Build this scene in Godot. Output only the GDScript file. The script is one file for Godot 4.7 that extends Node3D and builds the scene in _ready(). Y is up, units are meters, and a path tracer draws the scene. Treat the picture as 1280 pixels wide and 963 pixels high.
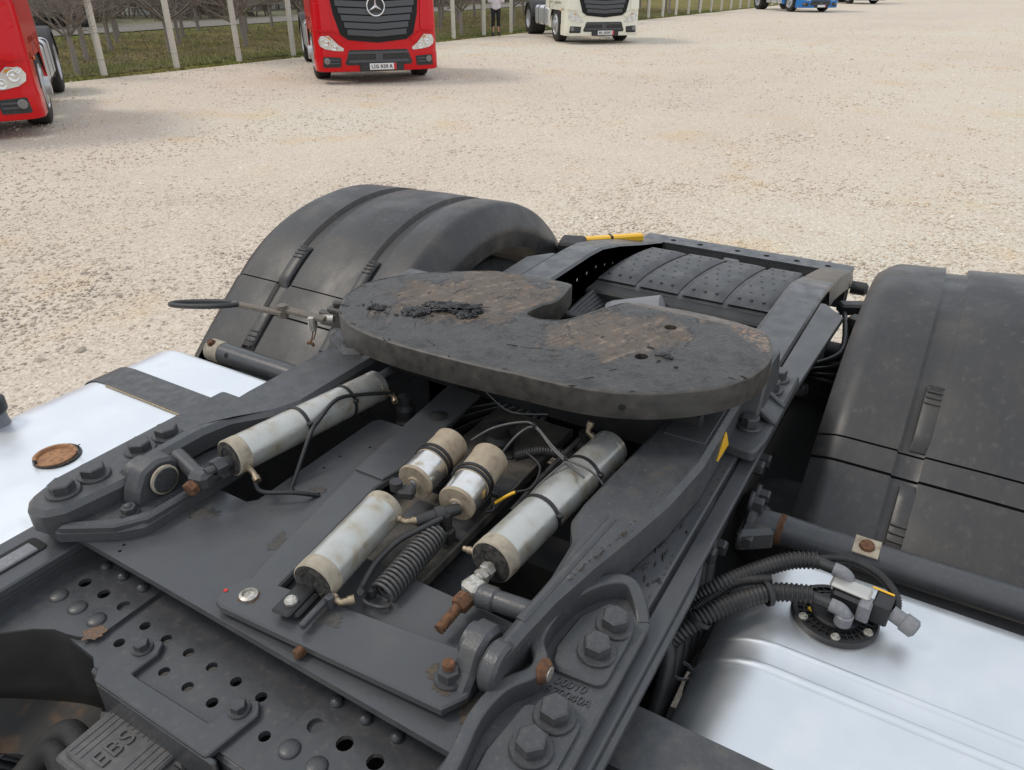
extends Node3D
# A lorry's coupling deck seen from behind its cab, in a gravel yard. Metres, y up.
# Origin: on the ground under the coupling plate, -z towards the lorry's tail.

# ------------------------------------------------------------------ mesh builder
class Geo:
	var v := PackedVector3Array()
	var n := PackedVector3Array()
	var c := PackedColorArray()
	var uv := PackedVector2Array()
	var T := Transform3D.IDENTITY
	var uvf: Callable
	func tri(a: Vector3, b: Vector3, d: Vector3, na = null, nb = null, nd = null) -> void:
		var f := (d - a).cross(b - a)
		if f.length_squared() < 1e-18:
			return
		f = f.normalized()
		var arr = [na, nb, nd]
		var pts = [a, b, d]
		for i in 3:
			var nn: Vector3 = f if arr[i] == null else arr[i]
			if nn.dot(f) < 0.0:
				nn = -nn
			v.append(T * pts[i])
			n.append((T.basis * nn).normalized())
	func quad(a: Vector3, b: Vector3, d: Vector3, e: Vector3, na = null, nb = null, nd = null, ne = null) -> void:
		tri(a, b, d, na, nb, nd)
		tri(a, d, e, na, nd, ne)
	# rows of points; smooth in both directions unless hard angle
	func grid(rows: Array, wrap_u := false, smooth := true) -> void:
		var R := rows.size()
		var C: int = rows[0].size()
		var nr := []
		if smooth:
			for i in R:
				var line := PackedVector3Array()
				for j in C:
					var i0 := maxi(i - 1, 0)
					var i1 := mini(i + 1, R - 1)
					var j0 := j - 1
					var j1 := j + 1
					if wrap_u:
						j0 = (j - 1 + C) % C
						j1 = (j + 1) % C
					else:
						j0 = maxi(j0, 0)
						j1 = mini(j1, C - 1)
					var du: Vector3 = rows[i][j1] - rows[i][j0]
					var dv: Vector3 = rows[i1][j] - rows[i0][j]
					line.append(dv.cross(du).normalized())
				nr.append(line)
		for i in R - 1:
			for j in (C if wrap_u else C - 1):
				var k := (j + 1) % C
				if smooth:
					quad(rows[i][j], rows[i][k], rows[i + 1][k], rows[i + 1][j], nr[i][j], nr[i][k], nr[i + 1][k], nr[i + 1][j])
				else:
					quad(rows[i][j], rows[i][k], rows[i + 1][k], rows[i + 1][j])
	func box(p: Vector3, s: Vector3, b := 0.003, B := Basis.IDENTITY) -> void:
		var h := s / 2.0
		b = minf(b, minf(h.x, minf(h.y, h.z)) * 0.9)
		var q := h - Vector3(b, b, b)
		for ax in 3:
			var u := (ax + 1) % 3
			var w := (ax + 2) % 3
			for sg in [-1.0, 1.0]:
				var f := []
				for k in [[-1, -1], [-1, 1], [1, 1], [1, -1]]:
					var t := Vector3.ZERO
					t[ax] = h[ax] * sg
					t[u] = q[u] * k[0] * sg
					t[w] = q[w] * k[1]
					f.append(p + B * t)
				quad(f[0], f[1], f[2], f[3])
			for su in [-1.0, 1.0]:
				for sw in [-1.0, 1.0]:
					var f := []
					for k in [[-1, 0], [1, 0], [1, 1], [-1, 1]]:
						var t := Vector3.ZERO
						t[ax] = q[ax] * k[0] * su * sw
						t[u] = (h[u] if k[1] == 0 else q[u]) * su
						t[w] = (q[w] if k[1] == 0 else h[w]) * sw
						f.append(p + B * t)
					quad(f[0], f[1], f[2], f[3])
		for sx in [-1.0, 1.0]:
			for sy in [-1.0, 1.0]:
				for sz in [-1.0, 1.0]:
					var a := p + B * Vector3(h.x * sx, q.y * sy, q.z * sz)
					var d := p + B * Vector3(q.x * sx, h.y * sy, q.z * sz)
					var e := p + B * Vector3(q.x * sx, q.y * sy, h.z * sz)
					if sx * sy * sz > 0:
						tri(a, e, d)
					else:
						tri(a, d, e)
	# polygon in (x,z), from y0 up to y1, top edge chamfered by b
	func prism(poly, y0: float, y1: float, b := 0.003, caps := true) -> void:
		var p := PackedVector2Array(poly)
		if Geometry2D.is_polygon_clockwise(p):
			p.reverse()
		var m := p.size()
		var en := PackedVector2Array()
		for i in m:
			var d := (p[(i + 1) % m] - p[i]).normalized()
			en.append(Vector2(d.y, -d.x))
		var ins := PackedVector2Array()
		var sn0 := []
		var sn1 := []
		for i in m:
			var e0 := en[(i - 1 + m) % m]
			var e1 := en[i]
			var av := (e0 + e1).normalized()
			var k := 1.0 / maxf(av.dot(e1), 0.45)
			ins.append(p[i] - av * b * k)
			var sm := e0.dot(e1) > 0.8
			sn0.append(av if sm else e1)   # start of edge i
			sn1.append(av if sm else e0)   # end of edge i-1
		for i in m:
			var k := (i + 1) % m
			var a := Vector3(p[i].x, y0, p[i].y)
			var d := Vector3(p[k].x, y0, p[k].y)
			var a1 := Vector3(p[i].x, y1 - b, p[i].y)
			var d1 := Vector3(p[k].x, y1 - b, p[k].y)
			var a2 := Vector3(ins[i].x, y1, ins[i].y)
			var d2 := Vector3(ins[k].x, y1, ins[k].y)
			var na := Vector3(sn0[i].x, 0, sn0[i].y)
			var nd := Vector3(sn1[k].x, 0, sn1[k].y)
			quad(a, d, d1, a1, na, nd, nd, na)
			if b > 0.0:
				var ub := Vector3.UP
				quad(a1, d1, d2, a2, (na + ub).normalized(), (nd + ub).normalized(), (nd + ub).normalized(), (na + ub).normalized())
		if caps:
			var ix := Geometry2D.triangulate_polygon(ins)
			if ix.is_empty():
				ix = Geometry2D.triangulate_polygon(p)
			for i in range(0, ix.size(), 3):
				tri(Vector3(ins[ix[i]].x, y1, ins[ix[i]].y), Vector3(ins[ix[i + 1]].x, y1, ins[ix[i + 1]].y), Vector3(ins[ix[i + 2]].x, y1, ins[ix[i + 2]].y))
				tri(Vector3(p[ix[i]].x, y0, p[ix[i]].y), Vector3(p[ix[i + 2]].x, y0, p[ix[i + 2]].y), Vector3(p[ix[i + 1]].x, y0, p[ix[i + 1]].y))
	# plate with round holes; holes = [Vector3(x, z, r)]; hgt moves the top (x,z) -> dy
	func perforated(poly, y0: float, y1: float, holes: Array, step := 0.03, hgt = null) -> void:
		var p := PackedVector2Array(poly)
		if Geometry2D.is_polygon_clockwise(p):
			p.reverse()
		var out := PackedVector2Array()
		for i in p.size():
			var a := p[i]
			var d := p[(i + 1) % p.size()]
			var k := maxi(1, int(ceil(a.distance_to(d) / step)))
			for j in k:
				out.append(a.lerp(d, float(j) / k))
		var pts := PackedVector2Array(out)
		var rings := []
		for h in holes:
			var ring := PackedVector2Array()
			var seg := 12
			for j in seg:
				var q: Vector2 = Vector2(h.x, h.y) + Vector2.from_angle(TAU * j / seg + 0.1) * h.z
				ring.append(q)
				pts.append(q)
			rings.append(ring)
		var rng := RandomNumberGenerator.new()
		rng.seed = 7
		var lo := p[0]
		var hi := p[0]
		for q in p:
			lo = lo.min(q)
			hi = hi.max(q)
		var gx := lo.x + step * 0.5
		while gx < hi.x:
			var gz := lo.y + step * 0.5
			while gz < hi.y:
				var q := Vector2(gx + rng.randf_range(-0.1, 0.1) * step, gz + rng.randf_range(-0.1, 0.1) * step)
				var ok := Geometry2D.is_point_in_polygon(q, p)
				if ok:
					for h in holes:
						if q.distance_to(Vector2(h.x, h.y)) < h.z * 1.35:
							ok = false
							break
				if ok:
					for w in out:
						if w.distance_squared_to(q) < step * step * 0.16:
							ok = false
							break
				if ok:
					pts.append(q)
				gz += step
			gx += step
		var jit := PackedVector2Array()
		for q in pts:
			jit.append(q + Vector2(rng.randf_range(-1, 1), rng.randf_range(-1, 1)) * 0.00012)
		var ix := Geometry2D.triangulate_delaunay(jit)
		var top := []
		var nrm := []
		for q in pts:
			var y := y1
			if hgt != null:
				y += hgt.call(q.x, q.y)
				var e := 0.004
				var dx: float = hgt.call(q.x + e, q.y) - hgt.call(q.x - e, q.y)
				var dz: float = hgt.call(q.x, q.y + e) - hgt.call(q.x, q.y - e)
				nrm.append(Vector3(-dx, 2 * e, -dz).normalized())
			else:
				nrm.append(Vector3.UP)
			top.append(Vector3(q.x, y, q.y))
		for i in range(0, ix.size(), 3):
			var cen := (pts[ix[i]] + pts[ix[i + 1]] + pts[ix[i + 2]]) / 3.0
			if not Geometry2D.is_point_in_polygon(cen, p):
				continue
			var bad := false
			for k in holes.size():
				if Geometry2D.is_point_in_polygon(cen, rings[k]):
					bad = true
					break
			if bad:
				continue
			var a: Vector3 = top[ix[i]]
			var b: Vector3 = top[ix[i + 1]]
			var d: Vector3 = top[ix[i + 2]]
			if (d - a).cross(b - a).y < 0:
				tri(a, d, b, nrm[ix[i]], nrm[ix[i + 2]], nrm[ix[i + 1]])
			else:
				tri(a, b, d, nrm[ix[i]], nrm[ix[i + 1]], nrm[ix[i + 2]])
		var loops := [out]
		loops.append_array(rings)
		for li in loops.size():
			var L: PackedVector2Array = loops[li]
			var m := L.size()
			for i in m:
				var k := (i + 1) % m
				var ta := Vector3(L[i].x, y1 + (hgt.call(L[i].x, L[i].y) if hgt != null else 0.0), L[i].y)
				var tb := Vector3(L[k].x, y1 + (hgt.call(L[k].x, L[k].y) if hgt != null else 0.0), L[k].y)
				var ba := Vector3(L[i].x, y0, L[i].y)
				var bb := Vector3(L[k].x, y0, L[k].y)
				var d0 := (L[i] - L[(i - 1 + m) % m]).normalized()
				var d1 := (L[k] - L[i]).normalized()
				var d2 := (L[(k + 1) % m] - L[k]).normalized()
				var na2 := Vector2(d0.y + d1.y, -d0.x - d1.x).normalized() if d0.dot(d1) > 0.75 else Vector2(d1.y, -d1.x)
				var nb2 := Vector2(d2.y + d1.y, -d2.x - d1.x).normalized() if d2.dot(d1) > 0.75 else Vector2(d1.y, -d1.x)
				var na := Vector3(na2.x, 0, na2.y)
				var nb := Vector3(nb2.x, 0, nb2.y)
				quad(ba, bb, tb, ta, na, nb, nb, na)
	func tube(path: Array, r, seg := 10, cap := true) -> void:
		var m := path.size()
		var rows := []
		var up := Vector3.UP
		var last := Vector3.ZERO
		for i in m:
			var d: Vector3 = (path[mini(i + 1, m - 1)] - path[maxi(i - 1, 0)]).normalized()
			if i == 0:
				up = Vector3.UP if absf(d.y) < 0.9 else Vector3.RIGHT
			else:
				var ax := last.cross(d)
				if ax.length() > 1e-5:
					up = up.rotated(ax.normalized(), last.angle_to(d))
			last = d
			var sx := d.cross(up).normalized()
			up = sx.cross(d).normalized()
			var ring := PackedVector3Array()
			var rr: float = r if (r is float or r is int) else r[i]
			for j in seg:
				var a := TAU * j / seg
				ring.append(path[i] + (sx * cos(a) + up * sin(a)) * rr)
			rows.append(ring)
		grid(rows, true)
		if cap:
			for e in [0, m - 1]:
				for j in range(1, seg - 1):
					if e == 0:
						tri(rows[e][0], rows[e][j], rows[e][j + 1])
					else:
						tri(rows[e][0], rows[e][j + 1], rows[e][j])
	# profile [Vector2(radius, height)], hard between segments, smooth round the axis B.y
	func lathe(prof: Array, p: Vector3, axis := Vector3.UP, seg := 20) -> void:
		var y := axis.normalized()
		var x := y.cross(Vector3.UP if absf(y.y) < 0.9 else Vector3.RIGHT).normalized()
		var z := x.cross(y)
		for i in prof.size() - 1:
			var a: Vector2 = prof[i]
			var b: Vector2 = prof[i + 1]
			var d := (b - a)
			if d.length() < 1e-7:
				continue
			var nn := Vector2(d.y, -d.x).normalized()
			for j in seg:
				var t0 := TAU * j / seg
				var t1 := TAU * (j + 1) / seg
				var u0 := x * cos(t0) + z * sin(t0)
				var u1 := x * cos(t1) + z * sin(t1)
				var n0 := u0 * nn.x + y * nn.y
				var n1 := u1 * nn.x + y * nn.y
				quad(p + u0 * a.x + y * a.y, p + u1 * a.x + y * a.y, p + u1 * b.x + y * b.y, p + u0 * b.x + y * b.y, n0, n1, n1, n0)
	func blob(p: Vector3, s: Vector3, rough: float, sd: int, sub := 10, B := Basis.IDENTITY) -> void:
		var fn := FastNoiseLite.new()
		fn.seed = sd
		fn.frequency = 0.9
		var rows := []
		for i in sub + 1:
			var la := PI * (float(i) / sub - 0.5)
			var ring := PackedVector3Array()
			for j in sub * 2:
				var lo := TAU * j / (sub * 2)
				var d := Vector3(cos(la) * cos(lo), sin(la), cos(la) * sin(lo))
				var k := 1.0 + rough * (fn.get_noise_3dv(d * 2.2) * 1.3 + fn.get_noise_3dv(d * 6.0) * 0.6)
				ring.append(p + B * (d * k * s))
			rows.append(ring)
		grid(rows, true)
	func hexbolt(p: Vector3, r: float, h: float, axis := Vector3.UP, turn := 0.2, washer := 1.4) -> void:
		var y := axis.normalized()
		var x := y.cross(Vector3.UP if absf(y.y) < 0.9 else Vector3.RIGHT).normalized().rotated(y, turn)
		var z := x.cross(y)
		if washer > 0.0:
			lathe([Vector2(r * washer, 0), Vector2(r * washer, h * 0.16), Vector2(r * washer * 0.95, h * 0.26), Vector2(r * 0.7, h * 0.26)], p, y, 18)
		var hh := h
		var lo := h * 0.2 if washer > 0.0 else 0.0
		var A := []
		var C2 := []
		var D := []
		for j in 6:
			var u := x * cos(TAU * j / 6) + z * sin(TAU * j / 6)
			A.append(p + u * r + y * lo)
			C2.append(p + u * r + y * (hh * 0.9))
			D.append(p + u * r * 0.86 + y * hh)
		for j in 6:
			var k := (j + 1) % 6
			quad(A[j], A[k], C2[k], C2[j])
			quad(C2[j], C2[k], D[k], D[j])
			if j > 0 and j < 5:
				tri(D[0], D[j], D[j + 1])
	# a rounded wall along a polyline in (x,z), its height given per point
	func wall(pts: Array, w: float, y0: float, hts: Array, b: float) -> void:
		var rows := []
		var m := pts.size()
		for i in m:
			var d: Vector2 = (pts[mini(i + 1, m - 1)] - pts[maxi(i - 1, 0)]).normalized()
			var s := Vector2(-d.y, d.x)
			var q: Vector2 = pts[i]
			var h: float = hts[i]
			var r := minf(b, maxf(h - y0, 0.001) * 0.6)
			var line := PackedVector3Array()
			for k in [[-0.5, -99.0], [-0.5, -r], [-0.5 + 0.3 * b / w, -r * 0.3], [-0.5 + b / w, 0.0], [0.5 - b / w, 0.0], [0.5 - 0.3 * b / w, -r * 0.3], [0.5, -r], [0.5, -99.0]]:
				var o: Vector2 = q + s * w * k[0]
				line.append(Vector3(o.x, maxf(y0, h + k[1]), o.y))
			rows.append(line)
		grid(rows)
	func mesh() -> ArrayMesh:
		var a := []
		a.resize(Mesh.ARRAY_MAX)
		a[Mesh.ARRAY_VERTEX] = v
		a[Mesh.ARRAY_NORMAL] = n
		if c.size() == v.size() and c.size() > 0:
			a[Mesh.ARRAY_COLOR] = c
		if uvf.is_valid():
			uv.resize(v.size())
			for i in v.size():
				uv[i] = uvf.call(v[i])
		if uv.size() == v.size() and uv.size() > 0:
			a[Mesh.ARRAY_TEX_UV] = uv
		var m := ArrayMesh.new()
		m.add_surface_from_arrays(Mesh.PRIMITIVE_TRIANGLES, a)
		return m

# ------------------------------------------------------------------ small helpers
var M := {}
var used := {}

func part(called: String, g: Geo, m: Material, parent: Node = self, label := "") -> MeshInstance3D:
	var o := MeshInstance3D.new()
	o.name = numbered(called, parent)
	o.mesh = g.mesh()
	o.material_override = m
	parent.add_child(o, true)
	if label:
		o.set_meta("label", label)
	return o

func numbered(called: String, parent: Node) -> String:
	var k := str(parent.get_instance_id()) + called
	var i: int = used.get(k, 0)
	used[k] = i + 1
	return called if i == 0 else "%s_%03d" % [called, i]

func put(called: String, me: Mesh, m: Material, parent: Node, T: Transform3D) -> MeshInstance3D:
	var o := MeshInstance3D.new()
	o.name = numbered(called, parent)
	o.mesh = me
	o.material_override = m
	o.transform = T
	parent.add_child(o, true)
	return o

func thing(called: String, label: String, category: String, at := Vector3.ZERO, turn := 0.0, group := "") -> Node3D:
	var o := Node3D.new()
	o.name = numbered(called, self)
	add_child(o, true)
	o.position = at
	o.rotation.y = turn
	tag(o, label, category, group)
	return o

func tag(o: Node, label: String, category: String, group := "") -> void:
	o.set_meta("label", label)
	o.set_meta("category", category)
	if group:
		o.set_meta("group", group)

func lin(r: float, g: float, b: float) -> Color:
	return Color(r, g, b).linear_to_srgb()

func ramp(stops: Array) -> Gradient:
	var g := Gradient.new()
	var o := PackedFloat32Array()
	var c := PackedColorArray()
	for s in stops:
		o.append(s[0])
		c.append(s[1])
	g.offsets = o
	g.colors = c
	return g

func noise_tex(sd: int, freq: float, stops, size := 512, kind := FastNoiseLite.TYPE_SIMPLEX_SMOOTH, octaves := 5, as_normal := 0.0, ret := -1) -> NoiseTexture2D:
	var f := FastNoiseLite.new()
	f.seed = sd
	f.noise_type = kind
	f.frequency = freq
	f.fractal_octaves = octaves
	if octaves <= 1:
		f.fractal_type = FastNoiseLite.FRACTAL_NONE
	if ret >= 0:
		f.cellular_return_type = ret
		f.cellular_jitter = 1.0
	var t := NoiseTexture2D.new()
	t.width = size
	t.height = size
	t.seamless = true
	t.noise = f
	if as_normal > 0.0:
		t.as_normal_map = true
		t.bump_strength = as_normal
	elif stops != null:
		t.color_ramp = ramp(stops)
	return t

# tones: [[pos, colour], ...] along a noise; scale = repeats per metre
func mat(tones: Array, rough: float, metal := 0.0, scale := 2.0, freq := 0.012, sd := 1, bump := 0.0, bump_freq := 0.05, rough_var := 0.0) -> StandardMaterial3D:
	var m := StandardMaterial3D.new()
	m.roughness = rough
	m.metallic = metal
	m.cull_mode = BaseMaterial3D.CULL_DISABLED
	m.uv1_triplanar = true
	m.uv1_scale = Vector3.ONE * scale
	if tones.size() == 1:
		m.albedo_color = tones[0][1]
	else:
		m.albedo_texture = noise_tex(sd, freq, tones)
	if rough_var > 0.0:
		m.roughness = 1.0
		m.roughness_texture = noise_tex(sd + 50, freq * 1.7, [[0.3, Color(rough - rough_var, rough - rough_var, rough - rough_var)], [0.7, Color(rough + rough_var, rough + rough_var, rough + rough_var)]])
		m.roughness_texture_channel = BaseMaterial3D.TEXTURE_CHANNEL_RED
	if bump > 0.0:
		m.normal_enabled = true
		m.normal_texture = noise_tex(sd + 90, bump_freq, null, 512, FastNoiseLite.TYPE_SIMPLEX_SMOOTH, 4, bump)
		m.normal_scale = 1.0
	return m

func soil(m: StandardMaterial3D, mask: Texture2D, tone: Texture2D) -> void:
	m.detail_enabled = true
	m.detail_mask = mask
	m.detail_albedo = tone
	m.detail_uv_layer = BaseMaterial3D.DETAIL_UV_1

func flat(c: Color, rough := 0.5, metal := 0.0) -> StandardMaterial3D:
	var m := StandardMaterial3D.new()
	m.albedo_color = c
	m.roughness = rough
	m.metallic = metal
	m.cull_mode = BaseMaterial3D.CULL_DISABLED
	return m

func rnd(poly: Array, r: float, seg := 5) -> Array:
	var out := []
	var m := poly.size()
	for i in m:
		var a: Vector2 = poly[(i - 1 + m) % m]
		var b: Vector2 = poly[i]
		var d: Vector2 = poly[(i + 1) % m]
		var u := (a - b)
		var w := (d - b)
		var ang := u.angle_to(w)
		var t := minf(r / maxf(absf(tan(ang / 2.0)), 0.05), minf(u.length(), w.length()) * 0.49)
		if absf(absf(ang) - PI) < 0.15:
			out.append(b)
			continue
		var p0 := b + u.normalized() * t
		var p1 := b + w.normalized() * t
		for k in seg + 1:
			var s := float(k) / seg
			out.append(p0.lerp(b, s).lerp(b.lerp(p1, s), s))
	return out

func rect(x0: float, z0: float, x1: float, z1: float) -> Array:
	return [Vector2(x0, z0), Vector2(x1, z0), Vector2(x1, z1), Vector2(x0, z1)]

func curve(pts: Array, per := 8) -> Array:
	var out := []
	var m := pts.size()
	for i in m - 1:
		var a: Vector3 = pts[maxi(i - 1, 0)]
		var b: Vector3 = pts[i]
		var d: Vector3 = pts[i + 1]
		var e: Vector3 = pts[mini(i + 2, m - 1)]
		for k in per:
			out.append(b.cubic_interpolate(d, a, e, float(k) / per))
	out.append(pts[m - 1])
	return out

func V2(a: Array) -> Array:
	var o := []
	for i in range(0, a.size(), 2):
		o.append(Vector2(a[i], a[i + 1]))
	return o

func bar(pts: Array, w: float) -> Array:   # a strip of width w along a polyline in (x,z)
	var l := []
	var r := []
	var m := pts.size()
	for i in m:
		var d: Vector2 = (pts[mini(i + 1, m - 1)] - pts[maxi(i - 1, 0)]).normalized()
		var nn := Vector2(-d.y, d.x) * w / 2.0
		l.append(pts[i] + nn)
		r.append(pts[i] - nn)
	r.reverse()
	return l + r

func text(called: String, s: String, px: float, deep: float, m: Material, parent: Node, T: Transform3D, bold := false) -> void:
	var f := SystemFont.new()
	f.font_names = PackedStringArray(["Droid Sans"])
	if bold:
		f.font_weight = 700
	var t := TextMesh.new()
	t.text = s
	t.font = f
	t.font_size = 32
	t.pixel_size = px / 24.0
	t.depth = deep
	t.curve_step = 1.0
	put(called, t, m, parent, T)

# ------------------------------------------------------------------ the scene
func fy(y: float) -> float:
	return 0.235 + (y - 0.235) * 0.80

func _ready() -> void:
	var cam := Camera3D.new()
	cam.position = Vector3(0.71, 1.90, 1.33)
	cam.rotation = Vector3(deg_to_rad(-28.775), deg_to_rad(30.80), 0)
	cam.fov = 54.5
	cam.near = 0.05
	cam.far = 1500.0
	add_child(cam)
	cam.current = true
	var e := Environment.new()
	e.background_mode = Environment.BG_SKY
	e.tonemap_mode = Environment.TONE_MAPPER_LINEAR
	e.tonemap_exposure = 1.0
	e.sdfgi_enabled = true
	e.ssao_enabled = true
	e.ssil_enabled = true
	var sm := ProceduralSkyMaterial.new()
	sm.sky_top_color = Color(0.86, 0.89, 0.93)
	sm.sky_horizon_color = Color(0.90, 0.92, 0.94)
	sm.sky_curve = 0.25
	sm.ground_bottom_color = Color(0.5, 0.47, 0.43)
	sm.ground_horizon_color = Color(0.7, 0.68, 0.64)
	sm.energy_multiplier = 1.22
	sm.sky_cover = noise_tex(77, 0.008, [[0.25, Color(0.55, 0.57, 0.60, 0.0)], [0.75, Color(0.62, 0.62, 0.60, 0.22)]], 512)
	var sky := Sky.new()
	sky.sky_material = sm
	e.sky = sky
	var we := WorldEnvironment.new()
	we.environment = e
	add_child(we)
	var sun := DirectionalLight3D.new()
	sun.light_energy = 0.5
	sun.light_angular_distance = 15.0
	sun.light_color = Color(1.0, 0.965, 0.92)
	sun.shadow_enabled = true
	add_child(sun)
	sun.look_at_from_position(Vector3.ZERO, Vector3(0.62, -0.95, -0.28), Vector3.UP)
	materials()
	yard()
	fence_and_orchard()
	background_lorries()
	lorry()
	person_by_fence()

func materials() -> void:
	M.paint = mat([[0.2, lin(0.048, 0.050, 0.054)], [0.60, lin(0.054, 0.056, 0.060)], [0.80, lin(0.061, 0.062, 0.063)], [0.95, lin(0.074, 0.070, 0.064)]], 0.35, 0.0, 1.6, 0.010, 3, 0.12, 0.10, 0.08)
	M.cast = mat([[0.2, lin(0.048, 0.050, 0.054)], [0.66, lin(0.055, 0.057, 0.061)], [0.84, lin(0.063, 0.062, 0.060)], [0.96, lin(0.078, 0.066, 0.052)]], 0.42, 0.0, 2.5, 0.012, 5, 0.5, 0.22, 0.08)
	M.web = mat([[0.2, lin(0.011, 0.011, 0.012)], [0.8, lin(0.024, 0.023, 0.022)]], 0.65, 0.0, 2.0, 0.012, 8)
	M.deck = mat([[0.25, lin(0.054, 0.056, 0.060)], [0.6, lin(0.060, 0.062, 0.066)], [0.80, lin(0.067, 0.067, 0.067)], [0.95, lin(0.080, 0.075, 0.068)]], 0.38, 0.0, 1.1, 0.008, 11, 0.10, 0.12, 0.07)
	M.channel = mat([[0.2, lin(0.042, 0.040, 0.038)], [0.5, lin(0.075, 0.068, 0.058)], [0.75, lin(0.11, 0.095, 0.075)]], 0.7, 0.0, 2.2, 0.013, 13, 1.0, 0.15)
	M.plastic = mat([[0.2, lin(0.025, 0.025, 0.026)], [0.58, lin(0.031, 0.030, 0.030)], [0.78, lin(0.045, 0.040, 0.035)], [0.94, lin(0.068, 0.058, 0.047)]], 0.46, 0.0, 1.0, 0.007, 21, 0.08, 0.30, 0.08)
	M.plastic_dark = mat([[0.3, lin(0.018, 0.018, 0.019)], [0.8, lin(0.032, 0.030, 0.029)]], 0.55, 0.0, 2.0, 0.012, 22)
	M.tread = mat([[0.25, lin(0.034, 0.035, 0.038)], [0.65, lin(0.050, 0.051, 0.054)], [0.88, lin(0.08, 0.078, 0.074)]], 0.48, 0.0, 1.5, 0.012, 24, 0.3, 0.2)
	M.rubber = mat([[0.25, lin(0.012, 0.012, 0.012)], [0.8, lin(0.028, 0.026, 0.024)]], 0.75, 0.0, 2.0, 0.012, 26, 1.0, 0.1)
	M.hose = mat([[0.3, lin(0.014, 0.014, 0.015)], [0.8, lin(0.030, 0.029, 0.028)]], 0.5, 0.0, 4.0, 0.012, 27)
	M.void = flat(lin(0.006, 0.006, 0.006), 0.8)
	M.tank = mat([[0.3, lin(0.66, 0.69, 0.71)], [0.7, lin(0.71, 0.73, 0.74)]], 0.40, 0.90, 1.2, 0.012, 31, 0.0, 0.05, 0.03)
	M.tank_white = mat([[0.3, lin(0.74, 0.77, 0.80)], [0.72, lin(0.78, 0.805, 0.83)], [0.9, lin(0.72, 0.74, 0.75)]], 0.40, 0.8, 1.0, 0.010, 33, 0.0, 0.05, 0.03)
	M.strap = mat([[0.25, lin(0.048, 0.050, 0.054)], [0.6, lin(0.062, 0.063, 0.066)], [0.88, lin(0.085, 0.08, 0.074)]], 0.42, 0.0, 3.0, 0.014, 35, 0.12, 0.1, 0.08)
	M.cylinder = mat([[0.2, lin(0.48, 0.485, 0.46)], [0.60, lin(0.44, 0.435, 0.40)], [0.78, lin(0.40, 0.365, 0.29)], [0.92, lin(0.30, 0.25, 0.17)]], 0.33, 0.55, 3.0, 0.010, 41, 0.1, 0.2, 0.08)
	M.collar = mat([[0.25, lin(0.36, 0.32, 0.25)], [0.62, lin(0.31, 0.265, 0.20)], [0.88, lin(0.20, 0.16, 0.115)]], 0.75, 0.1, 5.0, 0.016, 43, 0.5, 0.2)
	M.cap_dark = mat([[0.3, lin(0.07, 0.065, 0.06)], [0.52, lin(0.05, 0.047, 0.043)], [0.62, lin(0.016, 0.016, 0.016)], [0.85, lin(0.09, 0.08, 0.07)]], 0.65, 0.2, 6.0, 0.014, 44, 0.6, 0.2)
	M.dirty_can = mat([[0.25, lin(0.35, 0.29, 0.21)], [0.62, lin(0.30, 0.24, 0.17)], [0.84, lin(0.22, 0.17, 0.115)], [0.96, lin(0.13, 0.095, 0.065)]], 0.8, 0.0, 5.0, 0.016, 45, 0.6, 0.25)
	M.chrome = mat([[0.3, lin(0.74, 0.74, 0.73)], [0.72, lin(0.66, 0.63, 0.57)], [0.92, lin(0.40, 0.33, 0.23)]], 0.22, 0.9, 5.0, 0.014, 46)
	M.chrome_bright = flat(lin(0.75, 0.75, 0.75), 0.15, 0.95)
	M.brass = mat([[0.3, lin(0.36, 0.29, 0.20)], [0.7, lin(0.22, 0.17, 0.115)]], 0.42, 0.6, 12.0, 0.02, 47)
	M.zinc = mat([[0.3, lin(0.50, 0.49, 0.46)], [0.7, lin(0.32, 0.29, 0.24)]], 0.4, 0.6, 12.0, 0.02, 48, 1.0, 0.2)
	M.rust = mat([[0.25, lin(0.16, 0.072, 0.032)], [0.55, lin(0.105, 0.050, 0.024)], [0.8, lin(0.05, 0.028, 0.017)]], 0.9, 0.0, 9.0, 0.02, 51, 2.5, 0.2)
	M.rust_orange = mat([[0.25, lin(0.36, 0.18, 0.085)], [0.6, lin(0.29, 0.145, 0.07)], [0.85, lin(0.17, 0.085, 0.045)]], 0.75, 0.1, 7.0, 0.015, 52, 1.5, 0.2)
	M.spring = mat([[0.3, lin(0.055, 0.055, 0.056)], [0.7, lin(0.095, 0.09, 0.085)]], 0.48, 0.1, 8.0, 0.02, 53)
	M.grease = mat([[0.3, lin(0.006, 0.006, 0.007)], [0.8, lin(0.015, 0.014, 0.014)]], 0.30, 0.0, 9.0, 0.02, 54, 4.0, 0.12, 0.12)
	M.plate_side = mat([[0.2, lin(0.030, 0.027, 0.025)], [0.50, lin(0.052, 0.048, 0.042)], [0.76, lin(0.062, 0.056, 0.049)], [0.88, lin(0.085, 0.077, 0.066)], [0.97, lin(0.16, 0.15, 0.12)]], 0.48, 0.0, 3.4, 0.016, 55, 0.3, 0.25)
	M.bolt = mat([[0.3, lin(0.043, 0.045, 0.049)], [0.76, lin(0.056, 0.057, 0.059)], [0.95, lin(0.085, 0.072, 0.058)]], 0.40, 0.1, 9.0, 0.02, 56, 0.6, 0.2)
	M.yellow = flat(lin(0.75, 0.42, 0.02), 0.45)
	M.black = flat(lin(0.014, 0.014, 0.015), 0.45)
	M.grey_plastic = mat([[0.3, lin(0.15, 0.155, 0.165)], [0.8, lin(0.20, 0.20, 0.21)]], 0.5, 0.0, 10.0, 0.02, 58)
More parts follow.
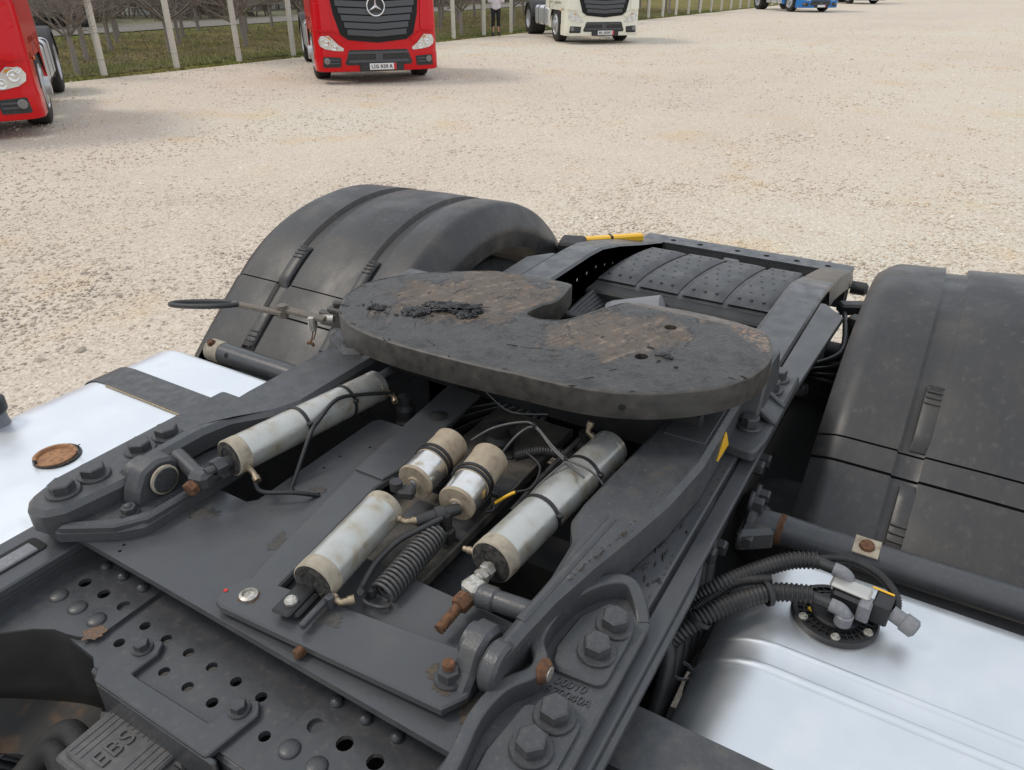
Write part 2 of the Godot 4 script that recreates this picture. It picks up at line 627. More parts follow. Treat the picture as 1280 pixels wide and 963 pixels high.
	M.dusty = mat([[0.3, lin(0.19, 0.165, 0.135)], [0.7, lin(0.13, 0.115, 0.10)]], 0.8, 0.0, 4.0, 0.014, 59, 1.0, 0.2)
	M.box_lid = mat([[0.3, lin(0.070, 0.069, 0.071)], [0.8, lin(0.098, 0.094, 0.092)]], 0.55, 0.0, 6.0, 0.014, 60, 0.8, 0.2)
	var specks := noise_tex(120, 0.035, [[0.52, Color.BLACK], [0.66, Color(0.05, 0.05, 0.05)], [0.76, Color(0.16, 0.16, 0.16)], [0.84, Color(0.38, 0.38, 0.38)]], 1024, FastNoiseLite.TYPE_SIMPLEX_SMOOTH, 6)
	var dust := noise_tex(121, 0.05, [[0.3, lin(0.12, 0.10, 0.078)], [0.7, lin(0.17, 0.15, 0.125)]], 256)
	for k in ["paint", "cast", "plastic", "tread", "bolt", "strap"]:
		soil(M[k], specks, dust)
	M.stud = flat(lin(0.016, 0.016, 0.017), 0.6)

# ------------------------------------------------------------------ ground
func wob(fn: FastNoiseLite, x: float, z: float) -> float:
	return fn.get_noise_2d(x, z)

func ground_sheet(called: String, x0: float, x1: float, z0: float, z1: float, y: float, step: float, m: Material, tint: Callable, skew := false) -> void:
	var xs := [x0]
	var zs := [z0]
	# fine near the lorry, coarser outwards
	while xs[-1] < x1:
		xs.append(minf(x1, xs[-1] + maxf(step, absf(xs[-1]) * 0.03)))
	while zs[-1] < z1:
		zs.append(minf(z1, zs[-1] + maxf(step, absf(zs[-1]) * 0.03)))
	var g := Geo.new()
	var fn := FastNoiseLite.new()
	fn.seed = 5
	fn.frequency = 0.35
	var H := []
	for x in xs:
		var col := PackedVector3Array()
		for z in zs:
			var xx: float = x + (fence_x(z) + 15.28 if skew else 0.0)
			var yy := y + fn.get_noise_2d(xx, z) * 0.012
			col.append(Vector3(xx, -0.02 if skew and x >= x1 - 1e-5 else yy, z))
		H.append(col)
	for i in xs.size() - 1:
		for j in zs.size() - 1:
			for t in [[H[i][j], H[i + 1][j], H[i + 1][j + 1]], [H[i][j], H[i + 1][j + 1], H[i][j + 1]]]:
				for q in t:
					g.v.append(q)
					g.n.append(Vector3.UP)
					g.c.append(tint.call(q.x, q.z))
	var o := part(called, g, m)
	o.set_meta("kind", "structure")

var tint_noise: FastNoiseLite
func gravel_tint(x: float, z: float) -> Color:
	var a := tint_noise.get_noise_2d(x * 1.0, z * 1.0)
	var b := tint_noise.get_noise_2d(x * 3.1 + 40.0, z * 3.1 - 9.0)
	var c := tint_noise.get_noise_2d(x * 0.22 - 70.0, z * 0.22 + 30.0)
	var sand := smoothstep(0.22, 0.55, a * 0.75 + b * 0.45 + c * 0.25)
	var pale := Color(1.0, 0.95, 0.89)
	var ochre := Color(0.95, 0.80, 0.60)
	var k := 1.0 + 0.10 * c + 0.05 * b
	var r := pale.lerp(ochre, sand * 0.6)
	return Color(minf(r.r * k, 1.1), r.g * k, r.b * k)

func yard() -> void:
	tint_noise = FastNoiseLite.new()
	tint_noise.seed = 12
	tint_noise.frequency = 0.42
	tint_noise.fractal_octaves = 4
	var m := StandardMaterial3D.new()
	m.uv1_triplanar = true
	m.uv1_world_triplanar = true
	m.uv1_scale = Vector3.ONE * 1.15
	m.vertex_color_use_as_albedo = true
	m.albedo_texture = noise_tex(4, 0.055, [[0.05, lin(0.42, 0.37, 0.315)], [0.25, lin(0.49, 0.44, 0.385)], [0.5, lin(0.54, 0.49, 0.43)], [0.75, lin(0.60, 0.555, 0.495)], [0.97, lin(0.68, 0.645, 0.59)]], 1024, FastNoiseLite.TYPE_CELLULAR, 2, 0.0, FastNoiseLite.RETURN_CELL_VALUE)
	m.roughness = 0.95
	m.metallic_specular = 0.2
	m.normal_enabled = true
	m.normal_texture = noise_tex(4, 0.055, null, 1024, FastNoiseLite.TYPE_CELLULAR, 2, 6.0, FastNoiseLite.RETURN_DISTANCE)
	m.normal_scale = 0.25
	M.gravel = m
	ground_sheet("gravel_yard", -17.5, 260.0, -420.0, 60.0, 0.0, 0.14, m, gravel_tint)
	# loose stones, real ones, thinning out with distance
	var rng := RandomNumberGenerator.new()
	rng.seed = 99
	var pal := [Color(0.55, 0.50, 0.44), Color(0.62, 0.575, 0.515), Color(0.50, 0.45, 0.39), Color(0.68, 0.64, 0.585), Color(0.54, 0.475, 0.39), Color(0.46, 0.415, 0.365), Color(0.58, 0.53, 0.475), Color(0.38, 0.345, 0.31)]
	var sm := flat(Color.WHITE, 0.92)
	sm.vertex_color_use_as_albedo = true
	sm.metallic_specular = 0.25
	for k in 5:
		var g := Geo.new()
		var fl := Geo.new()
		g.blob(Vector3.ZERO, Vector3(1.0, 0.62, 0.8), 0.55, 300 + k, 4)
		# facet it
		for i in range(0, g.v.size(), 3):
			fl.tri(g.v[i], g.v[i + 1], g.v[i + 2])
		var mm := MultiMesh.new()
		mm.transform_format = MultiMesh.TRANSFORM_3D
		mm.use_colors = true
		mm.mesh = fl.mesh()
		var T := []
		var C := []
		for i in 34000:
			var r := 2.2 * pow(19.0, rng.randf())
			var a := rng.randf_range(-1.05, 1.05)
			var dir := Vector2(-0.512, -0.859).rotated(a)
			var p := Vector3(0.7 + dir.x * r, 0, 1.3 + dir.y * r)
			if p.x < fence_x(p.z) + 0.1 or (r > 8.0 and rng.randf() < 0.45):
				continue
			var s: float = 0.0078 * pow(r / 4.0, 0.32) * exp(rng.randfn(0.0, 0.36))
			var b := Basis.from_euler(Vector3(rng.randf_range(-0.4, 0.4), rng.randf() * TAU, rng.randf_range(-0.4, 0.4))).scaled(Vector3(s, s, s))
			p.y = s * (0.16 if r < 6.0 else 0.02)
			T.append(Transform3D(b, p))
			var col: Color = pal[rng.randi() % (pal.size() if r < 6.0 else 5)]
			C.append(col * gravel_tint(p.x, p.z) * rng.randf_range(0.94, 1.12))
		mm.instance_count = T.size()
		for i in T.size():
			mm.set_instance_transform(i, T[i])
			mm.set_instance_color(i, C[i])
		var o := MultiMeshInstance3D.new()
		o.name = numbered("loose_gravel", self)
		o.multimesh = mm
		o.material_override = sm
		o.set_meta("kind", "stuff")
		add_child(o, true)
		tag(o, ["pale loose gravel stones over the yard", "small mixed limestone chips over the yard", "rounded loose pebbles over the yard", "flat beige stone chips over the yard", "angular grey gravel stones over the yard"][k], "gravel")
# ------------------------------------------------------------------ the lorry in the foreground
func stain(called: String, p: Vector3, r: float, m: Material, parent: Node, sd: int, stretch := 1.0, turn := 0.0) -> void:
	# a thin uneven film with a ragged outline
	var fn := FastNoiseLite.new()
	fn.seed = sd
	fn.frequency = 1.0
	var poly := []
	for i in 40:
		var a := TAU * i / 40
		var d := Vector2(cos(a), sin(a))
		var k := r * (0.72 + 0.5 * fn.get_noise_2d(d.x * 0.8, d.y * 0.8) + 0.16 * fn.get_noise_2d(d.x * 2.2, d.y * 2.2))
		poly.append(d * k * Vector2(stretch, 1.0))
	var g := Geo.new()
	g.T = Transform3D(Basis(Vector3.UP, turn), p)
	g.prism(poly, -0.0004, 0.0003, 0.0002)
	part(called, g, m, parent).set_meta("kind", "stuff")

func bolt_mesh(r: float, h: float, washer := 1.4) -> Mesh:
	var g := Geo.new()
	g.hexbolt(Vector3.ZERO, r, h, Vector3.UP, 0.2, washer)
	return g.mesh()

func rivet_mesh(r: float, h: float) -> Mesh:
	var g := Geo.new()
	var p := [Vector2(r, 0)]
	for i in 6:
		var a := PI / 2 * i / 5
		p.append(Vector2(r * cos(a) * 0.97, h * (0.25 + 0.75 * sin(a))))
	g.lathe(p, Vector3.ZERO, Vector3.UP, 16)
	return g.mesh()

func at(x: float, y: float, z: float, turn := 0.0) -> Transform3D:
	return Transform3D(Basis(Vector3.UP, turn), Vector3(x, y, z))

var L: Node3D

func lorry() -> void:
	L = thing("tractor_unit", "grey chassis of a tractor lorry with a greasy coupling plate, filling the foreground", "lorry")
	frame()
	deck()
	front_plates()
	brackets_and_arms()
	coupling_plate()
	cylinders()
	mudguards()
	tanks()
	rear_end()
	under()

func frame() -> void:
	# two C-shaped rails; the tail drops away behind z = -1
	for s: float in [-1.0, 1.0]:
		var g := Geo.new()
		var zs := [1.7, 0.40, 0.0, -0.95, -1.05, -1.20, -1.45, -1.72]
		var wx := 0.405 if s > 0 else 0.447
		var xs := [wx, wx, 0.337, 0.337, 0.337, 0.337, 0.337, 0.337]
		var ty := [1.032, 1.032, 1.052, 1.052, 1.046, 1.015, 0.95, 0.885]
		var by := [0.78, 0.78, 0.78, 0.78, 0.775, 0.765, 0.74, 0.71]
		for i in zs.size() - 1:
			var P := func(k: int, dx: float, dy: float) -> Vector3: return Vector3((xs[k] + dx) * s, ty[k] + dy, zs[k])
			var k := i + 1
			g.quad(P.call(i, 0.0, 0.0), P.call(i, 0.095, 0.0), P.call(k, 0.095, 0.0), P.call(k, 0.0, 0.0))
			g.quad(P.call(i, 0.095, 0.0), P.call(i, 0.101, -0.006), P.call(k, 0.101, -0.006), P.call(k, 0.095, 0.0))
			g.quad(P.call(i, 0.101, -0.006), P.call(i, 0.101, -0.016), P.call(k, 0.101, -0.016), P.call(k, 0.101, -0.006))
			g.quad(P.call(i, 0.0, 0.0), P.call(i, -0.008, -0.008), P.call(k, -0.008, -0.008), P.call(k, 0.0, 0.0))
			g.quad(P.call(i, 0.0, by[i] - ty[i]), P.call(i, 0.095, by[i] - ty[i]), P.call(k, 0.095, by[k] - ty[k]), P.call(k, 0.0, by[k] - ty[k]))
			if i < 2:
				g.quad(P.call(i, -0.008, -0.008), P.call(i, -0.008, by[i] - ty[i]), P.call(k, -0.008, by[k] - ty[k]), P.call(k, -0.008, -0.008))
		var rail := part("frame_rail", g, M.paint, L)
		# web with its punched holes, from (z, y) turned upright
		var w := Geo.new()
		w.T = Transform3D(Basis(Vector3(0, 0, 1), Vector3(s, 0, 0), Vector3(0, 1, 0)), Vector3(0, 0, 0))
		var poly := []
		for i in range(2, zs.size()):
			poly.append(Vector2(zs[i], ty[i] - 0.008))
		for i in zs.size() - 2:
			poly.append(Vector2(zs[zs.size() - 1 - i], by[zs.size() - 1 - i]))
		var holes := []
		for i in 13:
			var z := -0.62 - 0.075 * i
			var drop := 0.0 if z > -1.0 else (-1.0 - z) * 0.22
			holes.append(Vector3(z, 0.99 - drop, 0.011))
			if i % 3 != 1:
				holes.append(Vector3(z + 0.02, 0.925 - drop, 0.011))
			if i % 2 == 0:
				holes.append(Vector3(z - 0.01, 0.86 - drop * 0.9, 0.013))
		w.perforated(poly, 0.325, 0.333, holes, 0.06)
		part("web", w, M.paint, rail)
	# mounting angles along the rails, outer strip a little lower than the top plate
	var g := Geo.new()
	g.prism(V2([0.340, -0.30, 0.462, -0.30, 0.462, 1.25, 0.340, 1.25]), 1.040, 1.058, 0.003)
	var ma := part("mounting_angle", g, M.deck, L)
	g = Geo.new()
	g.prism(V2([0.466, 1.25, 0.466, -0.30, 0.440, -0.34, 0.440, -0.91, 0.458, -0.91, 0.520, -0.83, 0.497, -0.30, 0.497, 1.25]), 1.034, 1.046, 0.003)
	g.box(Vector3(0.459, 0.96, 0.0), Vector3(0.012, 0.16, 1.7), 0.003)
	part("angle_flange", g, M.deck, ma)
	# a square hole burnt through the angle
	g = Geo.new()
	g.box(Vector3(0.408, 1.0595, 0.216), Vector3(0.034, 0.002, 0.048), 0.0005)
	part("square_hole", g, M.void, ma)
	g = Geo.new()
	g.prism(V2([-0.43, 1.5, -0.43, -0.3, -0.545, -0.3, -0.545, 1.5]), 1.036, 1.050, 0.003)
	var ml := part("mounting_angle", g, M.deck, L)
	# slot with the pale tank showing below it
	g = Geo.new()
	g.prism(rnd(V2([-0.512, 1.16, -0.512, 0.890, -0.466, 0.890, -0.466, 1.16]), 0.012), 1.0495, 1.052, 0.0008)
	part("slot", g, M.void, ml)
	g = Geo.new()
	g.box(Vector3(-0.484, 1.0525, 1.03), Vector3(0.030, 0.006, 0.25), 0.002)
	part("slot_strip", g, M.grey_plastic, ml)
	g = Geo.new()
	g.prism(V2([-0.445, -0.34, -0.445, -0.91, -0.462, -0.91, -0.520, -0.83, -0.50, -0.30]), 1.030, 1.044, 0.003)
	part("angle_flange", g, M.deck, ml)

func deck() -> void:
	# sliding plate that carries the lifting gear, with openings for cylinders and valves
	var g := Geo.new()
	var out := V2([-0.505, 0.862, 0.380, 0.869, 0.40, 0.60, 0.312, 0.60, 0.312, 0.652, -0.10, 0.655, -0.10, 0.325, -0.12, 0.305, -0.225, 0.305, -0.237, 0.32, -0.237, 0.635, -0.250, 0.650, -0.36, 0.650, -0.36, 0.40, -0.47, 0.40])
	var holes := []
	for h in [[-0.335, 0.835], [-0.327, 0.848], [-0.30, 0.73], [-0.205, 0.58], [-0.205, 0.50], [-0.205, 0.455], [-0.175, 0.40], [-0.12, 0.62]]:
		holes.append(Vector3(h[0], h[1], 0.0032))
	g.perforated(out, 1.058, 1.070, holes, 0.035)
	var pl := part("deck_plate", g, M.deck, L)
	# small spacer and rib below the raised frame
	g = Geo.new()
	g.box(Vector3(0.085, 1.079, 0.845), Vector3(0.012, 0.016, 0.035), 0.002)
	part("rib", g, M.rust, pl)
	# raised frame
	g = Geo.new()
	g.prism(V2([-0.091, 0.832, -0.083, 0.855, -0.066, 0.860, 0.313, 0.838, 0.331, 0.806, 0.327, 0.768, 0.307, 0.742, 0.062, 0.772, -0.022, 0.785, -0.058, 0.52, -0.048, 0.45, -0.078, 0.20, -0.160, 0.20, -0.122, 0.522, -0.086, 0.74, -0.074, 0.795]), 1.080, 1.093, 0.003)
	var fr := part("raised_frame", g, M.deck, L)
	g = Geo.new()
	g.prism(V2([-0.122, 0.50, -0.160, 0.15, -0.073, 0.15, -0.049, 0.46, -0.058, 0.50]), 1.093, 1.099, 0.002)
	part("doubler_plate", g, M.deck, fr)
	g = Geo.new()
	for x in [-0.06, 0.12, 0.29]:
		g.box(Vector3(x, 1.075, 0.80), Vector3(0.05, 0.014, 0.04), 0.002)
	part("spacer", g, M.web, fr)
	# worn ring left by a bolt, and the big nut at the other end
	g = Geo.new()
	g.lathe([Vector2(0.011, 0), Vector2(0.014, 0.001), Vector2(0.014, 0.004), Vector2(0.010, 0.006), Vector2(0.009, 0.002), Vector2(0.0, 0.002)], Vector3(-0.045, 1.0925, 0.825), Vector3.UP, 14)
	part("stud_ring", g, M.zinc, fr)
	g = Geo.new()
	stain("rust_stain", Vector3(-0.043, 1.0933, 0.826), 0.020, M.rust, fr, 9)
	var smut := mat([[0.3, lin(0.040, 0.038, 0.035)], [0.7, lin(0.060, 0.056, 0.050)]], 0.6, 0.0, 9.0, 0.02, 75)
	var soil := mat([[0.3, lin(0.085, 0.062, 0.042)], [0.7, lin(0.055, 0.045, 0.036)]], 0.8, 0.0, 9.0, 0.02, 76)
	for q in [[-0.165, 0.56, 0.016, 1.4], [-0.12, 0.70, 0.030, 0.7], [-0.29, 0.71, 0.022, 1.8], [-0.16, 0.39, 0.012, 1.5], [0.05, 0.83, 0.0, 1.0]]:
		if q[2] > 0.0:
			stain("smudge", Vector3(q[0], 1.0703, q[1]), q[2], smut, pl, int(q[0] * -100), q[3], 0.4)
	stain("smudge", Vector3(0.088, 1.0933, 0.800), 0.020, smut, fr, 21, 1.5, 0.2)
	stain("dirt", Vector3(0.345, 1.0703, 0.815), 0.040, soil, pl, 31, 0.55, 0.2)
	stain("dirt", Vector3(0.300, 1.0703, 0.700), 0.030, soil, pl, 33, 0.9, 0.2)
	stain("dirt", Vector3(0.292, 1.0933, 0.796), 0.034, soil, fr, 35, 1.0, 0.2)
	put("nut", bolt_mesh(0.016, 0.022, 1.3), M.bolt, fr, at(0.296, 1.093, 0.795, 0.3))
	g = Geo.new()
	g.lathe([Vector2(0.0085, 0), Vector2(0.0085, 0.010), Vector2(0.007, 0.012), Vector2(0, 0.012)], Vector3(0.296, 1.113, 0.795), Vector3.UP, 14)
	part("thread_end", g, M.rust, fr)
	g = Geo.new()
	g.lathe([Vector2(0.0035, 0), Vector2(0.003, 0.001), Vector2(0, 0.0012)], Vector3(-0.083, 1.0935, 0.835), Vector3.UP, 8)
	part("paint_mark", g, flat(lin(0.5, 0.02, 0.02), 0.5), fr)
	# dirty inner channel under the valves
	g = Geo.new()
	g.prism(V2([-0.06, 0.80, 0.128, 0.80, 0.128, 0.10, -0.06, 0.10]), 1.036, 1.048, 0.002)
	g.box(Vector3(0.131, 1.047, 0.38), Vector3(0.006, 0.02, 0.54), 0.0015)
	var ch := part("valve_channel", g, M.channel, L)
	for z in [0.50, 0.36]:
		g = Geo.new()
		g.box(Vector3(0.066, 1.054, z), Vector3(0.13, 0.010, 0.055), 0.002)
		part("cross_strip", g, M.paint, ch)

func front_plates() -> void:
	# perforated cross-member in three overlapping plates
	var holes := []
	for i in 6:
		holes.append(Vector3(-0.222 + 0.0517 * i, 0.896, 0.0087))
	for x in [-0.226, -0.120, -0.068, -0.016, 0.088]:
		holes.append(Vector3(x, 0.938, 0.0087))
	for i in 6:
		holes.append(Vector3(-0.222 + 0.0517 * i, 0.72, 0.0098))
	var g := Geo.new()
	g.perforated(V2([-0.30, 0.45, 0.17, 0.45, 0.17, 0.985, -0.218, 0.985, -0.235, 0.975, -0.30, 0.972]), 0.99, 1.0, holes, 0.03)
	g.box(Vector3(-0.03, 0.92, 0.985), Vector3(0.39, 0.15, 0.010), 0.004)
	var cm := part("cross_member", g, M.paint, L)
	# left plate with the arched front edge
	var arch := [Vector2(-0.259, 0.62), Vector2(-0.258, 0.93), Vector2(-0.263, 0.955), Vector2(-0.285, 0.966), Vector2(-0.306, 0.972), Vector2(-0.33, 0.976), Vector2(-0.36, 0.992), Vector2(-0.395, 1.022), Vector2(-0.425, 1.06), Vector2(-0.44, 1.09), Vector2(-0.44, 0.62)]
	holes = []
	for x in [-0.385, -0.334, -0.282]:
		holes.append(Vector3(x, 0.890, 0.0105))
	g = Geo.new()
	g.perforated(arch, 0.999, 1.007, holes, 0.03)
	var lp := part("gusset_plate", g, M.paint, L)
	var rv := rivet_mesh(0.010, 0.011)
	var rb := rivet_mesh(0.0155, 0.008)
	for x in [-0.388, -0.341, -0.289]:
		put("rivet", rv, M.bolt, lp, at(x, 1.006, 0.850))
	for x in [-0.393, -0.341, -0.291]:
		put("rivet_head", rb, M.bolt, lp, at(x, 1.006, 0.931))
	# the arch turned down
	g = Geo.new()
	var rows := [PackedVector3Array(), PackedVector3Array(), PackedVector3Array()]
	for i in range(2, 10):
		var q: Vector2 = arch[i]
		rows[0].append(Vector3(q.x, 1.004, q.y))
		rows[1].append(Vector3(q.x - 0.004, 0.985, q.y + 0.006))
		rows[2].append(Vector3(q.x - 0.004, 0.84, q.y + 0.008))
	g.grid(rows)
	part("arch_flange", g, M.web, lp)
	g = Geo.new()
	rows = [PackedVector3Array(), PackedVector3Array()]
	for i in 9:
		var t := float(i) / 8
		rows[0].append(Vector3(lerpf(-0.235, -0.44, t), 0.90 - 0.02 * sin(t * PI), 0.99 + 0.10 * t * t))
		rows[1].append(Vector3(lerpf(-0.17, -0.44, t), 0.865, 1.06 + 0.13 * t * t))
	g.grid(rows)
	part("lower_arch", g, mat([[0.3, lin(0.020, 0.019, 0.018)], [0.6, lin(0.028, 0.024, 0.02)], [0.8, lin(0.085, 0.045, 0.022)]], 0.7, 0.0, 2.5, 0.012, 71), lp)
	stain("rust_patch", Vector3(-0.272, 1.0073, 0.948), 0.022, mat([[0.3, lin(0.20, 0.095, 0.04)], [0.55, lin(0.085, 0.066, 0.055)], [0.8, lin(0.14, 0.10, 0.07)]], 0.8, 0.0, 10.0, 0.03, 72), lp, 3)
	# right plate
	holes = []
	for i in 4:
		holes.append(Vector3(0.140 + 0.052 * i, 0.894, 0.012))
	for i in 2:
		holes.append(Vector3(0.285, 0.94, 0.011))
	g = Geo.new()
	g.perforated(rnd(V2([0.125, 0.60, 0.36, 0.60, 0.36, 1.05, 0.112, 1.05, 0.112, 0.925]), 0.012, 3), 0.999, 1.007, holes, 0.03)
	var rp := part("gusset_plate", g, M.paint, L)
	for x in [0.140, 0.193, 0.247]:
		put("rivet", rv, M.bolt, rp, at(x, 1.006, 0.852))
	for x in [0.136, 0.184, 0.235]:
		put("rivet_head", rb, M.bolt, rp, at(x, 1.006, 0.938))
	# U-shaped holder bolted in front of it
	g = Geo.new()
	g.prism(rnd(V2([-0.198, 0.918, -0.160, 0.905, -0.148, 0.925, -0.150, 0.969, 0.016, 0.966, 0.020, 0.920, 0.046, 0.905, 0.062, 0.922, 0.052, 1.003, -0.186, 1.003, -0.205, 0.985]), 0.007, 3), 1.0005, 1.010, 0.002)
	g.box(Vector3(-0.06, 0.96, 1.000), Vector3(0.25, 0.09, 0.008), 0.003)
	var ub := part("box_holder", g, M.paint, L)
	for x in [-0.176, 0.034]:
		put("bolt", bolt_mesh(0.0115, 0.014), M.bolt, ub, at(x, 1.010, 0.931, 0.5))
	# control unit with ribbed lid
	g = Geo.new()
	g.prism(rnd(V2([-0.182, 0.992, -0.03, 0.990, -0.002, 1.008, -0.002, 1.088, -0.178, 1.088]), 0.008, 3), 0.86, 0.946, 0.004)
	var bx := part("control_box", g, M.box_lid, L)
	g = Geo.new()
	g.prism(rnd(V2([-0.166, 0.996, -0.028, 0.996, -0.028, 1.078, -0.166, 1.078]), 0.006, 3), 0.946, 0.954, 0.003)
	part("lid", g, M.box_lid, bx)
	for i in 12:
		g = Geo.new()
		var x := -0.159 + 0.0112 * i
		if i < 3 or i > 7:
			g.box(Vector3(x, 0.9545, 1.038), Vector3(0.004, 0.0018, 0.070), 0.0008)
		else:
			g.box(Vector3(x, 0.9545, 1.0045), Vector3(0.004, 0.0018, 0.008), 0.0008)
		part("lid_rib", g, M.box_lid, bx)
	for i in 4:
		g = Geo.new()
		g.box(Vector3(-0.015, 0.946, 1.016 + 0.019 * i), Vector3(0.016, 0.008, 0.013), 0.002)
		part("clip", g, M.black, bx)
	var Tt := Transform3D(Basis(Vector3(0, 0, -1), Vector3(-1, 0, 0), Vector3(0, 1, 0)), Vector3(-0.108, 0.9555, 1.040))
	text("raised_letters", "EBS", 0.026, 0.003, M.box_lid, bx, Tt)
	g = Geo.new()
	g.tube(curve([Vector3(-0.060, 0.9555, 1.058), Vector3(-0.052, 0.9555, 1.049), Vector3(-0.044, 0.9555, 1.058), Vector3(-0.052, 0.9555, 1.067), Vector3(-0.060, 0.9555, 1.058)], 4), 0.0013, 6)
	g.tube([Vector3(-0.057, 0.9555, 1.063), Vector3(-0.047, 0.9555, 1.053)], 0.0012, 6)
	part("raised_mark", g, M.box_lid, bx)
	# wiring in the hollow at the left
	var k := 0
	for c in [[Vector3(-0.19, 0.90, 1.05), Vector3(-0.235, 0.905, 1.045), Vector3(-0.26, 0.87, 1.09), Vector3(-0.27, 0.80, 1.2)], [Vector3(-0.17, 0.90, 1.09), Vector3(-0.22, 0.91, 1.075), Vector3(-0.25, 0.88, 1.11), Vector3(-0.27, 0.82, 1.25)]]:
		g = Geo.new()
		g.tube(curve(c, 8), 0.021 if k == 0 else 0.016, 12)
		part("cable_sleeve", g, M.rubber, L)
		k += 1
	for i in 9:
		g = Geo.new()
		var q := 0.012 * i
		g.tube(curve([Vector3(-0.50, 0.86 - q * 0.5, 1.16 + q), Vector3(-0.36, 0.835 - q * 0.4, 1.06 + q), Vector3(-0.22, 0.80, 1.02 + q * 1.3), Vector3(-0.05, 0.76, 1.05 + q)], 8), 0.008 + 0.003 * (i % 3), 9)
		part("cable", g, M.hose, L)
	for x in [-0.33, -0.25]:
		g = Geo.new()
		g.box(Vector3(x, 0.86, 1.10), Vector3(0.012, 0.006, 0.14), 0.002, Basis(Vector3.RIGHT, 0.15))
		part("cable_tie", g, M.hose, L)

func brackets_and_arms() -> void:
	# ---- left casting
	var g := Geo.new()
	g.prism(rnd(V2([-0.535, 0.83, -0.505, 0.885, -0.43, 0.885, -0.350, 0.832, -0.322, 0.80, -0.318, 0.60, -0.36, 0.42, -0.545, 0.42]), 0.012, 3), 1.0705, 1.092, 0.005)
	var lb := part("hinge_bracket", g, M.cast, L)
	g = Geo.new()
	g.prism(rnd(V2([-0.530, 0.82, -0.510, 0.878, -0.480, 0.898, -0.445, 0.892, -0.425, 0.865, -0.412, 0.775, -0.405, 0.66, -0.43, 0.60, -0.435, 0.45, -0.53, 0.45]), 0.02, 5), 1.085, 1.128, 0.009)
	part("ridge", g, M.cast, lb)
	g = Geo.new()
	g.prism(rnd(V2([-0.435, 0.888, -0.352, 0.834, -0.322, 0.79, -0.318, 0.64, -0.334, 0.64, -0.338, 0.775, -0.36, 0.812, -0.425, 0.862]), 0.008, 3), 1.09, 1.102, 0.004)
	part("rim", g, M.cast, lb)
	for z in [0.838, 0.782, 0.690, 0.632]:
		put("bolt", bolt_mesh(0.021, 0.021, 1.35), M.bolt, lb, at(-0.472, 1.128, z, z * 9.0))
	put("nut", bolt_mesh(0.013, 0.015, 1.25), M.bolt, lb, at(-0.372, 1.092, 0.792, 0.4))
	put("thread_end", rivet_mesh(0.007, 0.006), M.bolt, lb, at(-0.372, 1.106, 0.792))
	# lug with the hinge pin
	g = Geo.new()
	g.T = Transform3D(Basis(Vector3(0, 0, -1), Vector3(1, 0, 0), Vector3(0, -1, 0)), Vector3(0, 0, 0))
	# (x -> -z, y -> x, z -> -y): a side view extruded across
	g.prism(rnd(V2([-0.785, -1.085, -0.772, -1.12, -0.752, -1.152, -0.722, -1.160, -0.69, -1.150, -0.672, -1.12, -0.655, -1.085]), 0.02, 4), -0.405, -0.370, 0.006)
	part("pin_lug", g, M.cast, lb)
	g = Geo.new()
	g.lathe([Vector2(0.0, 0.0), Vector2(0.024, 0.0), Vector2(0.024, 0.010), Vector2(0.0215, 0.012), Vector2(0.0, 0.012)], Vector3(-0.371, 1.122, 0.722), Vector3.RIGHT, 22)
	part("hinge_pin", g, M.bolt, lb)
	g = Geo.new()
	g.lathe([Vector2(0.0235, 0.006), Vector2(0.027, 0.006), Vector2(0.027, 0.010), Vector2(0.0235, 0.0115)], Vector3(-0.371, 1.122, 0.722), Vector3.RIGHT, 22)
	part("worn_ring", g, M.collar, lb)
	text("cast_letters", "B P", 0.016, 0.002, M.cast, lb, Transform3D(Basis(Vector3(0, 0, -1), Vector3(-1, 0, 0), Vector3(0, 1, 0)), Vector3(-0.435, 1.1285, 0.74)))
	text("cast_letters", "7059 60", 0.015, 0.002, M.cast, lb, Transform3D(Basis(Vector3(0, 0, -1), Vector3(-1, 0, 0), Vector3(0, 1, 0)), Vector3(-0.343, 1.0925, 0.725)))
	# ---- right casting: base, S-shaped wall, two pads
	g = Geo.new()
	g.prism(rnd(V2([0.345, 0.56, 0.40, 0.50, 0.455, 0.50, 0.480, 0.55, 0.488, 1.1, 0.372, 1.1, 0.348, 0.83]), 0.02, 4), 1.0585, 1.072, 0.004)
	var rb := part("hinge_bracket", g, M.cast, L)
	g = Geo.new()
	var path := [Vector3(0.378, 0, 1.0), Vector3(0.372, 0, 0.90), Vector3(0.360, 0, 0.83), Vector3(0.366, 0, 0.775), Vector3(0.388, 0, 0.738), Vector3(0.386, 0, 0.712), Vector3(0.366, 0, 0.685), Vector3(0.362, 0, 0.635), Vector3(0.372, 0, 0.580), Vector3(0.398, 0, 0.535), Vector3(0.430, 0, 0.516), Vector3(0.455, 0, 0.532), Vector3(0.470, 0, 0.555)]
	var p2 := []
	for q in curve(path, 5):
		p2.append(Vector2(q.x, q.z))
	var hts := []
	for i in p2.size():
		var t := float(i) / (p2.size() - 1)
		hts.append(lerpf(1.106, 1.073, smoothstep(0.80, 1.0, t)))
	g.wall(p2, 0.020, 1.066, hts, 0.0045)
	part("wall", g, M.cast, rb)
	g = Geo.new()
	g.prism(rnd(V2([0.388, 0.60, 0.415, 0.548, 0.452, 0.556, 0.468, 0.59, 0.470, 0.695, 0.395, 0.700, 0.384, 0.665]), 0.018, 4), 1.07, 1.082, 0.004)
	part("bolt_pad", g, M.cast, rb)
	g = Geo.new()
	g.prism(rnd(V2([0.393, 0.765, 0.470, 0.745, 0.474, 0.95, 0.397, 0.95, 0.385, 0.85]), 0.018, 4), 1.07, 1.082, 0.004)
	part("bolt_pad", g, M.cast, rb)
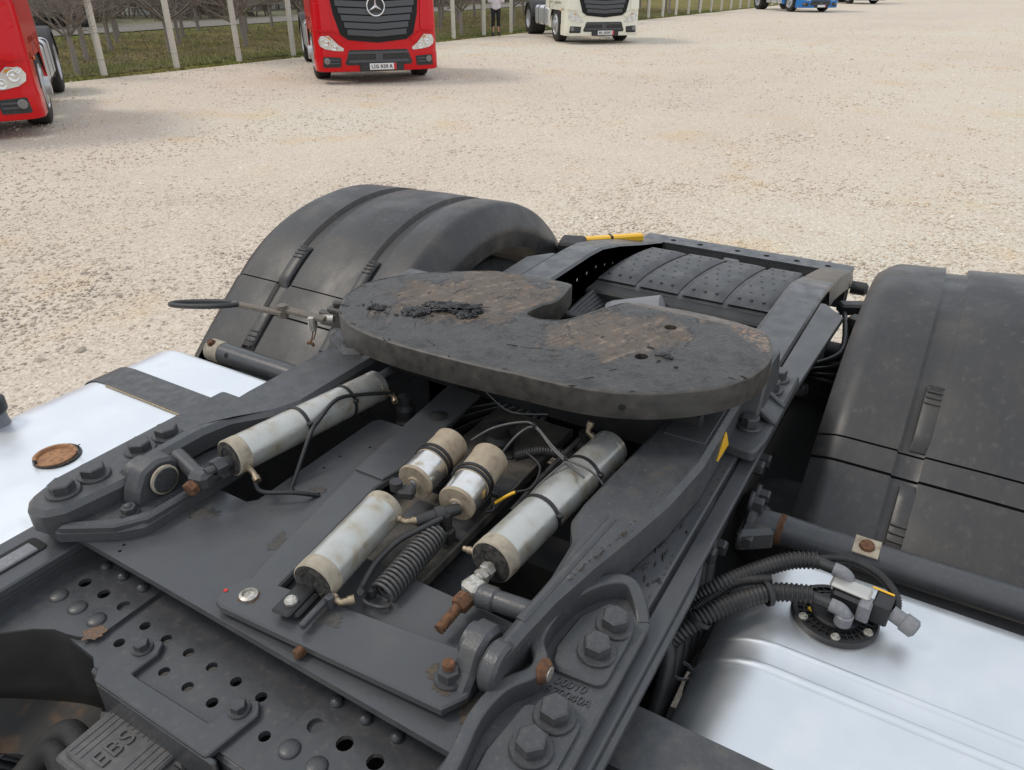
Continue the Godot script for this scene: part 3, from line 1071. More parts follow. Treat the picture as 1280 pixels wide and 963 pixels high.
	for q in [[0.441, 0.592, 0.1], [0.439, 0.648, 0.35], [0.437, 0.768, 0.2], [0.434, 0.822, 0.05]]:
		put("bolt", bolt_mesh(0.0202, 0.024, 1.38), M.bolt, rb, at(q[0], 1.082, q[1], q[2]))
	var Tx := Transform3D(Basis(Vector3(0.93, 0, -0.1), Vector3(0.1, 0, -0.95), Vector3(0, 1, 0)), Vector3(0.430, 1.0725, 0.708))
	text("cast_letters", "00010", 0.013, 0.003, M.cast, rb, Tx)
	Tx.origin = Vector3(0.434, 1.0725, 0.725)
	text("cast_letters", "970040A", 0.013, 0.003, M.cast, rb, Tx)
	g = Geo.new()
	g.lathe([Vector2(0.0, 0.0), Vector2(0.016, 0.0), Vector2(0.018, 0.006), Vector2(0.012, 0.014), Vector2(0.0, 0.014)], Vector3(0.392, 1.098, 0.725), Vector3.RIGHT, 14)
	part("rusty_pin_end", g, M.rust, rb)
	g = Geo.new()
	g.lathe([Vector2(0.0, 0.014), Vector2(0.010, 0.013), Vector2(0.010, 0.016), Vector2(0.0, 0.0165)], Vector3(0.392, 1.098, 0.725), Vector3.RIGHT, 12)
	part("pin_face", g, M.zinc, rb)
	# lug at the inner end of the hinge
	g = Geo.new()
	g.T = Transform3D(Basis(Vector3(0, 0, -1), Vector3(1, 0, 0), Vector3(0, -1, 0)), Vector3.ZERO)
	g.prism(rnd(V2([-0.825, -1.072, -0.79, -1.11, -0.772, -1.137, -0.745, -1.147, -0.718, -1.137, -0.70, -1.11, -0.66, -1.072]), 0.02, 4), 0.300, 0.330, 0.007)
	g.T = Transform3D.IDENTITY
	g.lathe([Vector2(0.026, 0.0), Vector2(0.026, -0.006), Vector2(0.020, -0.009), Vector2(0.0, -0.009)], Vector3(0.300, 1.118, 0.745), Vector3.RIGHT, 20)
	part("pin_lug", g, M.cast, rb)
	# ---- lifting arms
	var plan := V2([0.335, 0.775, 0.341, 0.60, 0.333, 0.515, 0.309, 0.475, 0.307, 0.42, 0.330, 0.06, 0.330, -0.12, 0.435, -0.12, 0.443, 0.22, 0.430, 0.35, 0.410, 0.45, 0.388, 0.545, 0.370, 0.64, 0.362, 0.72, 0.360, 0.775])
	for s: float in [1.0, -1.0]:
		var p := []
		for q in plan:
			p.append(q)
		if s < 0:
			p = V2([-0.410, 0.735, -0.408, 0.60, -0.395, 0.545, -0.345, 0.48, -0.325, 0.42, -0.330, 0.06, -0.338, -0.12, -0.450, -0.12, -0.462, 0.25, -0.462, 0.45, -0.448, 0.60, -0.442, 0.735])
		g = Geo.new()
		g.prism(rnd(p, 0.035, 5), 1.064 if s > 0 else 1.10, 1.142, 0.010)
		var arm := part("lifting_arm", g, M.cast, L)
		# rounded nose round the hinge
		g = Geo.new()
		var nx := 0.3475 if s > 0 else -0.396
		g.lathe([Vector2(0.0, -0.013), Vector2(0.031, -0.013), Vector2(0.036, -0.008), Vector2(0.036, 0.008), Vector2(0.031, 0.013), Vector2(0.0, 0.013)], Vector3(nx - (0.03 if s < 0 else 0.0), 1.110, 0.758 if s > 0 else 0.725), Vector3.RIGHT, 26)
		part("nose", g, M.cast, arm)
		if s > 0:
			# raised spine that runs from the nose into the beam
			g = Geo.new()
			var sp := []
			for q in [[0.348, 0.70], [0.355, 0.60], [0.362, 0.50], [0.366, 0.44]]:
				sp.append(Vector2(q[0] if s > 0 else -0.012 - q[0], q[1]))
			g.prism(bar(sp, 0.014), 1.140, 1.147, 0.004)
			part("spine", g, M.cast, arm)
		# welded cover plate on the beam
		g = Geo.new()
		var cp := []
		for q in [[0.345, 0.16], [0.425, 0.16], [0.42, -0.10], [0.34, -0.10]]:
			cp.append(Vector2(q[0] if s > 0 else -0.012 - q[0], q[1]))
		g.prism(cp, 1.141, 1.1445, 0.001)
		part("cover_plate", g, M.cast, arm)
	# yellow warning triangle on the outside of the right arm
	g = Geo.new()
	g.T = Transform3D(Basis(Vector3(0, 0, -1), Vector3(1, 0, 0), Vector3(0, -1, 0)), Vector3.ZERO)
	g.prism(V2([-0.115, -1.085, -0.045, -1.085, -0.08, -1.132]), 0.4405, 0.4435, 0.0005)
	part("warning_sticker", g, M.yellow, L, "small yellow triangle on the dark arm")
	# scuffs where the paint is worn off the arm and the angle
	var rng := RandomNumberGenerator.new()
	rng.seed = 4
	g = Geo.new()
	for i in 110:
		var t := rng.randf()
		var q := Vector2(0.368, 0.60).lerp(Vector2(0.400, 0.45), t)
		if i > 30:
			q = Vector2(0.350, 0.70).lerp(Vector2(0.366, 0.45), t)
		if i > 60:
			q = Vector2(0.395, 0.47).lerp(Vector2(0.428, 0.20), t * t)
		if i > 85:
			q = Vector2(0.456, 0.75).lerp(Vector2(0.456, -0.25), t)
		g.T = at(q.x + rng.randfn(0.0, 0.0025), 1.1417 if i <= 85 else 1.0582, q.y, PI / 2 - 0.2 + rng.randf_range(-0.5, 0.5))
		g.blob(Vector3.ZERO, Vector3(rng.randf_range(0.001, 0.005), 0.0006, rng.randf_range(0.0008, 0.0018)), 0.8, i, 5)
	var chips := part("paint_chips", g, flat(lin(0.030, 0.020, 0.014), 0.7), L)
	chips.set_meta("kind", "stuff")
	# dried grease flicked over the right angle
	g = Geo.new()
	for i in 22:
		g.T = at(rng.randf_range(0.41, 0.455), 1.0585, rng.randf_range(0.28, 0.50), rng.randf_range(-0.5, 0.5))
		g.blob(Vector3.ZERO, Vector3(rng.randf_range(0.0012, 0.003), 0.0015, rng.randf_range(0.004, 0.014)), 0.4, i, 5)
	part("grease_smears", g, M.grease, L).set_meta("kind", "stuff")
# ---- the coupling plate
const TOP := 1.27
const THROAT := Vector2(0.03, 0.05)
var fw_n: FastNoiseLite

func plate_outline() -> Array:
	return smooth_loop(V2([-0.390, 0.215, -0.372, 0.243, -0.345, 0.268, -0.29, 0.298, -0.2, 0.315, -0.09, 0.318, 0.03, 0.312, 0.127, 0.303, 0.223, 0.294, 0.303, 0.270, 0.374, 0.228, 0.438, 0.165, 0.476, 0.092, 0.487, 0.01, 0.475, -0.055, 0.447, -0.110, 0.4, -0.155, 0.331, -0.186, 0.256, -0.192, 0.19, -0.170, 0.145, -0.122, 0.105, -0.035, 0.078, 0.03, 0.05, 0.056, 0.014, 0.066, -0.014, 0.052, -0.006, 0.0, 0.010, -0.045, -0.002, -0.12, -0.018, -0.166, -0.05, -0.176, -0.11, -0.168, -0.2, -0.135, -0.298, -0.075, -0.38, 0.0, -0.424, 0.085, -0.42, 0.165]), 4)

func smooth_loop(p: Array, per: int) -> Array:
	var out := []
	var m := p.size()
	for i in m:
		for k in per:
			out.append(p[i].cubic_interpolate(p[(i + 1) % m], p[(i - 1 + m) % m], p[(i + 2) % m], float(k) / per))
	return out

func plate_height(x: float, z: float) -> float:
	var p := Vector2(x, z) - THROAT
	var d := p.length()
	var an := p.angle()
	var h := fw_n.get_noise_2d(an * 2.0 + 30.0, d * 26.0) * 0.0009 * smoothstep(0.04, 0.12, d)
	h += fw_n.get_noise_2d(x * 22.0, z * 22.0) * 0.0009
	h += maxf(0.0, fw_n.get_noise_2d(x * 45.0 + 9.0, z * 18.0)) * 0.0010
	h -= maxf(0.0, -0.105 - z) * 0.30 if x > 0.1 else maxf(0.0, -0.13 - z) * 0.25
	return h

func plate_texture() -> Array:
	var W := 1024
	var Hh := 640
	var img := Image.create(W, Hh, false, Image.FORMAT_RGB8)
	var hm := Image.create(W, Hh, false, Image.FORMAT_L8)
	var rg := Image.create(W, Hh, false, Image.FORMAT_L8)
	var n1 := FastNoiseLite.new()
	n1.seed = 31
	n1.fractal_octaves = 5
	n1.frequency = 1.0
	var grey := Color(0.040, 0.037, 0.035)
	var black := Color(0.010, 0.010, 0.010)
	var brown := Color(0.115, 0.085, 0.062)
	var tan := Color(0.20, 0.155, 0.115)
	var orange := Color(0.30, 0.15, 0.06)
	for j in Hh:
		var z := -0.22 + 0.56 * float(j) / Hh
		for i in W:
			var x := -0.45 + 0.96 * float(i) / W
			var p := Vector2(x - 0.03, z - 0.05)
			var d := p.length()
			var an := p.angle()
			var a := n1.get_noise_2d(x * 9.0, z * 9.0)
			var fine := n1.get_noise_2d(x * 90.0, z * 90.0)
			# strokes swept round the throat by the trailer
			var arc := n1.get_noise_2d(an * 1.6, d * 55.0)
			# strokes straight along the lorry
			var drag := n1.get_noise_2d(x * 62.0 + z * 26.0, z * 5.0 - x * 3.0)
			var k := 0.5 + 0.5 * a
			var c := grey.lerp(black, smoothstep(0.10, 0.60, a + fine * 0.2) * 0.35)
			var mid0 := n1.get_noise_2d(x * 20.0 - 30.0, z * 20.0)
			# two worn fields, one on each lobe, and a paler one along the far left edge
			var e1 := 1.0 - Vector2((x + 0.13 + z * 0.5) / 0.17, (z - 0.03) / 0.17).length()
			var e2 := 1.0 - Vector2((x - 0.225 + z * 0.5) / 0.13, (z - 0.055) / 0.14).length()
			var e3 := 1.0 - Vector2((x + 0.19) / 0.14, (z + 0.085) / 0.06).length()
			var field := maxf(maxf(e1, e2), e3)
			var worn := smoothstep(-0.10, 0.35, field + a * 0.6 + mid0 * 0.25 + drag * 0.10)
			c = c.lerp(brown, worn * 0.75)
			c = c.lerp(tan, smoothstep(0.12, 0.6, drag * 0.6 + fine * 0.3 + mid0 * 0.7) * worn * 0.7)
			var ed := smoothstep(0.66, 0.78, n1.get_noise_2d(x * 24.0 - 50.0, z * 24.0) + worn * 0.22)
			c = c.lerp(orange, ed * 0.35)
			# grease ploughed up round the worn fields
			var rimw := smoothstep(0.16, 0.02, absf(field + a * 0.5 - 0.02)) * smoothstep(-0.05, 0.35, arc + fine * 0.3)
			c = c.lerp(black, rimw * 0.8)
			# right horn bevel is bare and rusty
			var bev := smoothstep(-0.095, -0.125, z - maxf(0.0, x - 0.36) * 0.9) * smoothstep(0.05, 0.2, x)
			c = c.lerp(Color(0.20, 0.17, 0.14), bev * 0.6 * smoothstep(-0.3, 0.3, fine + a))
			c = c.lerp(orange, bev * smoothstep(0.0, 0.03, z + 0.135) * smoothstep(0.1, 0.5, fine + 0.2) * 0.5)
			var crust := smoothstep(0.34, 0.55, n1.get_noise_2d(an * 3.0 + 7.0, d * 24.0) + fine * 0.3) * smoothstep(-0.5, -0.1, field)
			c = c.lerp(black, crust * 0.7)
			var mid := n1.get_noise_2d(x * 28.0 + 11.0, z * 28.0)
			var cn := absf(n1.get_noise_2d(x * 11.0 + 3.0, z * 13.0 - 8.0 + arc * 0.2))
			var crack := smoothstep(0.045, 0.0, cn) * smoothstep(-0.15, 0.25, mid + a * 0.6)
			c = c.lerp(black, crack * 0.85)
			c = c.lerp(black, smoothstep(0.15, 0.5, mid + a * 0.5) * 0.65 * (1.0 - worn * 0.6))
			c = c * (1.0 + fine * 0.30 + mid * 0.35)
			var h := clampf(0.42 + fine * 0.18 - crack * 0.3 + mid * 0.2 + rimw * 0.35 + crust * 0.25 - worn * 0.18 + drag * worn * 0.10 + a * 0.15, 0.0, 1.0)
			img.set_pixel(i, j, Color(maxf(c.r, 0.004), maxf(c.g, 0.004), maxf(c.b, 0.004)).linear_to_srgb())
			hm.set_pixel(i, j, Color(h, h, h))
			var ro := clampf(0.42 + worn * 0.18 + fine * 0.15 - crust * 0.12 + k * 0.1, 0.3, 0.95)
			rg.set_pixel(i, j, Color(ro, ro, ro))
	hm.bump_map_to_normal_map(2.4)
	return [ImageTexture.create_from_image(img), ImageTexture.create_from_image(hm), ImageTexture.create_from_image(rg)]

func coupling_plate() -> void:
	fw_n = FastNoiseLite.new()
	fw_n.seed = 17
	fw_n.frequency = 1.0
	fw_n.fractal_octaves = 3
	var t := plate_texture()
	var m := StandardMaterial3D.new()
	m.albedo_texture = t[0]
	m.normal_enabled = true
	m.normal_texture = t[1]
	m.normal_scale = 1.0
	m.roughness_texture = t[2]
	m.roughness_texture_channel = BaseMaterial3D.TEXTURE_CHANNEL_RED
	m.roughness = 1.0
	m.cull_mode = BaseMaterial3D.CULL_DISABLED
	var o := plate_outline()
	# inset a little for the rolled edge
	var ins = Geometry2D.offset_polygon(PackedVector2Array(o), -0.006)[0]
	var holes := [Vector3(0.275, 0.125, 0.013), Vector3(0.275, -0.03, 0.013)]
	var g := Geo.new()
	g.perforated(Array(ins), TOP - 0.052, TOP, holes, 0.013, plate_height)
	g.uvf = func(q: Vector3) -> Vector2: return Vector2((q.x + 0.45) / 0.96, (q.z + 0.22) / 0.56)
	var top := part("coupling_plate", g, m, L, "heart-topped steel coupling plate smeared with black grease and rust")
	# thick rim
	g = Geo.new()
	var ro: Array = o
	var pp := PackedVector2Array(ro)
	if Geometry2D.is_polygon_clockwise(pp):
		pp.reverse()
	var cnt := pp.size()
	var rows := [PackedVector3Array(), PackedVector3Array(), PackedVector3Array(), PackedVector3Array(), PackedVector3Array()]
	var rn := FastNoiseLite.new()
	rn.frequency = 30.0
	for i in cnt:
		var a := pp[(i - 1 + cnt) % cnt]
		var b := pp[(i + 1) % cnt]
		var d := (b - a).normalized()
		var nn := Vector2(d.y, -d.x)
		var q := pp[i]
		var hy := plate_height(q.x, q.y)
		var j := rn.get_noise_2d(q.x, q.y) * 0.0005
		rows[0].append(Vector3(q.x - nn.x * 0.007, TOP + hy + 0.0005, q.y - nn.y * 0.007))
		rows[1].append(Vector3(q.x - nn.x * (0.0008 - j), TOP + hy - 0.0012, q.y - nn.y * (0.0008 - j)))
		rows[2].append(Vector3(q.x + nn.x * j, TOP + hy - 0.004, q.y + nn.y * j))
		rows[3].append(Vector3(q.x, TOP - 0.052, q.y))
		rows[4].append(Vector3(q.x - nn.x * 0.012, TOP - 0.055, q.y - nn.y * 0.012))
	g.grid(rows, true)
	part("plate_rim", g, M.plate_side, top)
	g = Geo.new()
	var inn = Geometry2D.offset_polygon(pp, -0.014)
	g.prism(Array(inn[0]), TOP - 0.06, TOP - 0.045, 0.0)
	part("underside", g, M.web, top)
	for h in holes:
		g = Geo.new()
		g.lathe([Vector2(0.0, 0), Vector2(0.014, 0)], Vector3(h.x, TOP - 0.012, h.y), Vector3.UP, 12)
		part("plug", g, M.grease, top)
	# round hole in the front of the rim
	g = Geo.new()
	var ha := Vector3(0.290, 0.0, 0.95).normalized()
	g.lathe([Vector2(0.0075, 0.0), Vector2(0.0065, 0.0012), Vector2(0.0, 0.0012)], Vector3(0.300, 1.241, 0.2705), ha, 14)
	part("rim_hole", g, M.void, top)
	# lumps of old grease
	var k := 0
	for q in [[-0.306, 0.195, 0.016, 3], [-0.218, 0.172, 0.022, 4], [-0.155, 0.120, 0.025, 5], [0.316, 0.098, 0.011, 2]]:
		g = Geo.new()
		var rng := RandomNumberGenerator.new()
		rng.seed = 50 + k
		for i in q[3] * 3:
			var r: float = q[2]
			var pos := Vector3(q[0] + rng.randf_range(-1, 1) * r * 1.0, TOP + 0.001 + rng.randf() * r * 0.10, q[1] + rng.randf_range(-1, 1) * r * 0.55)
			if k == 2:
				pos += Vector3(-rng.randf_range(-1, 1) * 0.03, 0, rng.randf_range(-1, 1) * 0.012)
			g.blob(pos, Vector3(r * rng.randf_range(0.45, 1.0), r * rng.randf_range(0.12, 0.24), r * rng.randf_range(0.3, 0.6)), 0.6, rng.randi() % 1000, 14, Basis(Vector3.UP, rng.randf() * 3))
		if k == 2:
			g.blob(Vector3(q[0] + 0.005, TOP + 0.006, q[1]), Vector3(0.046, 0.0065, 0.015), 0.8, 61, 16, Basis(Vector3.UP, 0.55))
		for i in 7:
			var r2 := rng.randf_range(0.002, 0.005)
			g.blob(Vector3(q[0] + rng.randf_range(-1, 1) * 0.045, TOP + r2 * 0.2, q[1] + rng.randf_range(-0.6, 1) * 0.035), Vector3(r2, r2 * 0.5, r2 * 0.8), 0.6, rng.randi() % 1000, 5)
		part("grease_lump", g, M.grease, top)
		k += 1
	# shavings along the front edge where grease curls over
	g = Geo.new()
	var rng2 := RandomNumberGenerator.new()
	rng2.seed = 88
	for i in cnt:
		var q := pp[i]
		var b := pp[(i + 1) % cnt]
		if q.y < 0.10 or i % 5 > 0:
			continue
		var num := int(q.distance_to(b) / 0.007) + 1
		for j in num:
			if rng2.randf() < 0.42:
				var w := q.lerp(b, rng2.randf()) * rng2.randf_range(0.965, 1.0)
				g.blob(Vector3(w.x, TOP + plate_height(w.x, w.y) + 0.0005, w.y), Vector3(rng2.randf_range(0.002, 0.010), rng2.randf_range(0.0006, 0.0018), rng2.randf_range(0.001, 0.003)), 0.8, rng2.randi() % 999, 4, Basis(Vector3.UP, rng2.randf_range(-0.6, 0.6)))
	for i in 14:
		var an := rng2.randf_range(-0.4, 3.5)
		var dd := rng2.randf_range(0.14, 0.34)
		var w := THROAT + Vector2(cos(an), sin(an)) * dd
		if Geometry2D.is_point_in_polygon(w, pp):
			g.blob(Vector3(w.x, TOP + plate_height(w.x, w.y), w.y), Vector3(rng2.randf_range(0.006, 0.02), 0.0012, rng2.randf_range(0.0008, 0.002)), 0.5, i, 5, Basis(Vector3.UP, PI / 2 - an + rng2.randf_range(-0.2, 0.2)))
	part("grease_crumbs", g, M.grease, top).set_meta("kind", "stuff")
	# release handle: bar with a loop
	g = Geo.new()
	g.T.origin = Vector3(-0.02, -0.030, 0.0)
	g.box(Vector3(-0.435, 1.225, 0.165), Vector3(0.10, 0.035, 0.016), 0.003, Basis(Vector3.UP, 0.1))
	g.box(Vector3(-0.425, 1.250, 0.150), Vector3(0.07, 0.012, 0.05), 0.003)
	g.box(Vector3(-0.43, 1.262, 0.15), Vector3(0.045, 0.014, 0.02), 0.004, Basis(Vector3.UP, 0.4))
	part("handle_mount", g, M.plate_side, top)
	g = Geo.new()
	g.T.origin = Vector3(-0.02, -0.030, 0.0)
	g.box(Vector3(-0.50, 1.246, 0.215), Vector3(0.13, 0.010, 0.022), 0.002, Basis(Vector3.UP, 0.18) * Basis(Vector3(0, 0, 1), -0.08))
	g.box(Vector3(-0.61, 1.246, 0.245), Vector3(0.15, 0.012, 0.015), 0.003, Basis(Vector3.UP, 0.12))
	g.lathe([Vector2(0.012, -0.016), Vector2(0.012, 0.014), Vector2(0, 0.014)], Vector3(-0.545, 1.248, 0.228), Vector3.UP, 12)
	part("handle_bar", g, mat([[0.3, lin(0.16, 0.13, 0.10)], [0.6, lin(0.10, 0.09, 0.075)], [0.85, lin(0.20, 0.16, 0.11)]], 0.7, 0.0, 9.0, 0.02, 81, 1.5, 0.2), top)
	g = Geo.new()
	g.T.origin = Vector3(-0.02, -0.030, 0.0)
	var lp := []
	var D := Vector3(-0.155, -0.008, 0.066)
	var N := Vector3(0.020, 0.010, 0.034)
	var O := Vector3(-0.665, 1.248, 0.255)
	for i in 25:
		var t2 := TAU * i / 24
		lp.append(O + D * (0.5 - 0.5 * cos(t2)) + N * sin(t2))
	g.tube(lp, 0.0062, 8, false)
	part("handle_loop", g, M.plastic_dark, top)
	g = Geo.new()
	g.T.origin = Vector3(-0.02, -0.030, 0.0)
	g.box(Vector3(-0.467, 1.230, 0.215), Vector3(0.016, 0.036, 0.024), 0.003, Basis(Vector3.UP, 0.5))
	g.lathe([Vector2(0, 0), Vector2(0.010, 0), Vector2(0.010, 0.03), Vector2(0, 0.03)], Vector3(-0.455, 1.237, 0.200), Vector3(0.7, 0, -0.4), 12)
	part("latch_block", g, M.zinc, top)
	g = Geo.new()
	g.T.origin = Vector3(-0.02, -0.030, 0.0)
	g.tube(curve([Vector3(-0.465, 1.215, 0.218), Vector3(-0.466, 1.20, 0.222), Vector3(-0.470, 1.185, 0.225)], 5), 0.0016, 6)
	g.tube(curve([Vector3(-0.458, 1.216, 0.215), Vector3(-0.462, 1.195, 0.222), Vector3(-0.472, 1.188, 0.225)], 5), 0.0014, 6)
	g.box(Vector3(-0.474, 1.182, 0.226), Vector3(0.016, 0.007, 0.007), 0.002, Basis(Vector3(0, 0, 1), 0.3))
	g.box(Vector3(-0.464, 1.180, 0.226), Vector3(0.010, 0.009, 0.006), 0.002, Basis(Vector3(0, 0, 1), -0.9))
	part("rusty_wire", g, M.rust, top)
	# feet and pedestals
	for s: float in [1.0, -1.0]:
		var ox := 0.452 if s > 0 else -0.452
		g = Geo.new()
		g.prism(rnd(V2([ox - 0.05 * 1, 0.035, ox + 0.042, 0.045, ox + 0.050, -0.02, ox + 0.050, -0.33, ox - 0.05, -0.34]), 0.014, 3), 1.060, 1.082, 0.005)
		var ft := part("pedestal_foot", g, M.cast, L)
		g = Geo.new()
		g.T = Transform3D(Basis(Vector3(0, 0, -1), Vector3(1, 0, 0), Vector3(0, -1, 0)), Vector3.ZERO)
		g.prism(rnd(V2([0.05, -1.08, 0.115, -1.205, 0.185, -1.205, 0.255, -1.08]), 0.015, 3), ox - 0.055, ox + 0.018, 0.005)
		g.T = Transform3D.IDENTITY
		# sloping ribs towards the outside
		for z in [-0.085, -0.165]:
			g.box(Vector3(ox + 0.022, 1.10, z), Vector3(0.07, 0.012, 0.012), 0.003, Basis(Vector3(0, 0, 1), -0.62 * s))
		g.box(Vector3(ox + 0.018, 1.092, -0.125), Vector3(0.075, 0.012, 0.075), 0.003, Basis(Vector3(0, 0, 1), -0.5 * s))
		part("pedestal", g, M.cast, ft)
		for z in [-0.045, -0.225, -0.285]:
			put("bolt", bolt_mesh(0.0185, 0.026, 1.4), M.bolt, ft, at(ox + 0.008, 1.082, z, z * 5))
	# beam between the pedestals, under the plate
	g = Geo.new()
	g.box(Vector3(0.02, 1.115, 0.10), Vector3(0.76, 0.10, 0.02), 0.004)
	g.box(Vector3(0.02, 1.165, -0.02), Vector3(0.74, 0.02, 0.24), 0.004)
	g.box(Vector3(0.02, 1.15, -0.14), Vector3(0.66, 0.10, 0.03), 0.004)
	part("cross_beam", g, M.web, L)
	# small triangular foot at the left rear of the arm
	g = Geo.new()
	g.prism(rnd(V2([-0.495, 0.165, -0.478, 0.07, -0.375, 0.10, -0.36, 0.20, -0.40, 0.22]), 0.01, 3), 1.10, 1.155, 0.012)
	g.lathe([Vector2(0.0, 0.03), Vector2(0.016, 0.0)], Vector3(-0.42, 1.155, 0.17), Vector3.UP, 10)
	part("arm_end_block", g, M.cast, L)
	g = Geo.new()
	g.tube(curve([Vector3(0.02, 1.19, 0.27), Vector3(0.08, 1.17, 0.28), Vector3(0.15, 1.175, 0.26)], 6), 0.0018, 6)
	part("loose_wire", g, M.spring, L)

# ---- cylinders, canisters, spring and lines on the deck
func clamp_band(p: Vector3, ax: Vector3, r: float, parent: Node) -> void:
	var g := Geo.new()
	g.lathe([Vector2(r - 0.001, -0.0035), Vector2(r + 0.0022, -0.0035), Vector2(r + 0.0022, 0.0035), Vector2(r - 0.001, 0.0035)], p, ax, 28)
	var side := ax.cross(Vector3.UP).normalized()
	g.box(p + (side * 0.9 + Vector3.UP * 0.35).normalized() * (r + 0.004), Vector3(0.010, 0.008, 0.010), 0.002)
	part("cable_tie", g, M.black, parent)

func elbow(p: Vector3, a: Vector3, b: Vector3, parent: Node) -> void:
	var g := Geo.new()
	g.tube(curve([p, p + a * 0.014, p + a * 0.017 + b * 0.005, p + a * 0.017 + b * 0.020], 4), 0.0052, 10)
	g.lathe([Vector2(0.0072, 0.002), Vector2(0.0072, 0.008), Vector2(0.005, 0.008)], p, a, 6)
	g.lathe([Vector2(0.007, 0.011), Vector2(0.007, 0.021), Vector2(0.0045, 0.021)], p + a * 0.017, b, 10)
	part("brass_elbow", g, M.brass, parent)

func air_cylinder(a: Vector3, b: Vector3, r: float, dents := 0) -> MeshInstance3D:
	var ax := (b - a).normalized()
	var len := a.distance_to(b)
	var g := Geo.new()
	g.lathe([Vector2(r, 0.026), Vector2(r, len * 0.5), Vector2(r, len - 0.02)], a, ax, 36)
	var cy := part("air_cylinder", g, M.cylinder, L)
	g = Geo.new()
	g.lathe([Vector2(r * 0.94, 0.0), Vector2(r * 1.01, 0.002), Vector2(r * 1.012, 0.024), Vector2(r, 0.026)], a, ax, 36)
	part("front_collar", g, M.collar, cy)
	g = Geo.new()
	g.lathe([Vector2(0.0, 0.001), Vector2(r * 0.55, 0.001), Vector2(r * 0.6, -0.001), Vector2(r * 0.94, 0.0)], a, ax, 30)
	part("front_cap", g, M.cap_dark, cy)
	g = Geo.new()
	g.lathe([Vector2(r, len - 0.02), Vector2(r * 1.012, len - 0.019), Vector2(r * 1.012, len - 0.003), Vector2(r * 0.94, len), Vector2(0.0, len)], a, ax, 36)
	part("rear_collar", g, M.cylinder if dents == 1 else M.collar, cy)
	return cy

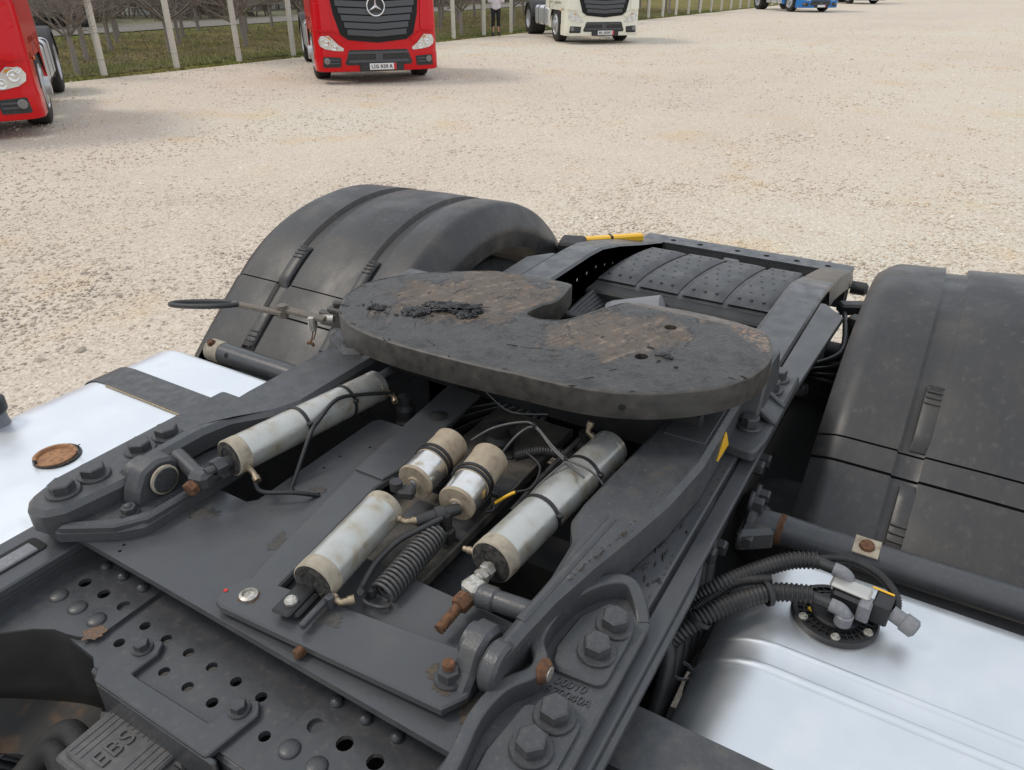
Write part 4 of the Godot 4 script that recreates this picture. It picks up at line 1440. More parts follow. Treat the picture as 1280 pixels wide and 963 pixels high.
func cylinders() -> void:
	var g: Geo
	# left
	var a := Vector3(-0.294, 1.140, 0.636)
	var b := Vector3(-0.268, 1.118, 0.258)
	var ax := (b - a).normalized()
	var cy := air_cylinder(a, b, 0.0345, 1)
	for t in [0.42, 0.74]:
		clamp_band(a.lerp(b, t), ax, 0.0345, cy)
	elbow(a + Vector3(0.030, -0.014, -0.012), Vector3(0.9, -0.3, 0.1), Vector3(0.75, -0.35, 0.3), cy)
	elbow(b + Vector3(0.032, -0.004, 0.010), Vector3(1, 0, 0.0), Vector3(0.4, -0.2, 0.3), cy)
	g = Geo.new()
	g.lathe([Vector2(0.012, 0), Vector2(0.012, -0.022), Vector2(0.008, -0.024), Vector2(0.008, -0.05)], a + Vector3(0, -0.006, 0), ax, 16)
	g.hexbolt(a + Vector3(-0.002, -0.006, 0.012), 0.017, 0.02, -ax, 0.3, 0.0)
	part("rod", g, M.bolt, cy)
	g = Geo.new()
	g.box(Vector3(-0.306, 1.125, 0.690), Vector3(0.04, 0.034, 0.034), 0.008, Basis(Vector3.UP, 0.25))
	g.lathe([Vector2(0.0145, 0.0), Vector2(0.0145, 0.075), Vector2(0.018, 0.08), Vector2(0.018, 0.10)], Vector3(-0.395, 1.130, 0.668), Vector3(0.93, -0.06, 0.22), 18)
	part("rod_joint", g, M.bolt, cy)
	g = Geo.new()
	g.hexbolt(Vector3(-0.306, 1.120, 0.706), 0.014, 0.014, Vector3(0.1, -0.15, 1.0), 0.5, 0.0)
	part("rusty_nut", g, M.rust, cy)
	g = Geo.new()
	g.tube(curve([a + Vector3(0.062, -0.028, 0.002), a + Vector3(0.075, -0.045, 0.0), Vector3(-0.175, 1.09, 0.605), Vector3(-0.15, 1.07, 0.57)], 6), 0.0042, 8)
	part("air_line", g, M.black, cy)
	g = Geo.new()
	g.tube(curve([Vector3(-0.205, 1.05, 0.615), Vector3(-0.215, 1.075, 0.570), a.lerp(b, 0.36) + Vector3(0.055, 0.005, 0), a.lerp(b, 0.46) + Vector3(0.042, 0.018, 0), a.lerp(b, 0.62) + Vector3(0.030, 0.034, 0), a.lerp(b, 0.78) + Vector3(0.036, 0.022, 0), b + Vector3(0.05, 0.003, 0.014)], 7), 0.0042, 8)
	part("air_line", g, M.black, cy)
	# middle
	a = Vector3(0.040, 1.118, 0.776)
	b = Vector3(0.016, 1.118, 0.580)
	ax = (b - a).normalized()
	cy = air_cylinder(a, b, 0.0345, 0)
	elbow(a + Vector3(0.033, -0.010, -0.004), Vector3(0.95, -0.25, 0.1), Vector3(0.7, 0.1, -0.7), cy)
	elbow(b + Vector3(0.034, 0.0, 0.012), Vector3(0.95, -0.2, -0.1), Vector3(0.75, 0.1, -0.55), cy)
	g = Geo.new()
	g.box(Vector3(0.030, 1.107, 0.805), Vector3(0.032, 0.007, 0.064), 0.003, Basis(Vector3.UP, 0.10))
	g.box(Vector3(0.036, 1.100, 0.802), Vector3(0.036, 0.010, 0.05), 0.003, Basis(Vector3.UP, 0.10))
	part("end_bracket", g, M.black, cy)
	g = Geo.new()
	g.lathe([Vector2(0.010, 0), Vector2(0.010, 0.004), Vector2(0.007, 0.007), Vector2(0, 0.0075)], Vector3(0.033, 1.1105, 0.813), Vector3.UP, 16)
	part("screw", g, M.zinc, cy)
	g = Geo.new()
	g.box(Vector3(0.073, 1.106, 0.808), Vector3(0.009, 0.012, 0.060), 0.002, Basis(Vector3.UP, 0.10))
	g.box(Vector3(0.076, 1.102, 0.780), Vector3(0.012, 0.030, 0.012), 0.002)
	part("stop_bar", g, M.paint, cy)
	g = Geo.new()
	g.box(b + Vector3(0.03, 0.028, -0.022), Vector3(0.028, 0.018, 0.024), 0.004, Basis(Vector3.UP, 0.4))
	g.lathe([Vector2(0.011, 0), Vector2(0.011, 0.016), Vector2(0, 0.016)], b + Vector3(0.012, 0.030, -0.018), Vector3.UP, 12)
	part("valve_knob", g, M.plastic_dark, cy)
	g = Geo.new()
	g.tube(curve([a + Vector3(0.066, -0.006, -0.028), Vector3(0.092, 1.10, 0.73), Vector3(0.076, 1.10, 0.68), Vector3(0.078, 1.105, 0.625), Vector3(0.098, 1.112, 0.585), Vector3(0.115, 1.118, 0.555)], 7), 0.0052, 9)
	part("air_line", g, M.hose, cy)
	g = Geo.new()
	g.tube([Vector3(0.080, 1.115, 0.580), Vector3(0.125, 1.118, 0.52)], 0.0105, 12)
	g.tube([Vector3(0.100, 1.116, 0.553), Vector3(0.109, 1.117, 0.541)], 0.014, 12)
	part("hose_coupling", g, M.plastic_dark, cy)
	# right
	a = Vector3(0.241, 1.120, 0.606)
	b = Vector3(0.262, 1.112, 0.215)
	ax = (b - a).normalized()
	cy = air_cylinder(a, b, 0.0365, 1)
	for t in [0.36, 0.72]:
		clamp_band(a.lerp(b, t), ax, 0.0365, cy)
	elbow(b + Vector3(-0.030, 0.018, 0.008), Vector3(-0.8, 0.5, 0.1), Vector3(0.1, 0.8, -0.3), cy)
	g = Geo.new()
	g.lathe([Vector2(0.006, 0), Vector2(0.006, 0.016), Vector2(0.0045, 0.018), Vector2(0.0045, 0.024), Vector2(0, 0.024)], a + Vector3(-0.031, -0.002, -0.010), Vector3(-1, 0, 0.1), 12)
	part("brass_plug", g, M.brass, cy)
	g = Geo.new()
	g.lathe([Vector2(0.009, 0), Vector2(0.009, -0.04), Vector2(0, -0.04)], a + Vector3(0, -0.008, 0), ax, 14)
	g.hexbolt(a + Vector3(0, -0.008, 0.004), 0.013, 0.013, -ax, 0.2, 0.0)
	g.hexbolt(a + Vector3(0, -0.008, 0.022), 0.013, 0.008, -ax, 0.5, 0.0)
	part("rod", g, M.zinc, cy)
	g = Geo.new()
	g.box(Vector3(0.243, 1.108, 0.655), Vector3(0.034, 0.032, 0.030), 0.006, Basis(Vector3.UP, -0.25))
	part("rod_head", g, M.zinc, cy)
	g = Geo.new()
	g.lathe([Vector2(0.0, -0.012), Vector2(0.016, -0.010), Vector2(0.0185, -0.004), Vector2(0.0185, 0.018), Vector2(0.0155, 0.022), Vector2(0.0165, 0.10)], Vector3(0.262, 1.106, 0.658), Vector3(1, 0.05, -0.05), 22)
	part("cross_tube", g, M.cast, cy)
	g = Geo.new()
	g.hexbolt(Vector3(0.241, 1.104, 0.672), 0.0145, 0.020, Vector3(-0.12, -0.12, 1), 0.4, 0.0)
	var th := []
	var tr := []
	for i in 23:
		th.append(Vector3(0.240, 1.103, 0.680).lerp(Vector3(0.236, 1.094, 0.735), i / 22.0))
		tr.append(0.0086 if i % 2 == 0 else 0.0074)
	g.tube(th, tr, 12)
	part("rusty_bolt", g, M.rust, cy)
	# two small canisters strapped to the valve plate
	for k in 2:
		var p := Vector3(0.022, 1.125, 0.508) if k == 0 else Vector3(0.117, 1.122, 0.518)
		var q := p + (Vector3(-0.006, 0.010, -0.125) if k == 0 else Vector3(-0.014, 0.012, -0.132))
		var d := (q - p).normalized()
		var ln := p.distance_to(q)
		g = Geo.new()
		g.lathe([Vector2(0.0335, 0.004), Vector2(0.0335, 0.052)], p, d, 32)
		var can := part("canister", g, M.chrome, L)
		g = Geo.new()
		g.lathe([Vector2(0.0, 0.0), Vector2(0.033, 0.0), Vector2(0.034, 0.002), Vector2(0.034, 0.006), Vector2(0.0335, 0.007)], p, d, 32)
		g.lathe([Vector2(0.0335, 0.052), Vector2(0.034, 0.054), Vector2(0.034, 0.080), Vector2(0.0338, ln - 0.012), Vector2(0.0348, ln - 0.010), Vector2(0.0348, ln - 0.003), Vector2(0.0325, ln), Vector2(0.0, ln)], p, d, 32)
		g.lathe([Vector2(0.0, -0.003), Vector2(0.011, -0.003), Vector2(0.013, 0.0)], p, d, 20)
		part("dirty_shell", g, M.dirty_can, can)
		g = Geo.new()
		g.lathe([Vector2(0.0, -0.006), Vector2(0.005, -0.0055), Vector2(0.007, -0.003)], p, d, 16)
		part("button", g, M.grey_plastic, can)
		for u in [0.058, 0.068]:
			g = Geo.new()
			g.lathe([Vector2(0.0335, u - 0.003), Vector2(0.0365, u - 0.003), Vector2(0.0365, u + 0.003), Vector2(0.0335, u + 0.003)], p, d, 28)
			part("strap", g, M.black, can)
		g = Geo.new()
		g.box(p + d * 0.062 + Vector3(0, -0.040, 0), Vector3(0.05, 0.025, 0.045), 0.004)
		part("saddle", g, M.plastic_dark, can)
	g = Geo.new()
	g.tube(curve([Vector3(0.152, 1.095, 0.452), Vector3(0.168, 1.108, 0.440), Vector3(0.180, 1.115, 0.43)], 5), 0.003, 7)
	part("yellow_wire", g, M.yellow, L)
	g = Geo.new()
	g.tube(curve([Vector3(0.150, 1.092, 0.455), Vector3(0.155, 1.088, 0.462), Vector3(0.145, 1.085, 0.47)], 5), 0.0032, 7)
	g.tube(curve([Vector3(0.180, 1.115, 0.43), Vector3(0.20, 1.118, 0.405), Vector3(0.19, 1.13, 0.36), Vector3(0.15, 1.135, 0.34)], 6), 0.0025, 7)
	part("wire", g, M.black, L)
	# ribbed hose behind
	var hp := curve([Vector3(0.12, 1.11, 0.33), Vector3(0.16, 1.118, 0.30), Vector3(0.20, 1.105, 0.27), Vector3(0.24, 1.07, 0.20)], 16)
	corrugated("corrugated_hose", hp, 0.0105, L)
	# thin lines tied together above the deck
	for c in [[Vector3(0.050, 1.145, 0.37), Vector3(0.085, 1.172, 0.35), Vector3(0.130, 1.188, 0.33), Vector3(0.158, 1.188, 0.325), Vector3(0.205, 1.172, 0.345), Vector3(0.240, 1.165, 0.36), Vector3(0.290, 1.160, 0.365), Vector3(0.315, 1.135, 0.36)], [Vector3(0.120, 1.145, 0.375), Vector3(0.140, 1.178, 0.35), Vector3(0.160, 1.185, 0.327), Vector3(0.207, 1.169, 0.349), Vector3(0.243, 1.162, 0.365), Vector3(0.285, 1.152, 0.378)], [Vector3(0.243, 1.162, 0.365), Vector3(0.215, 1.13, 0.42), Vector3(0.20, 1.09, 0.48), Vector3(0.195, 1.06, 0.52)]]:
		g = Geo.new()
		g.tube(curve(c, 7), 0.0022, 7)
		part("thin_line", g, M.spring, L)
	g = Geo.new()
	for q in [Vector3(0.158, 1.188, 0.326), Vector3(0.240, 1.164, 0.361)]:
		g.box(q, Vector3(0.006, 0.010, 0.010), 0.001, Basis(Vector3.UP, 0.4))
	part("line_ties", g, M.black, L)
	g = Geo.new()
	for c in [[Vector3(0.213, 1.135, 0.25), Vector3(0.195, 1.11, 0.36), Vector3(0.185, 1.09, 0.45)], [Vector3(0.205, 1.12, 0.30), Vector3(0.19, 1.08, 0.42), Vector3(0.18, 1.05, 0.55)]]:
		g.tube(curve(c, 7), 0.005, 8)
	part("air_hose", g, M.hose, L)
	# coil spring
	g = Geo.new()
	var sp := []
	var s0 := Vector3(0.116, 1.083, 0.715)
	var s1 := Vector3(0.110, 1.093, 0.560)
	var sd := (s1 - s0).normalized()
	var sx := sd.cross(Vector3.UP).normalized()
	var sy := sx.cross(sd)
	var turns := 19
	for i in turns * 14 + 1:
		var t := float(i) / (turns * 14)
		var an := TAU * turns * t
		var rr := 0.0195 * (1.0 if t < 0.9 else lerpf(1.0, 0.75, (t - 0.9) * 10))
		sp.append(s0.lerp(s1, t) + (sx * cos(an) + sy * sin(an)) * rr)
	g.tube(sp, 0.0030, 7)
	# hook loop at the front end
	var hk := []
	for i in 15:
		var an := TAU * i / 14 * 0.92 - 0.5
		hk.append(s0 + Vector3(-0.004, -0.006, 0.010) + Vector3(cos(an) * 0.022, sin(an) * 0.008, sin(an) * 0.016))
	g.tube(hk, 0.0030, 7)
	var spring := part("coil_spring", g, M.spring, L)
	g = Geo.new()
	g.lathe([Vector2(0.011, -0.02), Vector2(0.011, 0.018), Vector2(0.009, 0.021), Vector2(0, 0.021)], Vector3(0.112, 1.100, 0.543), Vector3(0, 1, 0), 14)
	g.box(Vector3(0.113, 1.075, 0.545), Vector3(0.03, 0.03, 0.02), 0.003)
	part("spring_post", g, M.plastic_dark, spring)
	g = Geo.new()
	g.lathe([Vector2(0.008, -0.02), Vector2(0.008, 0.008), Vector2(0, 0.009)], Vector3(0.095, 1.078, 0.715), Vector3.UP, 12)
	part("hook_pin", g, M.bolt, spring)

func corrugated(called: String, path: Array, r: float, parent: Node, m: Material = null) -> MeshInstance3D:
	# resample evenly, two rings per rib
	var pts := []
	var rad := []
	var acc := 0.0
	var total := 0.0
	for i in path.size() - 1:
		total += path[i].distance_to(path[i + 1])
	var step := r * 0.115
	var want := 0.0
	for i in path.size() - 1:
		var d: float = path[i].distance_to(path[i + 1])
		while want <= acc + d:
			pts.append(path[i].lerp(path[i + 1], (want - acc) / maxf(d, 1e-6)))
			want += step
		acc += d
	for i in pts.size():
		rad.append(r * (1.0 if i % 4 < 2 else 0.84))
	var g := Geo.new()
	g.tube(pts, rad, 12)
	return part(called, g, m if m else M.hose, parent)

# ---- mudguards and wheels
func mudguards() -> void:
	for s: float in [1.0, -1.0]:
		var zc := -0.745
		var yc := 0.45
		var roll := 0.035
		var prof := func(an: float) -> Vector2:   # (z, y) on the outer skin
			var r := 0.765 + 0.085 * pow(clampf((50.0 - rad_to_deg(an)) / 28.0, 0.0, 1.2), 2.0)
			return Vector2(zc + r * cos(an), yc + r * sin(an))
		var W := 0.655
		# across the guard from the inside: [offset, drop]
		var sec := [[0.0, 0.15], [0.0, 0.10], [0.004, 0.072], [0.048, 0.012], [0.060, 0.003], [0.075, 0.0], [0.165, 0.0], [0.167, 0.014], [0.217, 0.014], [0.219, 0.0], [0.34, -0.002], [0.452, 0.0], [0.454, 0.014], [0.510, 0.014], [0.512, 0.0], [0.60, 0.004], [0.635, 0.018], [0.652, 0.05], [0.655, 0.12]]
		if s > 0:
			sec[0] = [0.0, 0.16]
			sec[1] = [0.0, 0.055]
			sec[2] = [0.003, 0.030]
			sec[3] = [0.030, 0.010]
			sec[4] = [0.042, 0.003]
			sec[5] = [0.060, 0.0]
			for e in sec:
				e[0] -= 0.030
			yc = 0.485
		else:
			for e in sec:
				if e[0] > 0.52:
					e[0] += 0.070
		var make := func(a0: float, a1: float, steps: int, lift: float, from: int, to: int, lean: float) -> Geo:
			var g := Geo.new()
			var rows := []
			for i in steps + 1:
				var an := deg_to_rad(lerpf(a0, a1, float(i) / steps))
				var line := PackedVector3Array()
				for j in range(from, to):
					var q: Vector2 = prof.call(an)
					var inw := Vector2(cos(an), sin(an))
					q -= inw * (sec[j][1] - lift)
					q.x += lean * (1.0 - float(i) / steps)
					var x: float = 0.600 + sec[j][0]
					line.append(Vector3(x * s, q.y + (x - 0.612) * roll * s * (2.0 if s > 0 else 0.5) * smoothstep(52.0, 85.0, rad_to_deg(an)), q.x))
				rows.append(line)
			g.grid(rows)
			return g
		var n := sec.size()
		var up := part("mudguard", make.call(47.6 if s > 0 else 49.0, 152, 44, 0.0, 0, n, 0.0), M.plastic, L)
		part("belt", make.call(43.4 if s > 0 else 41.0, 47.2 if s > 0 else 48.6, 6, 0.003, 0, n, 0.0), M.plastic, up)
		part("lower_shell", make.call(27 if s > 0 else 17, 43.0 if s > 0 else 40.6, 10, 0.0, 2, n if s > 0 else 15, 0.012), M.plastic, up)
		if s < 0:
			part("end_lip", make.call(8, 40.6, 12, 0.0, n - 4, n, 0.0), M.plastic, up)
			part("end_panel", make.call(29, 40.6, 6, 0.0, 14, n, 0.0), M.plastic, up)
			part("end_recess", make.call(8, 29, 8, -0.07, 13, n, 0.0), M.void, up)
		part("seam", make.call(27.5, 50.0, 12, -0.012, 0, n - 2, 0.0), M.void, up)
		part("rear_shell", make.call(152.3, 178, 12, 0.004, 0, n, 0.0), M.plastic_dark, up)
		# buckled straps in the channels
		for ch in ([[0.144, 0.180], [0.431, 0.473]] if s > 0 else [[0.174, 0.210], [0.461, 0.503]]):
			for pc in [[48.2, 61.0], [31.0, 42.5]]:
				var g := Geo.new()
				for lay in [0, 1]:
					var rows := []
					for i in 9:
						var an := deg_to_rad(lerpf(pc[0], pc[1], i / 8.0))
						var line := PackedVector3Array()
						for k in 4:
							var q: Vector2 = prof.call(an)
							var e := 0.010 if (k == 0 or k == 3 or i == 0 or i == 8) else -0.002
							q -= Vector2(cos(an), sin(an)) * (e + 0.001 * lay)
							var x: float = 0.612 + lerpf(ch[0], ch[1], [0.0, 0.08, 0.92, 1.0][k])
							line.append(Vector3(x * s, q.y, q.x))
						rows.append(line)
					g.grid(rows)
				var st := part("strap", g, M.plastic, up)
				g = Geo.new()
				for i in 4:
					var base: float = pc[1] - 1.0 - 1.1 * i if pc[0] > 45 else pc[0] + 1.2 + 1.2 * i
					var an := deg_to_rad(base)
					var q: Vector2 = prof.call(an) + Vector2(cos(an), sin(an)) * 0.004
					var xm: float = 0.612 + (ch[0] + ch[1]) / 2
					g.box(Vector3(xm * s, q.y, q.x), Vector3((ch[1] - ch[0]) * 0.86, 0.004, 0.005), 0.0015, Basis(Vector3.RIGHT, PI / 2 - an))
				part("strap_ribs", g, M.plastic, st)
		# wheel pair
		var tyre := Geo.new()
		for off in [0.63, 0.93]:
			var pr := [Vector2(0.29, 0.0), Vector2(0.33, -0.01), Vector2(0.44, -0.012), Vector2(0.488, 0.0), Vector2(0.508, 0.03), Vector2(0.508, 0.10), Vector2(0.495, 0.102), Vector2(0.495, 0.115), Vector2(0.508, 0.117), Vector2(0.508, 0.17), Vector2(0.495, 0.172), Vector2(0.495, 0.185), Vector2(0.508, 0.187), Vector2(0.508, 0.25), Vector2(0.488, 0.28), Vector2(0.44, 0.292), Vector2(0.33, 0.29), Vector2(0.29, 0.28)]
			tyre.lathe(pr, Vector3(off * s, 0.508, zc), Vector3.RIGHT * s, 48)
		var wh := part("rear_wheel", tyre, M.rubber, L)
		var g2 := Geo.new()
		g2.lathe([Vector2(0.295, 0.0), Vector2(0.275, 0.02), Vector2(0.26, 0.26), Vector2(0.18, 0.33), Vector2(0.12, 0.33), Vector2(0.0, 0.34)], Vector3(0.63 * s, 0.508, zc), Vector3.RIGHT * s, 32)
		g2.lathe([Vector2(0.295, 0.58), Vector2(0.26, 0.56), Vector2(0.24, 0.42), Vector2(0.15, 0.40), Vector2(0.13, 0.46), Vector2(0.0, 0.46)], Vector3(0.63 * s, 0.508, zc), Vector3.RIGHT * s, 32)
		part("rim", g2, M.zinc, wh)
		# support tube in front of the guard
		var t := Geo.new()
		var tz := -0.005 if s > 0 else 0.02
		t.tube([Vector3(0.50 * s, 0.885, tz), Vector3((1.24 if s > 0 else 1.15) * s, 0.885 + (0.012 if s > 0 else 0.0), tz)], 0.033, 18)
		var tb := part("guard_tube", t, M.paint, L)
		t = Geo.new()
		if s > 0:
			t.lathe([Vector2(0.034, 0), Vector2(0.045, 0.005), Vector2(0.045, 0.012), Vector2(0.034, 0.02)], Vector3(0.497, 0.885, tz), Vector3.RIGHT, 18)
			t.prism(rnd(V2([0.492, -0.085, 0.505, -0.085, 0.56, -0.02, 0.56, 0.03, 0.505, 0.07, 0.492, 0.07]), 0.01, 3), 0.86, 0.905, 0.01)
			part("tube_flange", t, M.cast, tb)
			for q in [[-0.062, 0.915], [0.0, 0.935], [0.055, 0.88], [-0.03, 0.84]]:
				t = Geo.new()
				t.hexbolt(Vector3(0.497, q[1], q[0]), 0.016, 0.028, Vector3.RIGHT, 0.4)
				part("flange_bolt", t, M.bolt, tb)
			t = Geo.new()
			t.lathe([Vector2(0.0335, 0), Vector2(0.0338, 0.001), Vector2(0.0338, 0.012), Vector2(0.0335, 0.013)], Vector3(0.560, 0.886, tz), Vector3.RIGHT, 18)
			part("rust_band", t, M.rust, tb)
			t = Geo.new()
			t.box(Vector3(0.728, 0.9185, tz + 0.010), Vector3(0.048, 0.004, 0.044), 0.001, Basis(Vector3.RIGHT, 0.25))
			part("clip_plate", t, M.collar, tb)
			t = Geo.new()
			t.lathe([Vector2(0.015, 0), Vector2(0.013, 0.006), Vector2(0, 0.007)], Vector3(0.728, 0.920, tz + 0.010), Vector3(0, 1, 0.25), 12)
			part("rusty_screw", t, M.rust, tb)
		else:
			t.lathe([Vector2(0.0, -0.005), Vector2(0.030, -0.004), Vector2(0.035, 0.003), Vector2(0.035, 0.055), Vector2(0.032, 0.057)], Vector3(-1.15, 0.885, tz), Vector3.RIGHT, 18)
			part("end_cap", t, M.collar, tb)
			t = Geo.new()
			t.hexbolt(Vector3(-1.128, 0.915, tz + 0.012), 0.011, 0.012, Vector3(0, 0.9, 0.4), 0.4, 1.2)
			part("rusty_screw", t, M.rust, tb)
			t = Geo.new()
			t.lathe([Vector2(0.008, 0), Vector2(0, 0.001)], Vector3(-1.05, 0.902, tz + 0.0285), Vector3(0, 0.5, 0.85), 10)
			part("tube_hole", t, M.void, tb)

# ---- tanks
func tank_rows(x0: float, x1: float, y0: float, y1: float, rad: float, stations: Array) -> Array:
	# stations: [z, inset]; ring in (x, y) with rounded corners
	var rows := []
	for st in stations:
		var k: float = st[1]
		var line := PackedVector3Array()
		var rr := rad
		for cnr in 4:
			var cx := [x1 - rr, x0 + rr, x0 + rr, x1 - rr][cnr] as float
			var cy := [y1 - rr, y1 - rr, y0 + rr, y0 + rr][cnr] as float
			for j in 9:
				var an := PI / 2 * (cnr + j / 8.0)
				line.append(Vector3(cx + cos(an) * maxf(rr - k, 0.005), cy + sin(an) * maxf(rr - k, 0.005), st[0]))
			# subdivide the flat runs so that shading stays even
		rows.append(line)
	return rows

func tanks() -> void:
	# right tank, with two pressed ribs
	var st := [[0.105, 0.12], [0.103, 0.075], [0.108, 0.045], [0.122, 0.02], [0.142, 0.006], [0.165, 0.0], [0.24, 0.0], [0.368, 0.0], [0.372, -0.0035], [0.380, -0.0035], [0.384, 0.0], [0.418, 0.0], [0.422, -0.0045], [0.432, -0.0045], [0.437, 0.0], [0.70, 0.0], [1.0, 0.0], [1.9, 0.0], [1.92, 0.1]]
	var g := Geo.new()
	g.grid(tank_rows(0.520, 1.26, 0.36, 0.948, 0.120, st), true)
	var rt := part("fuel_tank", g, M.tank, L, "bare aluminium tank with the black sender unit and hoses")
	# strap over it
	g = Geo.new()
	var rows := []
	for z in [0.596, 0.600, 0.70, 0.704]:
		var line := PackedVector3Array()
		var lift := 0.004 if z == 0.596 or z == 0.704 else 0.008
		line.append(Vector3(0.455, 0.945 + lift, z))
		line.append(Vector3(0.52, 0.946 + lift, z))
		for i in 13:
			var t := i / 12.0
			var x := lerpf(0.58, 1.26, t)
			line.append(Vector3(x, 0.945 + lift - maxf(0.0, x - 1.13) * 0.4, z))
		rows.append(line)
	g.grid(rows)
	part("tank_strap", g, M.strap, rt)
	g = Geo.new()
	rows = []
	for y in [0.90, 0.925]:
		rows.append(PackedVector3Array([Vector3(0.46, y, 0.63), Vector3(0.475, y, 0.615), Vector3(0.495, y, 0.618), Vector3(0.508, y, 0.625), Vector3(0.517, y, 0.618), Vector3(0.520, y, 0.600)]))
	g.grid(rows)
	g.box(Vector3(0.48, 0.885, 0.63), Vector3(0.05, 0.03, 0.03), 0.004)
	part("strap_hook", g, M.strap, rt)
	# fuel sender
	var c := Vector3(0.707, 0.945, 0.262)
	g = Geo.new()
	g.lathe([Vector2(0.070, 0.0), Vector2(0.070, 0.010), Vector2(0.067, 0.013), Vector2(0.060, 0.013), Vector2(0.060, 0.009), Vector2(0.0, 0.009)], c, Vector3.UP, 40)
	for i in 30:
		var an := TAU * i / 30
		g.box(c + Vector3(cos(an) * 0.051, 0.011, sin(an) * 0.051), Vector3(0.020, 0.005, 0.002), 0.0006, Basis(Vector3.UP, -an))
	g.lathe([Vector2(0.051, 0.009), Vector2(0.051, 0.013), Vector2(0.049, 0.013), Vector2(0.049, 0.009)], c, Vector3.UP, 32)
	g.lathe([Vector2(0.041, 0.009), Vector2(0.041, 0.018), Vector2(0.036, 0.020), Vector2(0.0, 0.020)], c, Vector3.UP, 28)
	var sd := part("sender_flange", g, M.black, rt)
	for i in 6:
		var an := TAU * i / 6 + 0.35
		g = Geo.new()
		g.lathe([Vector2(0.0075, 0), Vector2(0.0075, 0.0035), Vector2(0.005, 0.004), Vector2(0.005, 0.007), Vector2(0.0, 0.0065)], c + Vector3(cos(an) * 0.058, 0.012, sin(an) * 0.058), Vector3.UP, 12)
		part("flange_screw", g, M.zinc, rt)
	var B := Basis(Vector3.UP, -0.10)
	g = Geo.new()
	g.box(c + Vector3(0.012, 0.034, -0.012), Vector3(0.050, 0.052, 0.040), 0.005, B)
	part("sender_body", g, M.black, rt)
	g = Geo.new()
	g.box(c + Vector3(0.013, 0.064, -0.014), Vector3(0.064, 0.010, 0.030), 0.004, B)
	part("metal_cover", g, flat(lin(0.46, 0.45, 0.42), 0.38, 0.6), rt)
	g = Geo.new()
	g.box(c + Vector3(0.040, 0.045, 0.004), Vector3(0.020, 0.036, 0.030), 0.003, B)
	part("grey_block", g, M.grey_plastic, rt)
	g = Geo.new()
	g.box(c + Vector3(0.064, 0.044, -0.014), Vector3(0.028, 0.042, 0.040), 0.003, B)
	part("plug_body", g, M.black, rt)
	g = Geo.new()
	g.box(c + Vector3(0.060, 0.0662, -0.030), Vector3(0.034, 0.003, 0.004), 0.001, B)
	g.box(c + Vector3(-0.030, 0.016, 0.020), Vector3(0.026, 0.004, 0.008), 0.001, Basis(Vector3.UP, -0.6))
	part("yellow_clip", g, M.yellow, rt)
	g = Geo.new()
	g.lathe([Vector2(0.013, 0), Vector2(0.013, 0.02), Vector2(0.016, 0.021), Vector2(0.016, 0.040), Vector2(0.010, 0.044), Vector2(0, 0.044)], c + Vector3(0.078, 0.046, -0.010), Vector3(1, -0.25, 0.25), 16)
	part("grey_plug", g, M.grey_plastic, rt)
	for k in 2:
		var o := c + (Vector3(0.014, 0.020, 0.030) if k == 0 else Vector3(0.004, 0.045, -0.030))
		g = Geo.new()
		if k == 0:
			g.lathe([Vector2(0.010, 0), Vector2(0.014, 0.004), Vector2(0.0145, 0.022), Vector2(0.012, 0.024)], o, Vector3.UP, 16)
		g.tube(curve([o + Vector3(0, 0.010, 0), o + Vector3(0, 0.022, 0), o + Vector3(-0.009, 0.029, -0.001), o + Vector3(-0.024, 0.030, -0.003)], 6), 0.0115, 14)
		part("grey_elbow", g, M.grey_plastic, rt)
		g = Geo.new()
		g.tube([o + Vector3(-0.020, 0.030, -0.003), o + Vector3(-0.058, 0.029, -0.008)], 0.0100, 14)
		part("hose_neck", g, M.hose, rt)
	# corrugated hoses to the frame
	var c0 := c + Vector3(0.014, 0.050, 0.027)
	corrugated("corrugated_hose", curve([c0 + Vector3(-0.055, 0, -0.007), Vector3(0.610, 0.988, 0.300), Vector3(0.566, 0.980, 0.338), Vector3(0.525, 0.962, 0.380), Vector3(0.490, 0.930, 0.415), Vector3(0.462, 0.88, 0.43), Vector3(0.450, 0.80, 0.44)], 12), 0.0165, rt)
	var c1 := c + Vector3(0.004, 0.075, -0.033)
	corrugated("corrugated_hose", curve([c1 + Vector3(-0.052, 0, -0.007), Vector3(0.615, 1.012, 0.240), Vector3(0.565, 0.998, 0.285), Vector3(0.520, 0.975, 0.325), Vector3(0.470, 0.92, 0.35)], 12), 0.0155, rt)
	corrugated("thin_hose", curve([Vector3(0.650, 1.012, 0.215), Vector3(0.700, 1.022, 0.196), Vector3(0.750, 1.018, 0.200), Vector3(0.785, 1.003, 0.222), Vector3(0.792, 0.988, 0.245)], 12), 0.0080, rt)
	corrugated("thin_hose", curve([Vector3(0.60, 1.00, 0.285), Vector3(0.55, 0.99, 0.31), Vector3(0.52, 0.965, 0.34), Vector3(0.485, 0.93, 0.39), Vector3(0.46, 0.85, 0.43)], 12), 0.0100, rt)
	g = Geo.new()
	for q in [Vector3(0.601, 0.988, 0.309), Vector3(0.515, 0.956, 0.390)]:
		g.lathe([Vector2(0.019, -0.004), Vector2(0.0215, -0.004), Vector2(0.0215, 0.004), Vector2(0.019, 0.004)], q, Vector3(0.75, 0.1, -0.65) if q.y > 0.96 else Vector3(0.3, 0.8, -0.4), 16)
	part("hose_clamps", g, M.black, rt)
	g = Geo.new()
	g.lathe([Vector2(0.0185, -0.003), Vector2(0.020, -0.003), Vector2(0.020, 0.003), Vector2(0.0185, 0.003)], Vector3(0.506, 0.862, 0.426), Vector3(0.05, 1, -0.05), 16)
	part("pale_ring", g, M.grey_plastic, rt)
